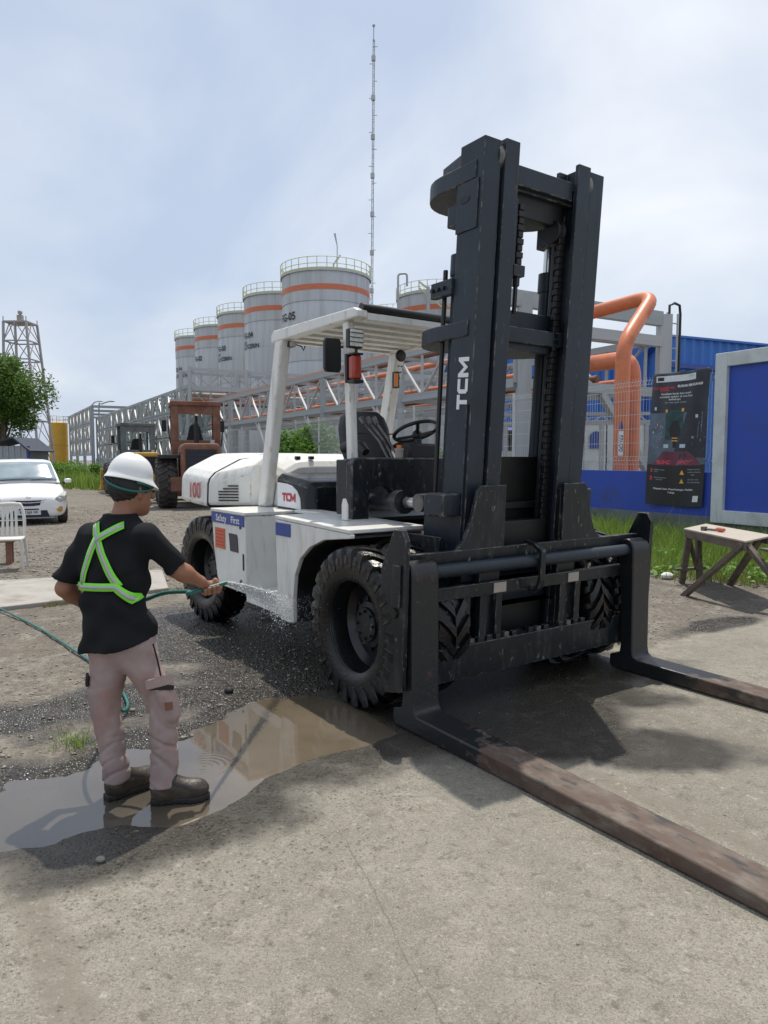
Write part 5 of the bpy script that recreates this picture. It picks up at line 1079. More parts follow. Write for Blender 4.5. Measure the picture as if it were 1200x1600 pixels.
for v in (.485, .505): bgrid(.44, .53, v, v + .008, 'printed_stripe', 'b_amber', .0085, 3, 1)
bgrid(0, 0, 0, 0, 'printed_zone', 'b_wine', .006, 8, 6, lambda a, c_: (.50 + (a - .5) * (.42 + .46 * c_), .59 + .105 * c_))
btext('BLIND', .30, .672, .10, 'b_pink', .006, 1.3); btext('SPOT', .68, .672, .10, 'b_pink', .006, 1.3)
bgrid(0, 1, .695, 1, 'printed_base', 'black_print', .004, 14, 8)
for v in (.735, .795): bgrid(.06, .095, v - .016, v + .016, 'printed_icon', 'b_red', .006, 2, 2)
for v in (.745, .81): bgrid(0, 0, 0, 0, 'printed_icon', 'b_amber', .006, 4, 4, lambda a, c_, v=v: (.645 + (a - .5) * .07 * c_, v - .018 + .036 * c_))
for u, v, s_ in ((.22, .73, 'Perhatikan sekitar'), (.16, .745, 'Anda'), (.24, .79, 'Jauhi area manuver'), (.22, .805, 'alat berat'), (.82, .725, 'Pastikan operator'), (.83, .745, 'melihat keberadaan'), (.80, .765, 'Anda'), (.82, .80, 'Gunakan rompi'), (.83, .82, 'dan alat pelindung')): btext(s_, u, v, .036, 'b_grey', .0005)
btext('Waspada Suara, Waspada Pandangan, Pastikan', .48, .875, .048, 'b_white', .0015); btext('Pandangan', .45, .90, .048, 'b_white', .0015); bgrid(.84, .93, .92, .965, 'logo_block', 'b_white', .006, 3, 3)

# pipe rack: two parallel trusses, cross beams and pipes -----------------------------------
QP = Vector((2.12, 24.5, 0))
rack = empty('pipe_rack', QP, 0, 'grey steel truss pipe rack carrying orange and blue pipes behind the fence', 'pipe rack')
def ql(s, off=0.0, z=0.0): q = D_ * s + NRM * off; return Vector((q.x, q.y, z))
Z0, Z1 = 3.88, 5.50
def truss(root, fn, s0, s1, off, z0, z1, n, mch, md, ch=.20, dg=.10, topm=None):
    member('bottom_chord', fn(s0, off, z0), fn(s1, off, z0), ch * .7, ch * 1.3, mch, root); member('top_chord', fn(s0, off, z1), fn(s1, off, z1), ch * .7, ch * 1.3, mch, root)
    for i in range(n + 1):
        s = s0 + (s1 - s0) * i / n; member('vertical_strut', fn(s, off, z0), fn(s, off, z1), dg, dg, md, root)
        if i < n:
            s2 = s0 + (s1 - s0) * (i + 1) / n; a, c_ = (z0, z1) if i % 2 else (z1, z0); member('diagonal_brace', fn(s, off, a), fn(s2, off, c_), dg, dg * .7, md, root)
truss(rack, ql, -3.6, 30.5, 0, Z0, Z1, 20, 'grey_steel', 'light_steel'); truss(rack, ql, -3.6, 30.5, 5.6, Z0, Z1, 20, 'grey_steel', 'grey_steel', .18, .09)
for i in range(11): s = -3.4 + i * 3.39; member('cross_beam', ql(s, 0, Z0 - .02), ql(s, 5.6, Z0 - .02), .14, .16, 'grey_steel', rack); member('cross_beam', ql(s, 0, Z1 - .05), ql(s, 5.6, Z1 - .05), .12, .12, 'grey_steel', rack)
member('pipe', ql(-3.6, .02, Z1 + .15), ql(30.5, .02, Z1 + .15), .10, .10, 'orange_pipe', rack)
for o_, z, r_, c_ in ((.55, Z0 + .28, .09, 'orange_pipe'), (.9, Z0 + .22, .07, 'bluetape'), (1.4, Z0 + .25, .10, 'orange_pipe'), (2.6, Z0 + .3, .14, 'light_steel'), (3.4, Z0 + .3, .12, 'rust'), (4.4, Z0 + .25, .10, 'orange_pipe'), (1.2, Z1 + .1, .10, 'rust'), (3.0, Z1 + .12, .12, 'orange_pipe')):
    b = MB(); b.cyl(ql(-3.6, o_, z), ql(30.5, o_, z), r_, 10); b.build('pipe', c_, rack, 60)
for s in (3.0, 10.0, 17.0, 24.0, 30.2):
    for o_ in (0, 5.6): member('column', ql(s, o_, 0), ql(s, o_, Z1 - .2), .26, .26, 'grey_steel', rack)
    member('knee_brace', ql(s + 2.2, 0, Z0), ql(s, .3, .4), .14, .14, 'light_steel', rack)
# end portal on the right
for o_ in (0.2, 6.3): member('portal_column', ql(-3.75, o_, 0), ql(-3.75, o_, 6.45), .40, .40, 'light_steel' if o_ > 3 else 'grey_steel', rack)
member('portal_beam', ql(-3.75, -.4, 6.30), ql(-3.75, 6.1, 6.30), .25, .46, 'grey_steel', rack); member('portal_beam', ql(-3.75, .2, 5.55), ql(-3.75, 6.1, 5.55), .25, .34, 'light_steel', rack); member('portal_brace', ql(-3.75, .4, 5.4), ql(-3.75, 3.0, 3.9), .14, .14, 'light_steel', rack); member('portal_brace', ql(-3.75, 6.2, .6), ql(-3.75, 3.4, 3.7), .22, .22, 'grey_steel', rack)
member('portal_beam', ql(-3.75, .2, 3.85), ql(-3.75, 6.1, 3.85), .2, .30, 'grey_steel', rack)
b = MB(); b.tube([ql(-3.9, 6.35, 6.3), ql(-3.9, 6.35, 6.75), ql(-3.9, 6.6, 6.85), ql(-3.9, 6.85, 6.8), ql(-3.9, 6.9, 6.5), ql(-3.9, 6.9, 1.5)], .045, 8); b.build('riser_conduit', 'black', rack, 60)
for o_ in (6.62, 7.15): member('ladder_rail', ql(-3.6, o_, .3), ql(-3.6, o_, 6.6), .05, .05, 'light_steel', rack)
for i in range(14): member('ladder_rung', ql(-3.6, 6.62, .8 + i * .42), ql(-3.6, 7.15, .8 + i * .42), .035, .035, 'light_steel', rack)
# orange pipes with elbows ------------------------------------------------------------------
def pipe_path(P, r=.35, n=7):
    out = [Vector(P[0])]
    for i in range(1, len(P) - 1):
        a, p, c_ = Vector(P[i - 1]), Vector(P[i]), Vector(P[i + 1]); d0 = (a - p).normalized(); d1 = (c_ - p).normalized()
        for k in range(n + 1): t_ = k / n; out.append((p + d0 * r) * (1 - t_) ** 2 + p * 2 * t_ * (1 - t_) + (p + d1 * r) * t_ ** 2)
    return out + [Vector(P[-1])]
def orange(P, rad, label, name='orange_pipeline'):
    P = [Vector(p) for p in P]; e = empty(name, (P[0].x, P[0].y, 0), 0, label, 'pipe'); o_ = Vector(e.location); b = MB(); b.tube([p - o_ for p in pipe_path(P, .5)], rad, 24); b.build('pipe_body', 'orange_pipe', e, 60)
    b = MB(); b.lathe([(rad, 0), (rad + .08, 0), (rad + .08, .06), (rad, .06)], (P[0].x - o_.x, P[0].y - o_.y, .25), 'z', 24); b.build('flange', 'orange_pipe', e, 40); return e, o_
Y1, Y2 = 16.6, 17.1
pa = px(969, 738, Y1); e1, o1 = orange([(pa.x, Y1, 0), (pa.x, Y1, px(969, 538, Y1).z), px(1022, 462, 17.9), px(905, 494, 19.6), px(872, 503, 20.3)], .172, 'front orange pipe rising then slanting up and bending left at the top')
pb = px(984, 738, Y2); orange([(pb.x, Y2, 0), (pb.x, Y2, px(984, 560, Y2).z), px(905, 571, 18.9), px(872, 577, 19.7)], .205, 'rear orange pipe rising and elbowing left behind the other')
def on_pipe(u_, z_, rad=.176):
    """wrap x around the near pipe, seen from the camera side"""
    c0 = Vector((pa.x, Y1, 0)); f = -Vector((c0.x, c0.y, 0)).normalized(); a = u_ / rad; f2 = Vector((f.x * math.cos(a) - f.y * math.sin(a), f.x * math.sin(a) + f.y * math.cos(a), 0)); return c0 + f2 * rad + Vector((0, 0, z_)) - o1
def wrap_grid(x0, x1, z0, z1, nm, m, rad, shape=None):
    b = MB(); nu, nv = 8, 6
    P = [on_pipe(*( (x0 + (x1 - x0) * i / nu, z0 + (z1 - z0) * j / nv) if not shape else shape(i / nu, j / nv)), rad) for j in range(nv + 1) for i in range(nu + 1)]
    b.add(P, [(j * (nu + 1) + i, j * (nu + 1) + i + 1, (j + 1) * (nu + 1) + i + 1, (j + 1) * (nu + 1) + i) for j in range(nv) for i in range(nu)]); return b.build(nm, m, e1, 180)
zl0, zl1 = px(969, 712, Y1).z, px(969, 674, Y1).z
wrap_grid(-.055, .055, zl0, zl1, 'pipe_label', 'white_print', .176); me = text_mesh('PIPA CPO', .115, .003, 0, 'CENTER', 1.0); map_mesh(me, lambda c_: on_pipe(c_.y, (zl0 + zl1) / 2 - c_.x * (zl1 - zl0) / .62 * .86, .179)); link('label_lettering', me, 'black_print', e1)
wrap_grid(0, 0, 0, 0, 'flow_arrow', 'bluetape', .176, lambda a, c_: ((a - .5) * .10 * (1 - c_), zl1 + .05 + .20 * c_))

# left part of the rack: long tiered truss down the fence line -------------------------------
lr = empty('long_pipe_gantry', fl(40.5, .6), 0, 'long tiered grey lattice gantry receding along the yard on the left', 'pipe rack'); lo = Vector(lr.location)
def ll(s, off=0.0, z=0.0): return fl(40.5 + s, .6 + off, z) - lo
for z0, z1, n in ((5.15, 6.6, 26), (3.3, 5.0, 26), (1.7, 3.2, 26)):
    truss(lr, ll, 0, 44, 0, z0, z1, n, 'grey_steel', 'light_steel', .16, .12); truss(lr, ll, 0, 44, 3.2, z0, z1, n, 'grey_steel', 'grey_steel', .2, .14)
for i in range(12): s = i * 4.0; member('column', ll(s, 0, 0), ll(s, 0, 6.6), .22, .22, 'grey_steel', lr); member('column', ll(s, 3.2, 0), ll(s, 3.2, 6.6), .22, .22, 'grey_steel', lr); member('cross_beam', ll(s, 0, 6.55), ll(s, 3.2, 6.55), .15, .18, 'grey_steel', lr)
b = MB(); b.cyl(ll(0, .9, 3.5), ll(44, .9, 3.5), .16, 8); b.build('pipe', 'rust', lr, 60); b = MB(); b.cyl(ll(0, 1.6, 5.3), ll(44, 1.6, 5.3), .2, 8); b.build('pipe', 'light_steel', lr, 60)
b = MB(); b.prism([tuple(ll(s, o_, 0).xy) for s, o_ in ((0, .02), (46, .02), (46, .1), (0, .1))], 'z', 0, 1.75); b.build('lower_cladding', 'zinc', lr)
# second higher gantry further off
g2 = empty('far_pipe_gantry', fl(84, 2.5), 0, 'far grey gantry block rising beyond the long lattice gantry', 'pipe rack'); go = Vector(g2.location)
def l2(s, off=0.0, z=0.0): return fl(84 + s, 2.5 + off, z) - go
for z0, z1 in ((6.2, 8.0), (4.2, 6.0), (2.2, 4.0)): truss(g2, l2, 0, 24, -2.5, z0, z1, 12, 'grey_steel', 'light_steel', .2, .14)
for s in (0, 8, 16, 24): member('column', l2(s, -2.5, 0), l2(s, -2.5, 8.1), .3, .3, 'grey_steel', g2); member('column', l2(s, 3, 0), l2(s, 3, 8.1), .3, .3, 'grey_steel', g2); member('cross_beam', l2(s, -2.5, 8.0), l2(s, 3, 8.0), .25, .3, 'grey_steel', g2)
# lateral bridge at the corner tower
br = empty('crossing_bridge', fl(40.5, .6), 0, 'grey lattice bridge crossing from the corner frame towards the tanks', 'bridge')
def lat(w_, s, z): return Vector((NRM.x * w_ + D_.x * s, NRM.y * w_ + D_.y * s, z))
truss(br, lambda w_, s, z: lat(w_, s, z), 0.0, 20, -.2, 6.55, 7.75, 14, 'light_steel', 'light_steel', .15, .10); truss(br, lambda w_, s, z: lat(w_, s, z), 0.0, 20, 2.2, 6.55, 7.75, 14, 'grey_steel', 'grey_steel', .15, .09)
truss(br, lambda w_, s, z: lat(w_, s, z), 0.0, 20, -.2, 5.2, 6.4, 14, 'light_steel', 'grey_steel', .15, .09)
for w_ in (0, 4.0, 12, 20):
    for s in (-.2, 2.2): member('column', lat(w_, s, 0), lat(w_, s, 7.9), .24, .24, 'light_steel', br)
for w_ in (1, 3, 6, 9, 12): member('walkway_beam', lat(w_, -.2, 6.5), lat(w_, 2.2, 6.5), .2, .16, 'light_steel', br)
for z, r_, c_ in ((5.4, .13, 'rust'), (5.75, .10, 'orange_pipe'), (6.1, .16, 'tank_yellow')): b = MB(); b.cyl(lat(.2, .7, z), lat(18, .7, z), r_, 8); b.build('pipe', c_ if c_ != 'tank_yellow' else 'wood_top', br, 60)

# ------------------------------------------------------------------ storage tanks
def tank(u, half, vtop, dist, label, marks, side_s=1, courses=7):
    rad = half * dist / FPX; c0 = px(u, vtop, dist); H_ = px(u, vtop, dist - rad).z; cx, cy = c0.x, dist + 0
    e = empty('storage_tank', (cx, cy, 0), 0, label, 'tank', 'storage tanks')
    for i in range(courses):
        za, zb = H_ * i / courses, H_ * (i + 1) / courses; b = MB(); b.lathe([(rad - .03 * (i % 2), za), (rad - .03 * (i % 2), zb - .03), (rad - .05, zb)], n=56); b.build('shell_course', 'tank', e, 40)
    b = MB(); b.lathe([(rad + .12, H_ - .05), (rad + .12, H_ + .05), (rad, H_ + .06), (rad * .6, H_ + rad * .12), (.01, H_ + rad * .17)], n=56); b.build('roof', 'tank', e, 60)
    b = MB(); b.lathe([(rad + .02, H_ - 1.62), (rad + .02, H_ - 1.15)], n=56); b.build('colour_band', 'tank_band', e, 180)
    b = MB(); ng = 30
    for z in (.55, 1.1): b.tube([Vector(((rad + .1) * math.cos(a), (rad + .1) * math.sin(a), H_ + z)) for a in [2 * math.pi * i / 48 for i in range(49)]], .035, 5, False)
    b.lathe([(rad + .12, H_ + .05), (rad + .12, H_ + .22), (rad + .09, H_ + .22)], n=56)
    for i in range(ng): a = 2 * math.pi * i / ng; b.tube([((rad + .1) * math.cos(a), (rad + .1) * math.sin(a), H_), ((rad + .1) * math.cos(a), (rad + .1) * math.sin(a), H_ + 1.12)], .035, 5)
    b.build('guard_rail', 'rail_yellow', e)
    f = math.atan2(-cy, -cx)
    for txt, ang, z, sz in marks:
        me = text_mesh(txt, sz, .02 * sz, 0, 'LEFT'); map_mesh(me, lambda c_: Vector(((rad + .04) * math.cos(f + R(ang) + c_.x / rad), (rad + .04) * math.sin(f + R(ang) + c_.x / rad), z + c_.y))); link('tank_lettering', me, 'black_print', e)
    b = MB(); a = f + .35
    b.tube([((rad * .5) * math.cos(a), (rad * .5) * math.sin(a), H_), ((rad * .5) * math.cos(a), (rad * .5) * math.sin(a), H_ + 1.0), ((rad * .62) * math.cos(a + .2), (rad * .62) * math.sin(a + .2), H_ + 1.75)], .09, 6); b.build('roof_vent', 'light_steel', e)
    return e
def dz(v, d): return px(600, v, d).z
tank(509, 67, 421, 66, 'largest nearest grey tank with an orange band marked FG-05', [('FG-05', -76, dz(494, 63), .95)])
tank(441, 58, 458, 75.3, 'second grey tank from the big one, marked FG-04 GLYCERIN', [('FG-04', -78, dz(522, 72), .8), ('N01', -78, dz(533, 72), .5), ('GLYCERIN', -78, dz(540, 72), .62)])
tank(393, 51, 488, 85, 'middle grey tank of the row, marked FG-03 GLYCERIN', [('FG-03', -78, dz(542, 81), .8), ('N01', -78, dz(551, 81), .5), ('GLYCERIN', -78, dz(559, 81), .62)])
tank(353, 47, 509, 93.7, 'grey tank marked FG-02 between FG-03 and the last one', [('FG-02', -78, dz(559, 90), .8)])
tank(319, 43, 526, 102, 'smallest leftmost grey tank at the far end of the row', [('FG-01', -78, dz(576, 98), .8), ('GLYCERIN', -78, dz(586, 98), .62)])
tank(684, 62, 455, 72, 'grey tank behind the mast with a zigzag roof stair', [])
tank(618, 42, 490, 88, 'small grey tank top showing between FG-05 and the mast', [])
stt = empty('tank_stair', px(640, 455, 67), 0, 'pale steel stair and pipe hoop on the tank behind the mast', 'stair'); so_ = Vector(stt.location)
def tl(u, v): return px(u, v, 67) - so_
for a, c_ in (((655, 450), (715, 500)), ((655, 440), (715, 488))): member('stringer', tl(*a), tl(*c_), .10, .14, 'rail_yellow', stt)
for i in range(9): t_ = i / 8; member('stair_tread', tl(655 + 60 * t_, 450 + 50 * t_), tl(655 + 60 * t_, 440 + 48 * t_), .05, .05, 'rail_yellow', stt)
b = MB(); b.tube(pipe_path([tl(622, 560), tl(622, 428), tl(636, 427), tl(636, 447)], .3), .10, 8); b.build('pipe_hoop', 'light_steel', stt, 60)
b = MB(); b.tube([Vector(tl(669, 560)), Vector(tl(669, 448))], .16, 8); b.build('stair_column', 'light_steel', stt, 60)
# flood lamp poles on tank roofs
fp = px(527, 421, 66); b = MB(); b.tube([Vector((0, 0, 0)), Vector((0, 0, px(527, 384, 66).z - fp.z)), Vector((-.22, 0, px(527, 365, 66).z - fp.z))], [.05, .05, .11], 6); o = b.build('roof_lamp_pole', 'light_steel'); o.location = fp; tag(o, 'thin lamp pole sticking up from the top of tank FG-05', 'pole')
# radio mast
rm = empty('radio_mast', px(578, 470, 78), 0, 'tall thin lattice radio mast rising into the sky behind the tanks', 'mast'); base = Vector(rm.location); rm.location = (base.x, base.y, 0); top = px(584, 40, 78) - Vector((base.x, base.y, 0))
for i in range(3):
    a = 2 * math.pi * i / 3; q = Vector((.13 * math.cos(a), .13 * math.sin(a), 0)); b = MB(); b.tube([q, top * .97 + q * .8 - Vector((0, 0, 0))], .045, 5); b.build('mast_leg', 'grey_steel', rm)
b = MB()
for i in range(150):
    t0, t1 = i / 150 * .97, (i + 1) / 150 * .97; a = 2 * math.pi * i / 3; c_ = a + 2 * math.pi / 3
    b.tube([top * t0 + Vector((.13 * math.cos(a), .13 * math.sin(a), 0)), top * t1 + Vector((.13 * math.cos(c_), .13 * math.sin(c_), 0))], .022, 3)
o = b.build('mast_lacing', 'grey_steel', rm); struct(o, 'stuff')
b = MB(); b.cyl(top * .965, top, .05, 6); b.ball(top, .16); b.build('mast_tip', 'grey_steel', rm, 60)
for i in range(7): p = top * (.42 + .085 * i); MB().cyl(p - Vector((0, 0, .25)), p + Vector((0, 0, .25)), .22, 8).build('mast_joint', 'light_steel', rm, 60)
for i in range(16): p = top * (.40 + .037 * i); s = 1 if i % 2 else -1; MB().beam(p, p + Vector((s * .42, 0, .0)), .05, .05).build('antenna_arm', 'grey_steel', rm)
# lattice tower on the left
tw = empty('lattice_tower', (px(47, 700, 92).x, 92, 0), 0, 'tall tapering steel lattice tower behind the leafy tree', 'tower'); tb = Vector(tw.location)
def tp_(sx, sy, k): z = 19.2 * k; h = 2.2 * (1 - k) + 1.42 * k; cx = -.66 * k; return Vector((cx + sx * h, sy * h, z))
KS = [0, .17, .34, .49, .62, .74, .86, .985]
for sx in (-1, 1):
    for sy in (-1, 1): member('tower_leg', tp_(sx, sy, 0), tp_(sx, sy, .985), .24, .24, 'tower', tw)
for i, k in enumerate(KS[1:], 1):
    k0 = KS[i - 1]
    for (a, c_) in (((-1, -1), (1, -1)), ((1, -1), (1, 1)), ((1, 1), (-1, 1)), ((-1, 1), (-1, -1))):
        member('tower_ring_bar', tp_(*a, k), tp_(*c_, k), .13, .16, 'tower', tw); mid = (tp_(*a, k) + tp_(*c_, k)) / 2
        member('tower_brace', tp_(*a, k0), mid, .085, .085, 'tower', tw); member('tower_brace', tp_(*c_, k0), mid, .085, .085, 'tower', tw)
for sx, sy in ((-1, -1), (1, -1), (1, 1), (-1, 1)): member('platform_post', tp_(sx, sy, .985), tp_(sx, sy, .985) + Vector((0, 0, .6)), .09, .09, 'tower', tw)
b = MB(); pz = tp_(0, 0, .985); b.box(pz.x - 1.5, pz.x + 1.5, -1.5, 1.5, pz.z - .1, pz.z + .05); b.build('platform', 'tower', tw); b = MB(); b.box(pz.x - .3, pz.x + .3, -.3, .3, pz.z + .05, pz.z + 1.0); b.ball((pz.x, 0, pz.z + 1.35), .3); b.build('beacon', 'tower', tw)
member('ladder', tp_(0, -1, 0), tp_(0, -1, .985), .25, .12, 'tower', tw)
# yellow silo
ys = empty('yellow_silo', (px(92, 700, 108).x, 108, 0), 0, 'yellow cylindrical silo with a railed roof in the far left', 'silo'); H_ = px(92, 661, 108).z
b = MB(); b.lathe([(1.32, 0), (1.32, H_), (.01, H_ + .25)], n=32); b.build('silo_body', 'tank_yellow', ys, 50)
b = MB(); b.lathe([(1.36, H_ * .52), (1.36, H_ * .52 + .12)], n=32); b.build('silo_ring', 'yellow', ys, 180); b = MB()
for z in (.5, 1.0): b.tube([Vector((1.5 * math.cos(a), 1.5 * math.sin(a), H_ + z)) for a in [2 * math.pi * i / 24 for i in range(25)]], .04, 4, False)
for i in range(10): a = 2 * math.pi * i / 10; b.tube([(1.5 * math.cos(a), 1.5 * math.sin(a), H_ - .1), (1.5 * math.cos(a), 1.5 * math.sin(a), H_ + 1.0)], .04, 4)
b.build('guard_rail', 'light_steel', ys)
# street lamps
for u, vb, vt, ue, dd, lab in ((155, 660, 640, 176, 70, 'nearer curved street lamp above the long gantry'), (143, 664, 647, 158, 84, 'farther small curved street lamp left of the other')):
    q = px(u, vb, dd); e = empty('street_lamp', (q.x, q.y, 0), 0, lab, 'street lamp', 'street lamps over the gantry'); zt = px(u, 627, dd).z; w_ = px(ue, 627, dd).x - q.x
    b = MB(); b.tube(smooth_path([(0, 0, 0), (0, 0, px(u, vt, dd).z), (w_ * .25, 0, zt - .25), (w_ * .8, 0, zt)], 5), .07, 6); b.build('lamp_post', 'grey_steel', e, 60); b = MB(); b.ball((w_ * .95, 0, zt), (.3, .14, .08)); b.build('lamp_head', 'light_steel', e, 60)
# blue warehouse behind the right side
wh = empty('blue_warehouse', px(1040, 700, 40), 0, 'bright blue corrugated warehouse beyond the orange pipes', 'warehouse'); wo_ = Vector((wh.location.x, wh.location.y, 0)); wh.location = wo_
def corr(a, b_, z0, z1, nm, pit=.55, dep=.12, slope=0.0):
    a = Vector(a) - wo_; b_ = Vector(b_) - wo_; d = b_ - a; n = int(d.length / pit) * 4; nn = Vector((d.y, -d.x, 0)).normalized(); bb = MB(); P = []
    for i in range(n + 1): q = a + d * i / n + nn * (dep if i % 4 in (1, 2) else 0); P += [Vector((q.x, q.y, z0)), Vector((q.x, q.y, z1 + slope * i / n))]
    bb.add(P, [(2 * i, 2 * i + 2, 2 * i + 3, 2 * i + 1) for i in range(n)]); return bb.build(nm, 'warehouse', wh)
A_ = px(1048, 527, 40); B_ = px(1330, 555, 40); corr((A_.x, 40, 0), (px(1330, 600, 47).x, 47, 0), 0, A_.z, 'front_wall', .7); corr((px(1040, 600, 40).x, 40, 0), (px(1040, 600, 40).x + 4, 58, 0), 0, A_.z, 'end_wall', .8)
q = Vector((px(1038, 600, 40).x, 39.6, 0)) - wo_; b = MB(); z_ = px(1048, 568, 40).z
b.prism([(q.x - .3, q.y - .2), (q.x + 15, q.y + 6.6), (q.x + 15, q.y + 7.6), (q.x - .3, q.y + .6)], 'z', z_ - .25, z_); b.build('eave_gutter', 'bluetape', wh)
b = MB(); b.prism([(q.x - .4, q.y - .1), (q.x + 15.2, q.y + 6.9), (q.x + 18, q.y + 18), (q.x + 3.6, q.y + 19)], 'z', A_.z, A_.z + .12); b.build('roof', 'warehouse', wh)
wh2 = empty('low_blue_shed', px(900, 700, 52), 0, 'lower blue shed wall glimpsed between the rack beams', 'shed'); wo_ = Vector((wh2.location.x, wh2.location.y, 0)); wh2.location = wo_; wh_ = wh; wh = wh2
corr((px(700, 600, 52).x, 52, 0), (px(1036, 600, 46).x, 46, 0), 0, px(960, 548, 48).z, 'front_wall', .7)
b = MB(); b.prism([((Vector((px(700, 600, 52).x, 51.9, 0)) - wo_).x, 0), ((Vector((px(1036, 600, 46).x, 0, 0)) - wo_).x, -6), ((Vector((px(1036, 600, 46).x, 0, 0)) - wo_).x, 2), (-9, 8)], 'z', px(960, 548, 48).z, px(960, 546, 48).z); b.build('roof', 'warehouse', wh2)
# guard hut and blue awning behind the fence
gk = empty('gate_kiosk', px(812, 738, 27), 0, 'small kiosk with blue awning and dark window behind the fence', 'kiosk'); ko = Vector((gk.location.x, 27, 0)); gk.location = ko
def kb(u0, u1, v0, v1, d0, d1, nm, m): a = px(u0, v1, d0) - ko; c_ = px(u1, v0, d0) - ko; b = MB(); b.box(a.x, c_.x, 0, d1, a.z, c_.z); return b.build(nm, m, gk)
kb(784, 832, 705, 780, 27, .3, 'lower_wall', 'pale_frame'); kb(790, 800, 660, 705, 27.2, .2, 'post', 'light_steel'); kb(808, 812, 655, 705, 27.2, .2, 'post', 'light_steel'); kb(826, 832, 650, 705, 27.2, .2, 'post', 'light_steel'); kb(786, 816, 668, 690, 27.3, .1, 'window', 'glass_dark'); kb(784, 834, 670, 705, 28, .2, 'back_wall', 'grey_steel')
a = px(778, 672, 26.6) - ko; c_ = px(816, 660, 27.4) - ko; b = MB(); b.add([(a.x, -.4, a.z), (c_.x, -.4, a.z), (c_.x, .5, c_.z), (a.x, .5, c_.z), (a.x, -.4, a.z - .05), (c_.x, -.4, a.z - .05), (c_.x, .5, c_.z - .05), (a.x, .5, c_.z - .05)], [(0, 1, 2, 3), (7, 6, 5, 4), (0, 4, 5, 1), (2, 6, 7, 3), (0, 3, 7, 4), (1, 5, 6, 2)]); b.build('awning', 'bluetape', gk)
gk2 = empty('arched_building', px(935, 738, 30), 0, 'pale building with a blue arched window behind the fence', 'building'); ko = Vector((gk2.location.x, 30, 0)); gk2.location = ko; gk = gk2
kb(905, 1012, 664, 790, 30, 1.5, 'wall', 'pale_frame'); kb(900, 1020, 656, 664, 29.8, 2, 'cornice', 'light_steel'); kb(912, 916, 664, 740, 29.8, .2, 'pilaster', 'white_print'); kb(948, 952, 664, 740, 29.8, .2, 'pilaster', 'white_print')
b = MB(); a = px(932, 682, 29.9) - ko; pts = [(a.x + .27 * math.cos(t_), a.z - .1 + .32 * math.sin(t_)) for t_ in [math.pi * i / 10 for i in range(11)]] + [(a.x - .27, a.z - .5), (a.x + .27, a.z - .5)]; b.prism(pts, 'y', -.06, -.02); b.build('arched_window', 'bluetape', gk2)
bt = empty('lattice_beam', px(800, 640, 26), 0, 'pale lattice beam seen through the fence below the rack', 'beam'); bo2 = Vector(bt.location)
def bl(u, v, o=0): return px(u, v, 26 + o) - bo2
for v in (648, 662): member('chord', bl(778, v), bl(1015, v - 2), .1, .12, 'light_steel', bt)
for i in range(16): u0 = 780 + i * 14.6; member('lacing', bl(u0, 648 if i % 2 else 662), bl(u0 + 14.6, 662 if i % 2 else 648), .06, .06, 'light_steel', bt)
for u in (790, 850, 940, 1010): member('post', bl(u, 662), px(u, 718, 26) - bo2 + Vector((0, 0, -1.6)), .14, .14, 'light_steel', bt)
# ------------------------------------------------------------------ white hatchback
cp = gp(46, 821); car = empty('parked_car', (cp.x, cp.y, 0), math.atan2(cp.y, cp.x) - math.pi / 2 + R(3), 'white hatchback car parked facing the camera at the left edge', 'car')
def csec(y, hw, zb, top, tuck=.9):
    h = [(0, zb), (hw * .8, zb), (hw * .95, zb + .06), (hw, zb + .22), (hw, top * .62), (hw * .985, top * .80), (hw * tuck, top - .05), (hw * tuck * .82, top - .005), (hw * .45, top + .02), (0, top + .03)]
    return [Vector((x, y, z)) for x, z in h] + [Vector((-x, y, z)) for x, z in h[-2:0:-1]]
b = MB(); b.loft([csec(.0, .62, .24, .60, .92), csec(.05, .74, .19, .68, .93), csec(.16, .84, .17, .745, .93), csec(.40, .895, .17, .84, .93), csec(.75, .91, .17, .94, .92), csec(1.05, .915, .17, 1.02, .93), csec(2.4, .915, .17, 1.04, .95), csec(3.4, .90, .17, 1.06, .95), csec(3.75, .84, .22, 1.0, .93), csec(3.85, .72, .3, .85, .9)])
body = b.build('body', 'car', car, 60); sb = body.modifiers.new('sub', 'SUBSURF'); sb.levels = sb.render_levels = 1
def gh(y, hw, z0, hw1, z1): return [Vector((x, y, z)) for x, z in ((-hw, z0), (-hw1, z1), (-hw1 * .8, z1 + .035), (0, z1 + .05), (hw1 * .8, z1 + .035), (hw1, z1), (hw, z0))]
b = MB(); b.loft([gh(.98, .80, 1.0, .795, 1.012), gh(1.30, .815, 1.0, .735, 1.26), gh(1.66, .83, 1.0, .66, 1.515), gh(1.80, .83, 1.0, .655, 1.55), gh(2.5, .83, 1.02, .66, 1.57), gh(3.1, .82, 1.04, .64, 1.52), gh(3.65, .76, 1.0, .66, 1.10)]); b.build('cabin', 'car', car, 50, bevel=.02)
def wsp(s, t_): """windscreen: s -1..1, t 0 bottom..1 top"""; y = 1.02 + .60 * t_; z = 1.045 + .45 * t_ + .03 * (1 - s * s) * .8; return Vector((s * (.735 - .105 * t_), y - .028 - .05 * (1 - s * s), z + .028))
b = MB(); P = [wsp(-1 + 2 * i / 12, j / 6) for j in range(7) for i in range(13)]; b.add(P, [(j * 13 + i, j * 13 + i + 1, (j + 1) * 13 + i + 1, (j + 1) * 13 + i) for j in range(6) for i in range(12)]); o = b.build('windscreen', 'windscreen', car, 180); so = o.modifiers.new('t', 'SOLIDIFY'); so.thickness = .02
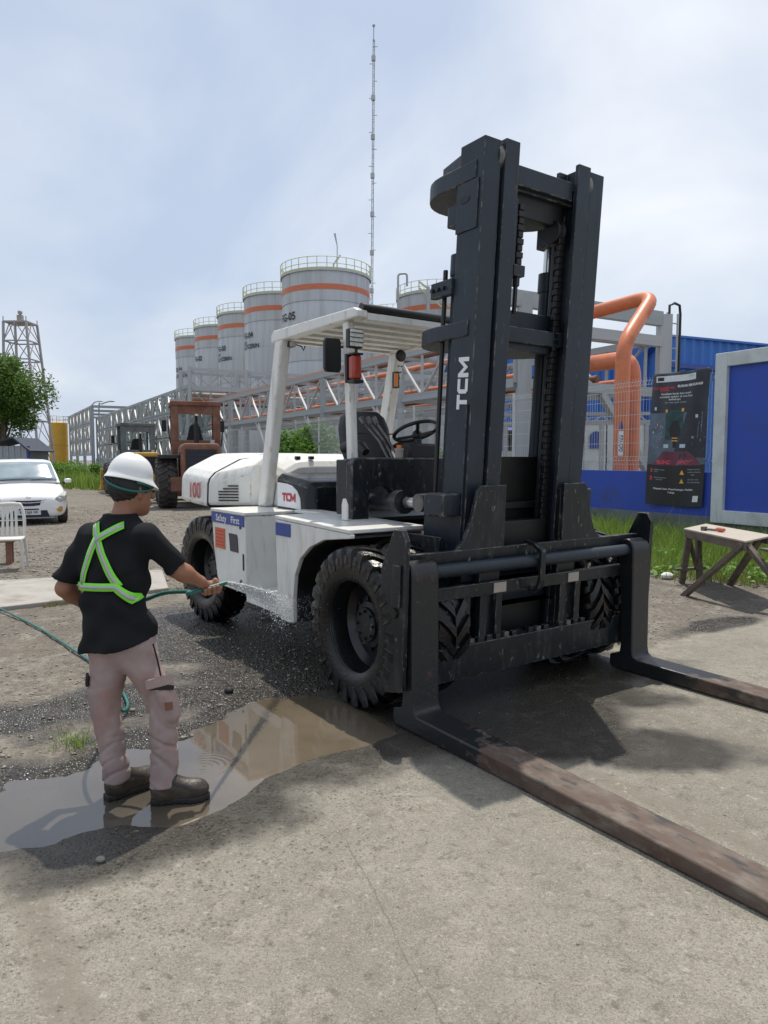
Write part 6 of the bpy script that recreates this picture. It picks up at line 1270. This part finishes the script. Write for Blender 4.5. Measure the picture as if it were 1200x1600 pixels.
for s in (-1, 1):
    b = MB(); P = [Vector((s * (.838 - .15 * t_), y, 1.04 + .40 * t_)) for y, t_ in ((1.25, 0), (2.9, 0), (2.9, 1), (1.75, 1))]; b.add(P, [(0, 1, 2, 3)]); o = b.build('side_window', 'glass_dark', car); so = o.modifiers.new('t', 'SOLIDIFY'); so.thickness = .02; so.offset = 1
    b = MB(); b.loft([[Vector((s * x, y + .0, z)) for x, z in pr] for y, pr in ((.035, ((.58, .60), (.70, .55), (.80, .60), (.80, .70), (.72, .72), (.60, .66))), (.18, ((.60, .60), (.75, .55), (.86, .60), (.87, .74), (.78, .775), (.64, .70))), (.42, ((.75, .66), (.85, .62), (.905, .66), (.905, .78), (.86, .82), (.78, .78))))]); o = b.build('headlight', 'lampglass', car, 50, bevel=.02)
    b = MB(); b.ball((s * .70, .055, .635), (.06, .03, .055)); b.build('lamp_bowl', 'chrome', o, 60)
    b = MB(); b.prism([(s * .60, .36), (s * .70, .30), (s * .76, .34), (s * .755, .44), (s * .70, .45)], 'y', .02, .09); b.build('fog_lamp', 'yellow', car, bevel=.01)
    b = MB(); b.loft([[Vector((s * (.93 + dx), 1.20 + dy, z)) for dx, dy in ((0, 0), (.17, .02), (.17, .08), (0, .10))] for z in (.99, 1.10)]); o = b.build('mirror', 'car', car, 60, bevel=.03, seg=3); MB().box(*sorted((s * .88, s * .95)), 1.22, 1.28, .96, 1.02).build('mirror_stalk', 'black', o)
    for y in (.62, 3.05):
        b = MB(); b.lathe([(.18, -.09), (.28, -.10), (.30, -.07), (.30, .07), (.28, .10), (.18, .09)], (s * .80, y, .30), 'x', 28); o = b.build('wheel', 'rubber', car, 40); b = MB(); b.lathe([(.001, -.06), (.18, -.075), (.19, .0), (.18, .075), (.001, .06)], (s * .80, y, .30), 'x', 20); b.build('rim', 'light_steel', o, 40)
b = MB(); b.loft([[Vector((x, -.012 + .15 * (abs(x) / .62) ** 2.4, z)) for z in (zl(x), zh(x))] + [Vector((x, .10 + .15 * (abs(x) / .62) ** 2.4, z)) for z in (zh(x), zl(x))] for zl, zh in ((lambda x: .47 + .09 * (abs(x) / .6) ** 2, lambda x: .60 + .035 * (abs(x) / .6)),) for x in [-.60 + .1 * i for i in range(13)]]); grille = b.build('grille', 'navy', car)
for z_, k in ((.605, .03), (.545, .055)):
    b = MB(); b.tube([Vector((x, -.018 + .15 * (abs(x) / .62) ** 2.4, z_ + k * (abs(x) / .6) ** 1.5)) for x in [-.58 + .097 * i for i in range(13)]], .012, 6); b.build('chrome_bar', 'chrome', grille, 60)
b = MB(); b.prism([(-.46, .20), (.46, .20), (.40, .36), (-.40, .36)], 'y', -.004, .08); b.build('lower_intake', 'navy', car); MB().box(-.22, .22, .0, .03, .375, .405).build('bumper_slot', 'navy', car)
b = MB(); b.box(-.57, .57, -.008, .05, .165, .19); b.build('bumper_lip', 'zinc', car)
pl = MB().box(-.26, .26, -.022, -.006, .255, .365).build('number_plate', 'b_white', car); put_text('plate_lettering', 'BE 1365 GK', 'black_print', pl, (0, -.0245, .318), (1, 0, 0), (0, 0, 1), .085, .002, sx=.95); put_text('plate_lettering', '12·27', 'black_print', pl, (0, -.0245, .272), (1, 0, 0), (0, 0, 1), .03, .0)
b = MB(); b.tube([Vector((.055 * math.cos(a), .032, .668 + .032 * math.sin(a))) for a in [2 * math.pi * i / 18 for i in range(19)]], .007, 6, False); b.tube([Vector((-.03, .03, .65)), Vector((0, .028, .69)), Vector((.03, .03, .65))], .006, 5); b.build('emblem', 'chrome', car, 60)
for x0, x1 in ((-.62, .08), (.12, .62)): b = MB(); b.tube([Vector((x0, .97 - .04 * (1 - x0 * x0), 1.075)), Vector(((x0 + x1) / 2, .93, 1.10)), Vector((x1, .96, 1.10))], .010, 5); b.build('wiper', 'black', car)
# ------------------------------------------------------------------ white plastic chair and wooden stool
ch = empty('plastic_chair', (-5.46, 10.25, .0), R(200), 'white moulded plastic armless chair with slatted back, cut by the left edge', 'chair')
def cchair():
    for sx in (-1, 1):
        b = MB(); b.tube([(sx * .24, .22, 0), (sx * .22, .20, .42)], [.018, .026], 8); b.build('leg', 'plastic_white', ch, 60); b = MB(); b.tube([(sx * .25, -.26, 0), (sx * .215, -.19, .44)], [.018, .026], 8); b.build('leg', 'plastic_white', ch, 60)
    b = MB(); b.loft([[Vector((x, y, z)) for x, y in ((-.23, -.20), (.23, -.20), (.25, .10), (.22, .23), (-.22, .23), (-.25, .10))] for z in (.415, .445)]); b.build('seat', 'plastic_white', ch, 50, bevel=.012)
    b = MB(); b.tube(smooth_path([(-.22, -.20, .43), (-.215, -.25, .70), (-.17, -.285, .86), (-.10, -.295, .885), (.10, -.295, .885), (.17, -.285, .86), (.215, -.25, .70), (.22, -.20, .43)], 6), .026, 8); b.build('back_frame', 'plastic_white', ch, 60)
    for x in (-.105, -.035, .035, .105): b = MB(); b.beam((x, -.205, .44), (x * .85, -.29, .87), .042, .012, (0, 1, 0)); b.build('back_slat', 'plastic_white', ch, bevel=.004)
    b = MB(); b.beam((-.20, -.245, .66), (.20, -.245, .66), .03, .012); b.build('back_rail', 'plastic_white', ch)
cchair(); ch.scale = (.90, 1.0, 1.06)
sl_ = empty('wooden_stool', (-5.90, 10.85, 0), R(20), 'small reddish wooden stool standing behind the plastic chair', 'stool')
for sx in (-1, 1):
    for sy in (-1, 1): MB().box(sx * .13 - .04, sx * .13 + .04, sy * .10 - .03, sy * .10 + .03, 0, .34).build('leg', 'wood_red', sl_, bevel=.004)
MB().box(-.22, .22, -.16, .16, .34, .375).build('seat', 'wood_red', sl_, bevel=.006)
# ------------------------------------------------------------------ wheel loaders seen from behind
def lt_mesh(rad, w):
    b = MB(); h = w / 2; r = rad - .05; b.lathe([(.36, -h * .8), (r - .14, -h), (r - .03, -h * .93), (r, -h * .75), (r, h * .75), (r - .03, h * .93), (r - .14, h), (.36, h * .8)], axis='x', n=48)
    for k in range(20):
        for sg in (-1, 1):
            a0 = 2 * math.pi * (k + (.5 if sg > 0 else 0)) / 20; rg = []
            for xx, rt, da in ((-.02, rad, 0), (.5, rad, .11), (.95, rad - .03, .19), (1.03, rad - .12, .19)): rg.append([Vector((sg * xx * h, math.cos(a0 + da + e * .085) * q, math.sin(a0 + da + e * .085) * q)) for e, q in ((-1, r - .05), (-.8, rt), (.8, rt), (1, r - .05))])
            b.loft(rg)
    return b.mesh('tyre')
LT = lt_mesh(.80, .58); LT.materials.append(M['rubber'])
def loader(loc, rz, paint, label, sc, cabp=None):
    cabp = cabp or paint; ch_ = .26
    e = empty('wheel_loader', loc, rz, label, 'wheel loader', 'wheel loaders'); e.scale = (sc,) * 3
    for x in (-1.02, 1.02):
        for y in (.9, 3.9):
            t_ = link('tyre', LT, None, e); t_.location = (x, y, .80); b = MB(); b.lathe([(.001, -.16), (.34, -.18), (.38, .0), (.34, .18), (.001, .16)], (0, 0, 0), 'x', 24); b.build('rim', paint, t_, 40)
    b = MB(); b.loft([[Vector((x, y, z)) for x, z in ((-.62, .75), (-.62, 1.95), (-.52, 2.08), (.52, 2.08), (.62, 1.95), (.62, .75))] for y in (0, 1.9)]); hood = b.build('engine_hood', paint, e, 40, bevel=.05, seg=3)
    MB().box(-.46, .46, -.02, .03, 1.05, 1.88).build('radiator_grille', 'navy', hood)
    for i in range(6): MB().box(-.46, .46, -.035, -.02, 1.12 + i * .13, 1.14 + i * .13).build('grille_bar', 'deepblack', hood)
    MB().box(-.60, .60, -.04, .0, 1.88, 2.0).build('grille_surround', paint, hood, bevel=.01)
    for s in (-1, 1):
        MB().box(*sorted((s * .625, s * .645)), .25, .55, 1.3, 1.8).build('side_louvre', 'deepblack', hood); MB().box(*sorted((s * .50, s * .60)), -.045, -.01, .95, 1.9).build('grille_post', paint, hood)
        b = MB(); b.prism([(.25, 1.60), (.25, 1.72), (1.7, 1.72), (1.7, 1.30), (1.6, 1.30), (1.6, 1.64), (.35, 1.64)], 'x', s * .66, s * 1.30); b.build('fender', 'chassis' if s < 0 else paint, e, bevel=.01)
    MB().box(-.95, .95, .1, .7, .55, 1.02).build('rear_counterweight', paint, e, bevel=.05); MB().box(-.5, .5, .5, 4.3, .55, .95).build('chassis', 'chassis', e)
    cab = MB().box(-.84, .84, 1.85, 3.25, 3.12 + ch_, 3.28 + ch_).build('cab_roof', cabp, e, bevel=.03)
    MB().box(-.80, .80, 1.9, 3.2, 1.7, 2.22).build('cab_base', cabp, e, bevel=.02)
    for x, y, w_ in ((-.69, 1.95, .24), (.69, 1.95, .24), (-.72, 3.15, .14), (.72, 3.15, .14)): MB().box(x - w_ / 2, x + w_ / 2, y - .06, y + .06, 2.20, 3.14 + ch_).build('cab_pillar', cabp, e, bevel=.01)
    MB().box(-.58, .58, 1.91, 1.97, 3.10, 3.12 + ch_).build('window_header', cabp, e)
    def pane(nm, P):
        b = MB(); b.add(P, [(0, 1, 2, 3)]); return b.build(nm, M['pane'], e)
    pane('rear_window', [(-.6, 1.94, 2.15), (.6, 1.94, 2.15), (.6, 1.94, 3.12), (-.6, 1.94, 3.12)]); pane('front_window', [(-.6, 3.16, 2.15), (.6, 3.16, 2.15), (.6, 3.16, 3.36), (-.6, 3.16, 3.36)])
    for s in (-1, 1): pane('side_window', [(s * .69, 2.0, 2.15), (s * .69, 3.1, 2.15), (s * .69, 3.1, 3.36), (s * .69, 2.0, 3.36)])
    b = MB(); b.loft([[Vector((x, 2.5 + dy, z)) for x, dy in ((-.24 * k, -.06), (.24 * k, -.06), (.24 * k, .06), (-.24 * k, .06))] for z, k in ((2.1, 1.3), (2.4, 1), (2.7, .75), (2.78, .45))]); b.build('operator_seat', 'deepblack', e, 40)
    b = MB(); b.tube([(-.05, 1.1, 2.05), (-.05, 1.1, 2.75)], .075, 12); b.tube([(-.05, 1.1, 2.75), (-.05, 1.1, 2.98), (-.05, 1.05, 3.03)], .05, 10); b.build('exhaust_stack', 'deepblack', e, 60)
    b = MB(); b.tube([(.40, .45, 2.07), (.40, .45, 2.2)], .07, 10); b.build('filler_cap', 'light_steel', e, 60)
    for s in (-1, 1): b = MB(); b.tube([(s * .82, 1.95, 2.0), (s * .90, 1.95, 2.55), (s * .90, 1.95, 2.95), (s * .76, 1.95, 3.05)], .02, 6); b.build('grab_rail', 'black', e, 60); MB().box(*sorted((s * .92, s * 1.08)), 3.1, 3.14, 2.55, 2.95).build('mirror', 'black', e)
    b = MB()
    for s in (-1, 1): b.beam((s * .45, 3.3, 1.7), (s * .45, 5.6, .7), .14, .3)
    b.build('lift_arms', paint, e); b = MB(); b.prism([(5.4, .15), (6.4, .1), (6.45, .2), (5.7, .45), (5.55, 1.25), (5.4, 1.25)], 'x', -1.3, 1.3); b.build('bucket', paint, e, bevel=.02)
    return e
m = bpy.data.materials.new('cab_pane'); m.use_nodes = True; t = m.node_tree; L = t.links; B = t.nodes['Principled BSDF']; B.inputs['Base Color'].default_value = (.75, .8, .8, 1); B.inputs['Roughness'].default_value = .05; B.inputs['Transmission Weight'].default_value = 1.0; B.inputs['IOR'].default_value = 1.05; M['pane'] = m
yaw = math.atan2(D_.y, D_.x) - math.pi / 2
q = gp(256, 795); lw_ = Matrix.Rotation(R(19), 4, 'Z') @ Vector((-1.04, .92, 0)); loader((q.x - lw_.x, q.y - lw_.y + .4, 0), R(19), 'rust', 'rusty red-brown wheel loader with its radiator facing the camera', 1.02)
q = px(230, 760, 31); loader((q.x, q.y, 0), yaw, 'yellow', 'yellow wheel loader half hidden behind the rusty one', .92, 'grey_plinth')
# ------------------------------------------------------------------ rough wooden workbench on the grass
tb_ = empty('wooden_workbench', (3.95, 8.55, 0), 0, 'rough weathered wooden workbench with splayed legs by the grass', 'table'); to = Vector(tb_.location)
def tl2(x, y, z): return Vector((x, y, z)) - to
def tbeam(a, c_, w_, h_, nm, m='wood', up=(0, 0, 1)): b = MB(); b.beam(tl2(*a), tl2(*c_), w_, h_, up); return b.build(nm, m, tb_, bevel=.004)
A, Bq, Cq, Dq = (3.78, 8.92), (3.84, 7.50), (4.46, 8.10), (4.36, 9.58)
b = MB(); b.prism([tuple(tl2(x, y, 0).xy) for x, y in (A, Bq, Cq, Dq)], 'z', .715, .735); b.build('table_top', 'wood_top', tb_, bevel=.003)
tbeam((3.80, 8.90, .67), (3.86, 7.54, .67), .035, .09, 'apron'); tbeam((4.34, 9.5, .67), (4.44, 8.15, .67), .035, .09, 'apron'); tbeam((3.80, 8.9, .67), (4.35, 9.5, .67), .035, .08, 'apron')
tbeam((3.52, 8.25, .0), (3.86, 7.58, .69), .09, .05, 'leg'); tbeam((3.86, 9.12, 0), (3.83, 8.85, .70), .07, .06, 'leg'); tbeam((4.05, 9.02, 0), (4.02, 9.05, .70), .075, .06, 'leg'); tbeam((4.42, 9.0, .0), (4.40, 8.25, .69), .075, .05, 'leg'); tbeam((4.20, 6.92, .0), (3.90, 7.62, .70), .075, .05, 'leg')
tbeam((3.72, 9.0, .20), (4.15, 9.12, .20), .07, .03, 'cross_rail'); tbeam((3.84, 8.9, .62), (4.02, 9.06, .22), .05, .03, 'brace')
b = MB(); b.prism([tuple(tl2(x, y, 0).xy) for x, y in ((3.98, 7.48), (4.08, 6.5), (4.30, 6.52), (4.22, 7.52))], 'z', .64, .665); b.build('shelf_plank', 'wood', tb_, bevel=.003)
tool = empty('hand_tool', (3.98, 8.5, .736), R(-60), 'small red-handled hand tool lying on the workbench', 'tool'); b = MB(); b.cyl((-.14, 0, .02), (.02, 0, .02), .014, 8); b.build('shaft', 'wornsteel', tool, 60); b = MB(); b.ball((.07, 0, .03), (.07, .03, .03)); b.build('handle', 'tool', tool, 60); b = MB(); b.box(-.18, -.12, -.03, .03, 0, .05); b.build('head', 'wornsteel', tool, bevel=.008)
# litter
b = MB(); b.ball((0, 0, .045), (.09, .07, .05), 8, 5); o = b.build('crumpled_bag', 'paper'); o.location = gp(1042, 905); tag(o, 'crumpled white plastic bag lying at the edge of the grass', 'litter')
for (u, v, s_, lab) in ((358, 1083, .035, 'dark lump of mud on the wet yard left of the front wheel'), (207, 1112, .02, 'small pale stone just right of the worker\'s leg'), (157, 1345, .02, 'little dark stone on bare concrete left of the puddle edge')):
    b = MB(); b.ball((0, 0, s_ * .4), (s_, s_ * .8, s_ * .6), 7, 5); o = b.build('stone', 'chassis' if s_ > .03 else 'stone'); p_ = gp(u, v); o.location = (p_.x, p_.y, float(height(np.array([p_.x]), np.array([p_.y]))[0][0])); tag(o, lab, 'stone')
# ------------------------------------------------------------------ hut
ht = empty('zinc_hut', px(18, 718, 38), 0, 'small zinc-walled hut with a dark pitched roof behind the car', 'hut'); ho = Vector((ht.location.x, 38, 0)); ht.location = ho
z1 = px(18, 697, 38).z; b = MB()
for i in range(14): x = -1.4 + i * .16; b.box(x, x + .145, -.02 * (i % 2), .04, 0, z1)
b.build('front_wall', 'zinc', ht); b = MB(); zr = px(20, 683, 38).z
b.add([(-1.7, -.3, z1 + .05), (.25, -.3, zr), (1.15, -.3, z1 - .25), (-1.7, 2.5, z1 + .05), (.25, 2.5, zr), (1.15, 2.5, z1 - .25)], [(0, 1, 4, 3), (1, 2, 5, 4)]); o = b.build('roof', 'hut_roof', ht); so = o.modifiers.new('t', 'SOLIDIFY'); so.thickness = .08; MB().box(.85, .95, -.02, .1, 0, z1).build('corner_post', 'bluetape', ht); MB().box(-1.4, .9, 2.2, 2.3, 0, z1).build('rear_wall', 'zinc', ht)
# ------------------------------------------------------------------ plants
def tree(name, loc, h, crown_c, crown_r, n, k, label, size, m='leaf'):
    e = empty(name, loc, 0, label, 'tree'); pts, cs = lobes(crown_c, crown_r, n, k, .78, .33); b = MB()
    b.tube([(0, 0, -.1), (.05, .02, h * .3), (-.05, .05, h * .6), tuple(crown_c)], [.22, .17, .12, .05], 8)
    for c_ in cs[: 9]: b.tube([(.0, .03, h * .45), tuple((np.array([0, 0, h * .55]) + c_) / 2), tuple(c_)], [.09, .06, .025], 6)
    b.build('trunk', 'bark', e, 60); o = link('crown', leaves_mesh('crown', pts, size), m, e); return e
tq = px(6, 718, 46); tree('shade_tree', (tq.x, tq.y, 0), 5.0, (.0, 0, 5.4), (3.3, 2.9, 3.2), 24000, 44, 'dense green leafy tree at the left edge behind the car', .20)
tq = px(-70, 718, 52); tree('shade_tree', (tq.x, tq.y, 0), 6.0, (.5, 0, 4.4), (3.2, 2.8, 2.6), 6000, 16, 'paler tree mostly outside the left edge behind the leafy one', .24)
def shrub(u, v, d, rx, rz, n, label, m='leaf_bright', size=.09, cat='shrub'):
    q = px(u, v, d); e = empty('shrub', (q.x, q.y, 0), 0, label, cat, None); pts, cs = lobes((0, 0, rz * .95), (rx, rx * .8, rz), n, 9); pts = pts[pts[:, 2] > .02]
    b = MB()
    for c_ in cs[:6]: b.tube([(0, 0, -.05), tuple(c_ * .5), tuple(c_)], [.03, .02, .01], 5)
    b.build('stems', 'bark', e); link('foliage', leaves_mesh('foliage', pts, size), m, e)
shrub(450, 690, 31.0, 1.2, 1.75, 3600, 'bright green shrub behind the fence nearest the guard post', size=.14); shrub(505, 690, 30, 1.3, 1.80, 4200, 'bright green shrub behind the fence left of the seat', size=.14); shrub(477, 690, 30.4, 1.35, 1.72, 4200, 'bright green shrub behind the fence between the two others', size=.14); shrub(690, 690, 27, .8, 1.25, 1500, 'bright green shrub showing through the steering wheel', size=.12)
shrub(150, 735, 44, .8, .75, 1400, 'low dark green bush against the gantry left of the helmet', size=.12); shrub(95, 735, 48, 1.6, 1.1, 2600, 'tall green weeds below the yellow silo', size=.13); shrub(120, 738, 56, 2.0, .9, 1800, 'green weeds at the foot of the long gantry', size=.14); shrub(270, 738, 46, 1.6, .8, 1500, 'green weeds behind the loaders at the gantry foot', size=.13)
# long grass between the yard and the wall (right) and on the far verge (left)
def strip_pts(n, e0, e1):
    """points between two polylines given as (t) -> xy"""
    s = rng.random(n); w_ = rng.random(n) ** .9; a = np.stack([np.interp(s, [p[0] for p in e0], [p[1] for p in e0]), np.interp(s, [p[0] for p in e0], [p[2] for p in e0])], 1); b_ = np.stack([np.interp(s, [p[0] for p in e1], [p[1] for p in e1]), np.interp(s, [p[0] for p in e1], [p[2] for p in e1])], 1)
    return a * (1 - w_[:, None]) + b_ * w_[:, None], w_
def dens(xy): return fbm(xy[:, 0], xy[:, 1], 1.2, 3, 91)
w0, w1 = fl(-6.5, -.06), fl(11, -.06)
xy, w_ = strip_pts(30000, [(0, 7.2, 7.9), (.25, 5.0, 8.9), (.5, 3.75, 9.35), (.7, 2.9, 11.2), (1, 1.2, 16)], [(0, w0.x, w0.y), (1, w1.x, w1.y)])
k_ = rng.random(len(xy)) < (.35 + .9 * dens(xy)); xy, w_ = xy[k_], w_[k_]; z_ = height(xy[:, 0], xy[:, 1])[0]; hh = (.09 + .27 * np.clip(w_ * 1.5, 0, 1)) * (.5 + rng.random(len(xy)))
o = link('verge_grass', blades_mesh('verge_grass', np.stack([xy[:, 0], xy[:, 1], z_ - .01], 1), hh, .0055 + .003 * rng.random((len(xy), 1)), .7), 'grass'); struct(o, 'stuff'); tag(o, 'long green grass growing along the foot of the blue wall', 'grass')
xy, w_ = strip_pts(1500, [(0, 7.0, 8.3), (.5, 3.9, 9.6), (1, 1.6, 16)], [(0, w0.x, w0.y), (1, w1.x, w1.y)]); hh = (.55 + .45 * rng.random(len(xy))); kk = rng.random(len(xy)) < .16; xy, hh = xy[kk], hh[kk]
o = link('seed_stalks', blades_mesh('seed_stalks', np.stack([xy[:, 0], xy[:, 1], 0 * hh], 1), hh, .003, .6), 'grass_dry'); struct(o, 'stuff'); tag(o, 'thin dry seed stalks standing above the grass by the wall', 'grass')
xy, w_ = strip_pts(5200, [(0, 7.2, 7.75), (.25, 5.0, 8.75), (.5, 3.72, 9.2), (.7, 2.85, 11.0), (1, 1.15, 15.8)], [(0, w0.x, w0.y), (1, w1.x, w1.y)]); k_ = (w_ < .55) & (dens(xy * 1.7) > .44); xy = xy[k_]
o = link('broadleaf_weeds', leaves_mesh('broadleaf_weeds', np.stack([xy[:, 0], xy[:, 1], .02 + .14 * rng.random(len(xy))], 1), .085, aspect=.75, up_bias=1.2), 'leaf_bright'); struct(o, 'stuff'); tag(o, 'low broadleaf weeds mixed into the front of the grass verge', 'weeds')
xy, w_ = strip_pts(9000, [(0, 7.2, 7.7), (.25, 5.0, 8.7), (.5, 3.7, 9.15), (.7, 2.8, 10.9), (1, 1.1, 15.8)], [(0, w0.x, w0.y), (1, w1.x, w1.y)]); k_ = (w_ < .22); xy = xy[k_]; z_ = height(xy[:, 0], xy[:, 1])[0]
o = link('dry_grass', blades_mesh('dry_grass', np.stack([xy[:, 0], xy[:, 1], z_ - .01], 1), .05 + .16 * rng.random(len(xy)), .0045, 1.3), 'grass_dry'); struct(o, 'stuff'); tag(o, 'dry straw-coloured grass fringe where the verge meets the yard', 'grass')
a0, a1 = fl(17, -.4), fl(75, -.3)
xy, w_ = strip_pts(26000, [(0, a0.x - 1.2, a0.y), (.4, -13.5, 36), (.7, -20, 40), (1, -40, 66)], [(0, a0.x, a0.y), (1, a1.x, a1.y)])
k_ = rng.random(len(xy)) < (.3 + .9 * dens(xy * .4)); xy = xy[k_]; hh = (.35 + .6 * dens(xy * .3)) * (.5 + rng.random(len(xy)))
o = link('far_grass', blades_mesh('far_grass', np.stack([xy[:, 0], xy[:, 1], 0 * hh], 1), hh, .03, .6), 'grass'); struct(o, 'stuff'); tag(o, 'band of green grass and weeds beyond the parked car', 'grass')
for (u, v, n, hmax, lab) in ((115, 1165, 90, .13, 'small grass tuft in the gravel left of the worker'), (95, 1135, 22, .06, 'tiny grass sprout in the gravel above the tuft'), (100, 1100, 22, .07, 'dry weed sprig in the gravel beside the hose')):
    p_ = gp(u, v); xy = np.stack([p_.x + rng.normal(size=n) * .055, p_.y + rng.normal(size=n) * .05], 1); z_ = height(xy[:, 0], xy[:, 1])[0]
    o = link('grass_tuft', blades_mesh('grass_tuft', np.stack([xy[:, 0] - p_.x, xy[:, 1] - p_.y, z_ - .004], 1), hmax * (.4 + .6 * rng.random(n)), .0022, 1.1), 'grass_dry' if n < 50 else 'grass'); o.location = (p_.x, p_.y, 0); tag(o, lab, 'grass', 'grass tufts')
xy = np.stack([-3.9 + 2.1 * rng.random(900), np.zeros(900)], 1); xy[:, 1] = 7.42 + (xy[:, 0] + 4.1) * .78 - .10 * rng.random(900) - .05; kk = dens(xy * 3) > .48; xy = xy[kk]; z_ = height(xy[:, 0], xy[:, 1])[0]
o = link('edge_weeds', blades_mesh('edge_weeds', np.stack([xy[:, 0], xy[:, 1], z_], 1), .02 + .06 * rng.random(len(xy)), .003, 1.2), 'grass_dry'); struct(o, 'stuff'); tag(o, 'dry yellowish weeds along the edge of the concrete strip', 'weeds')
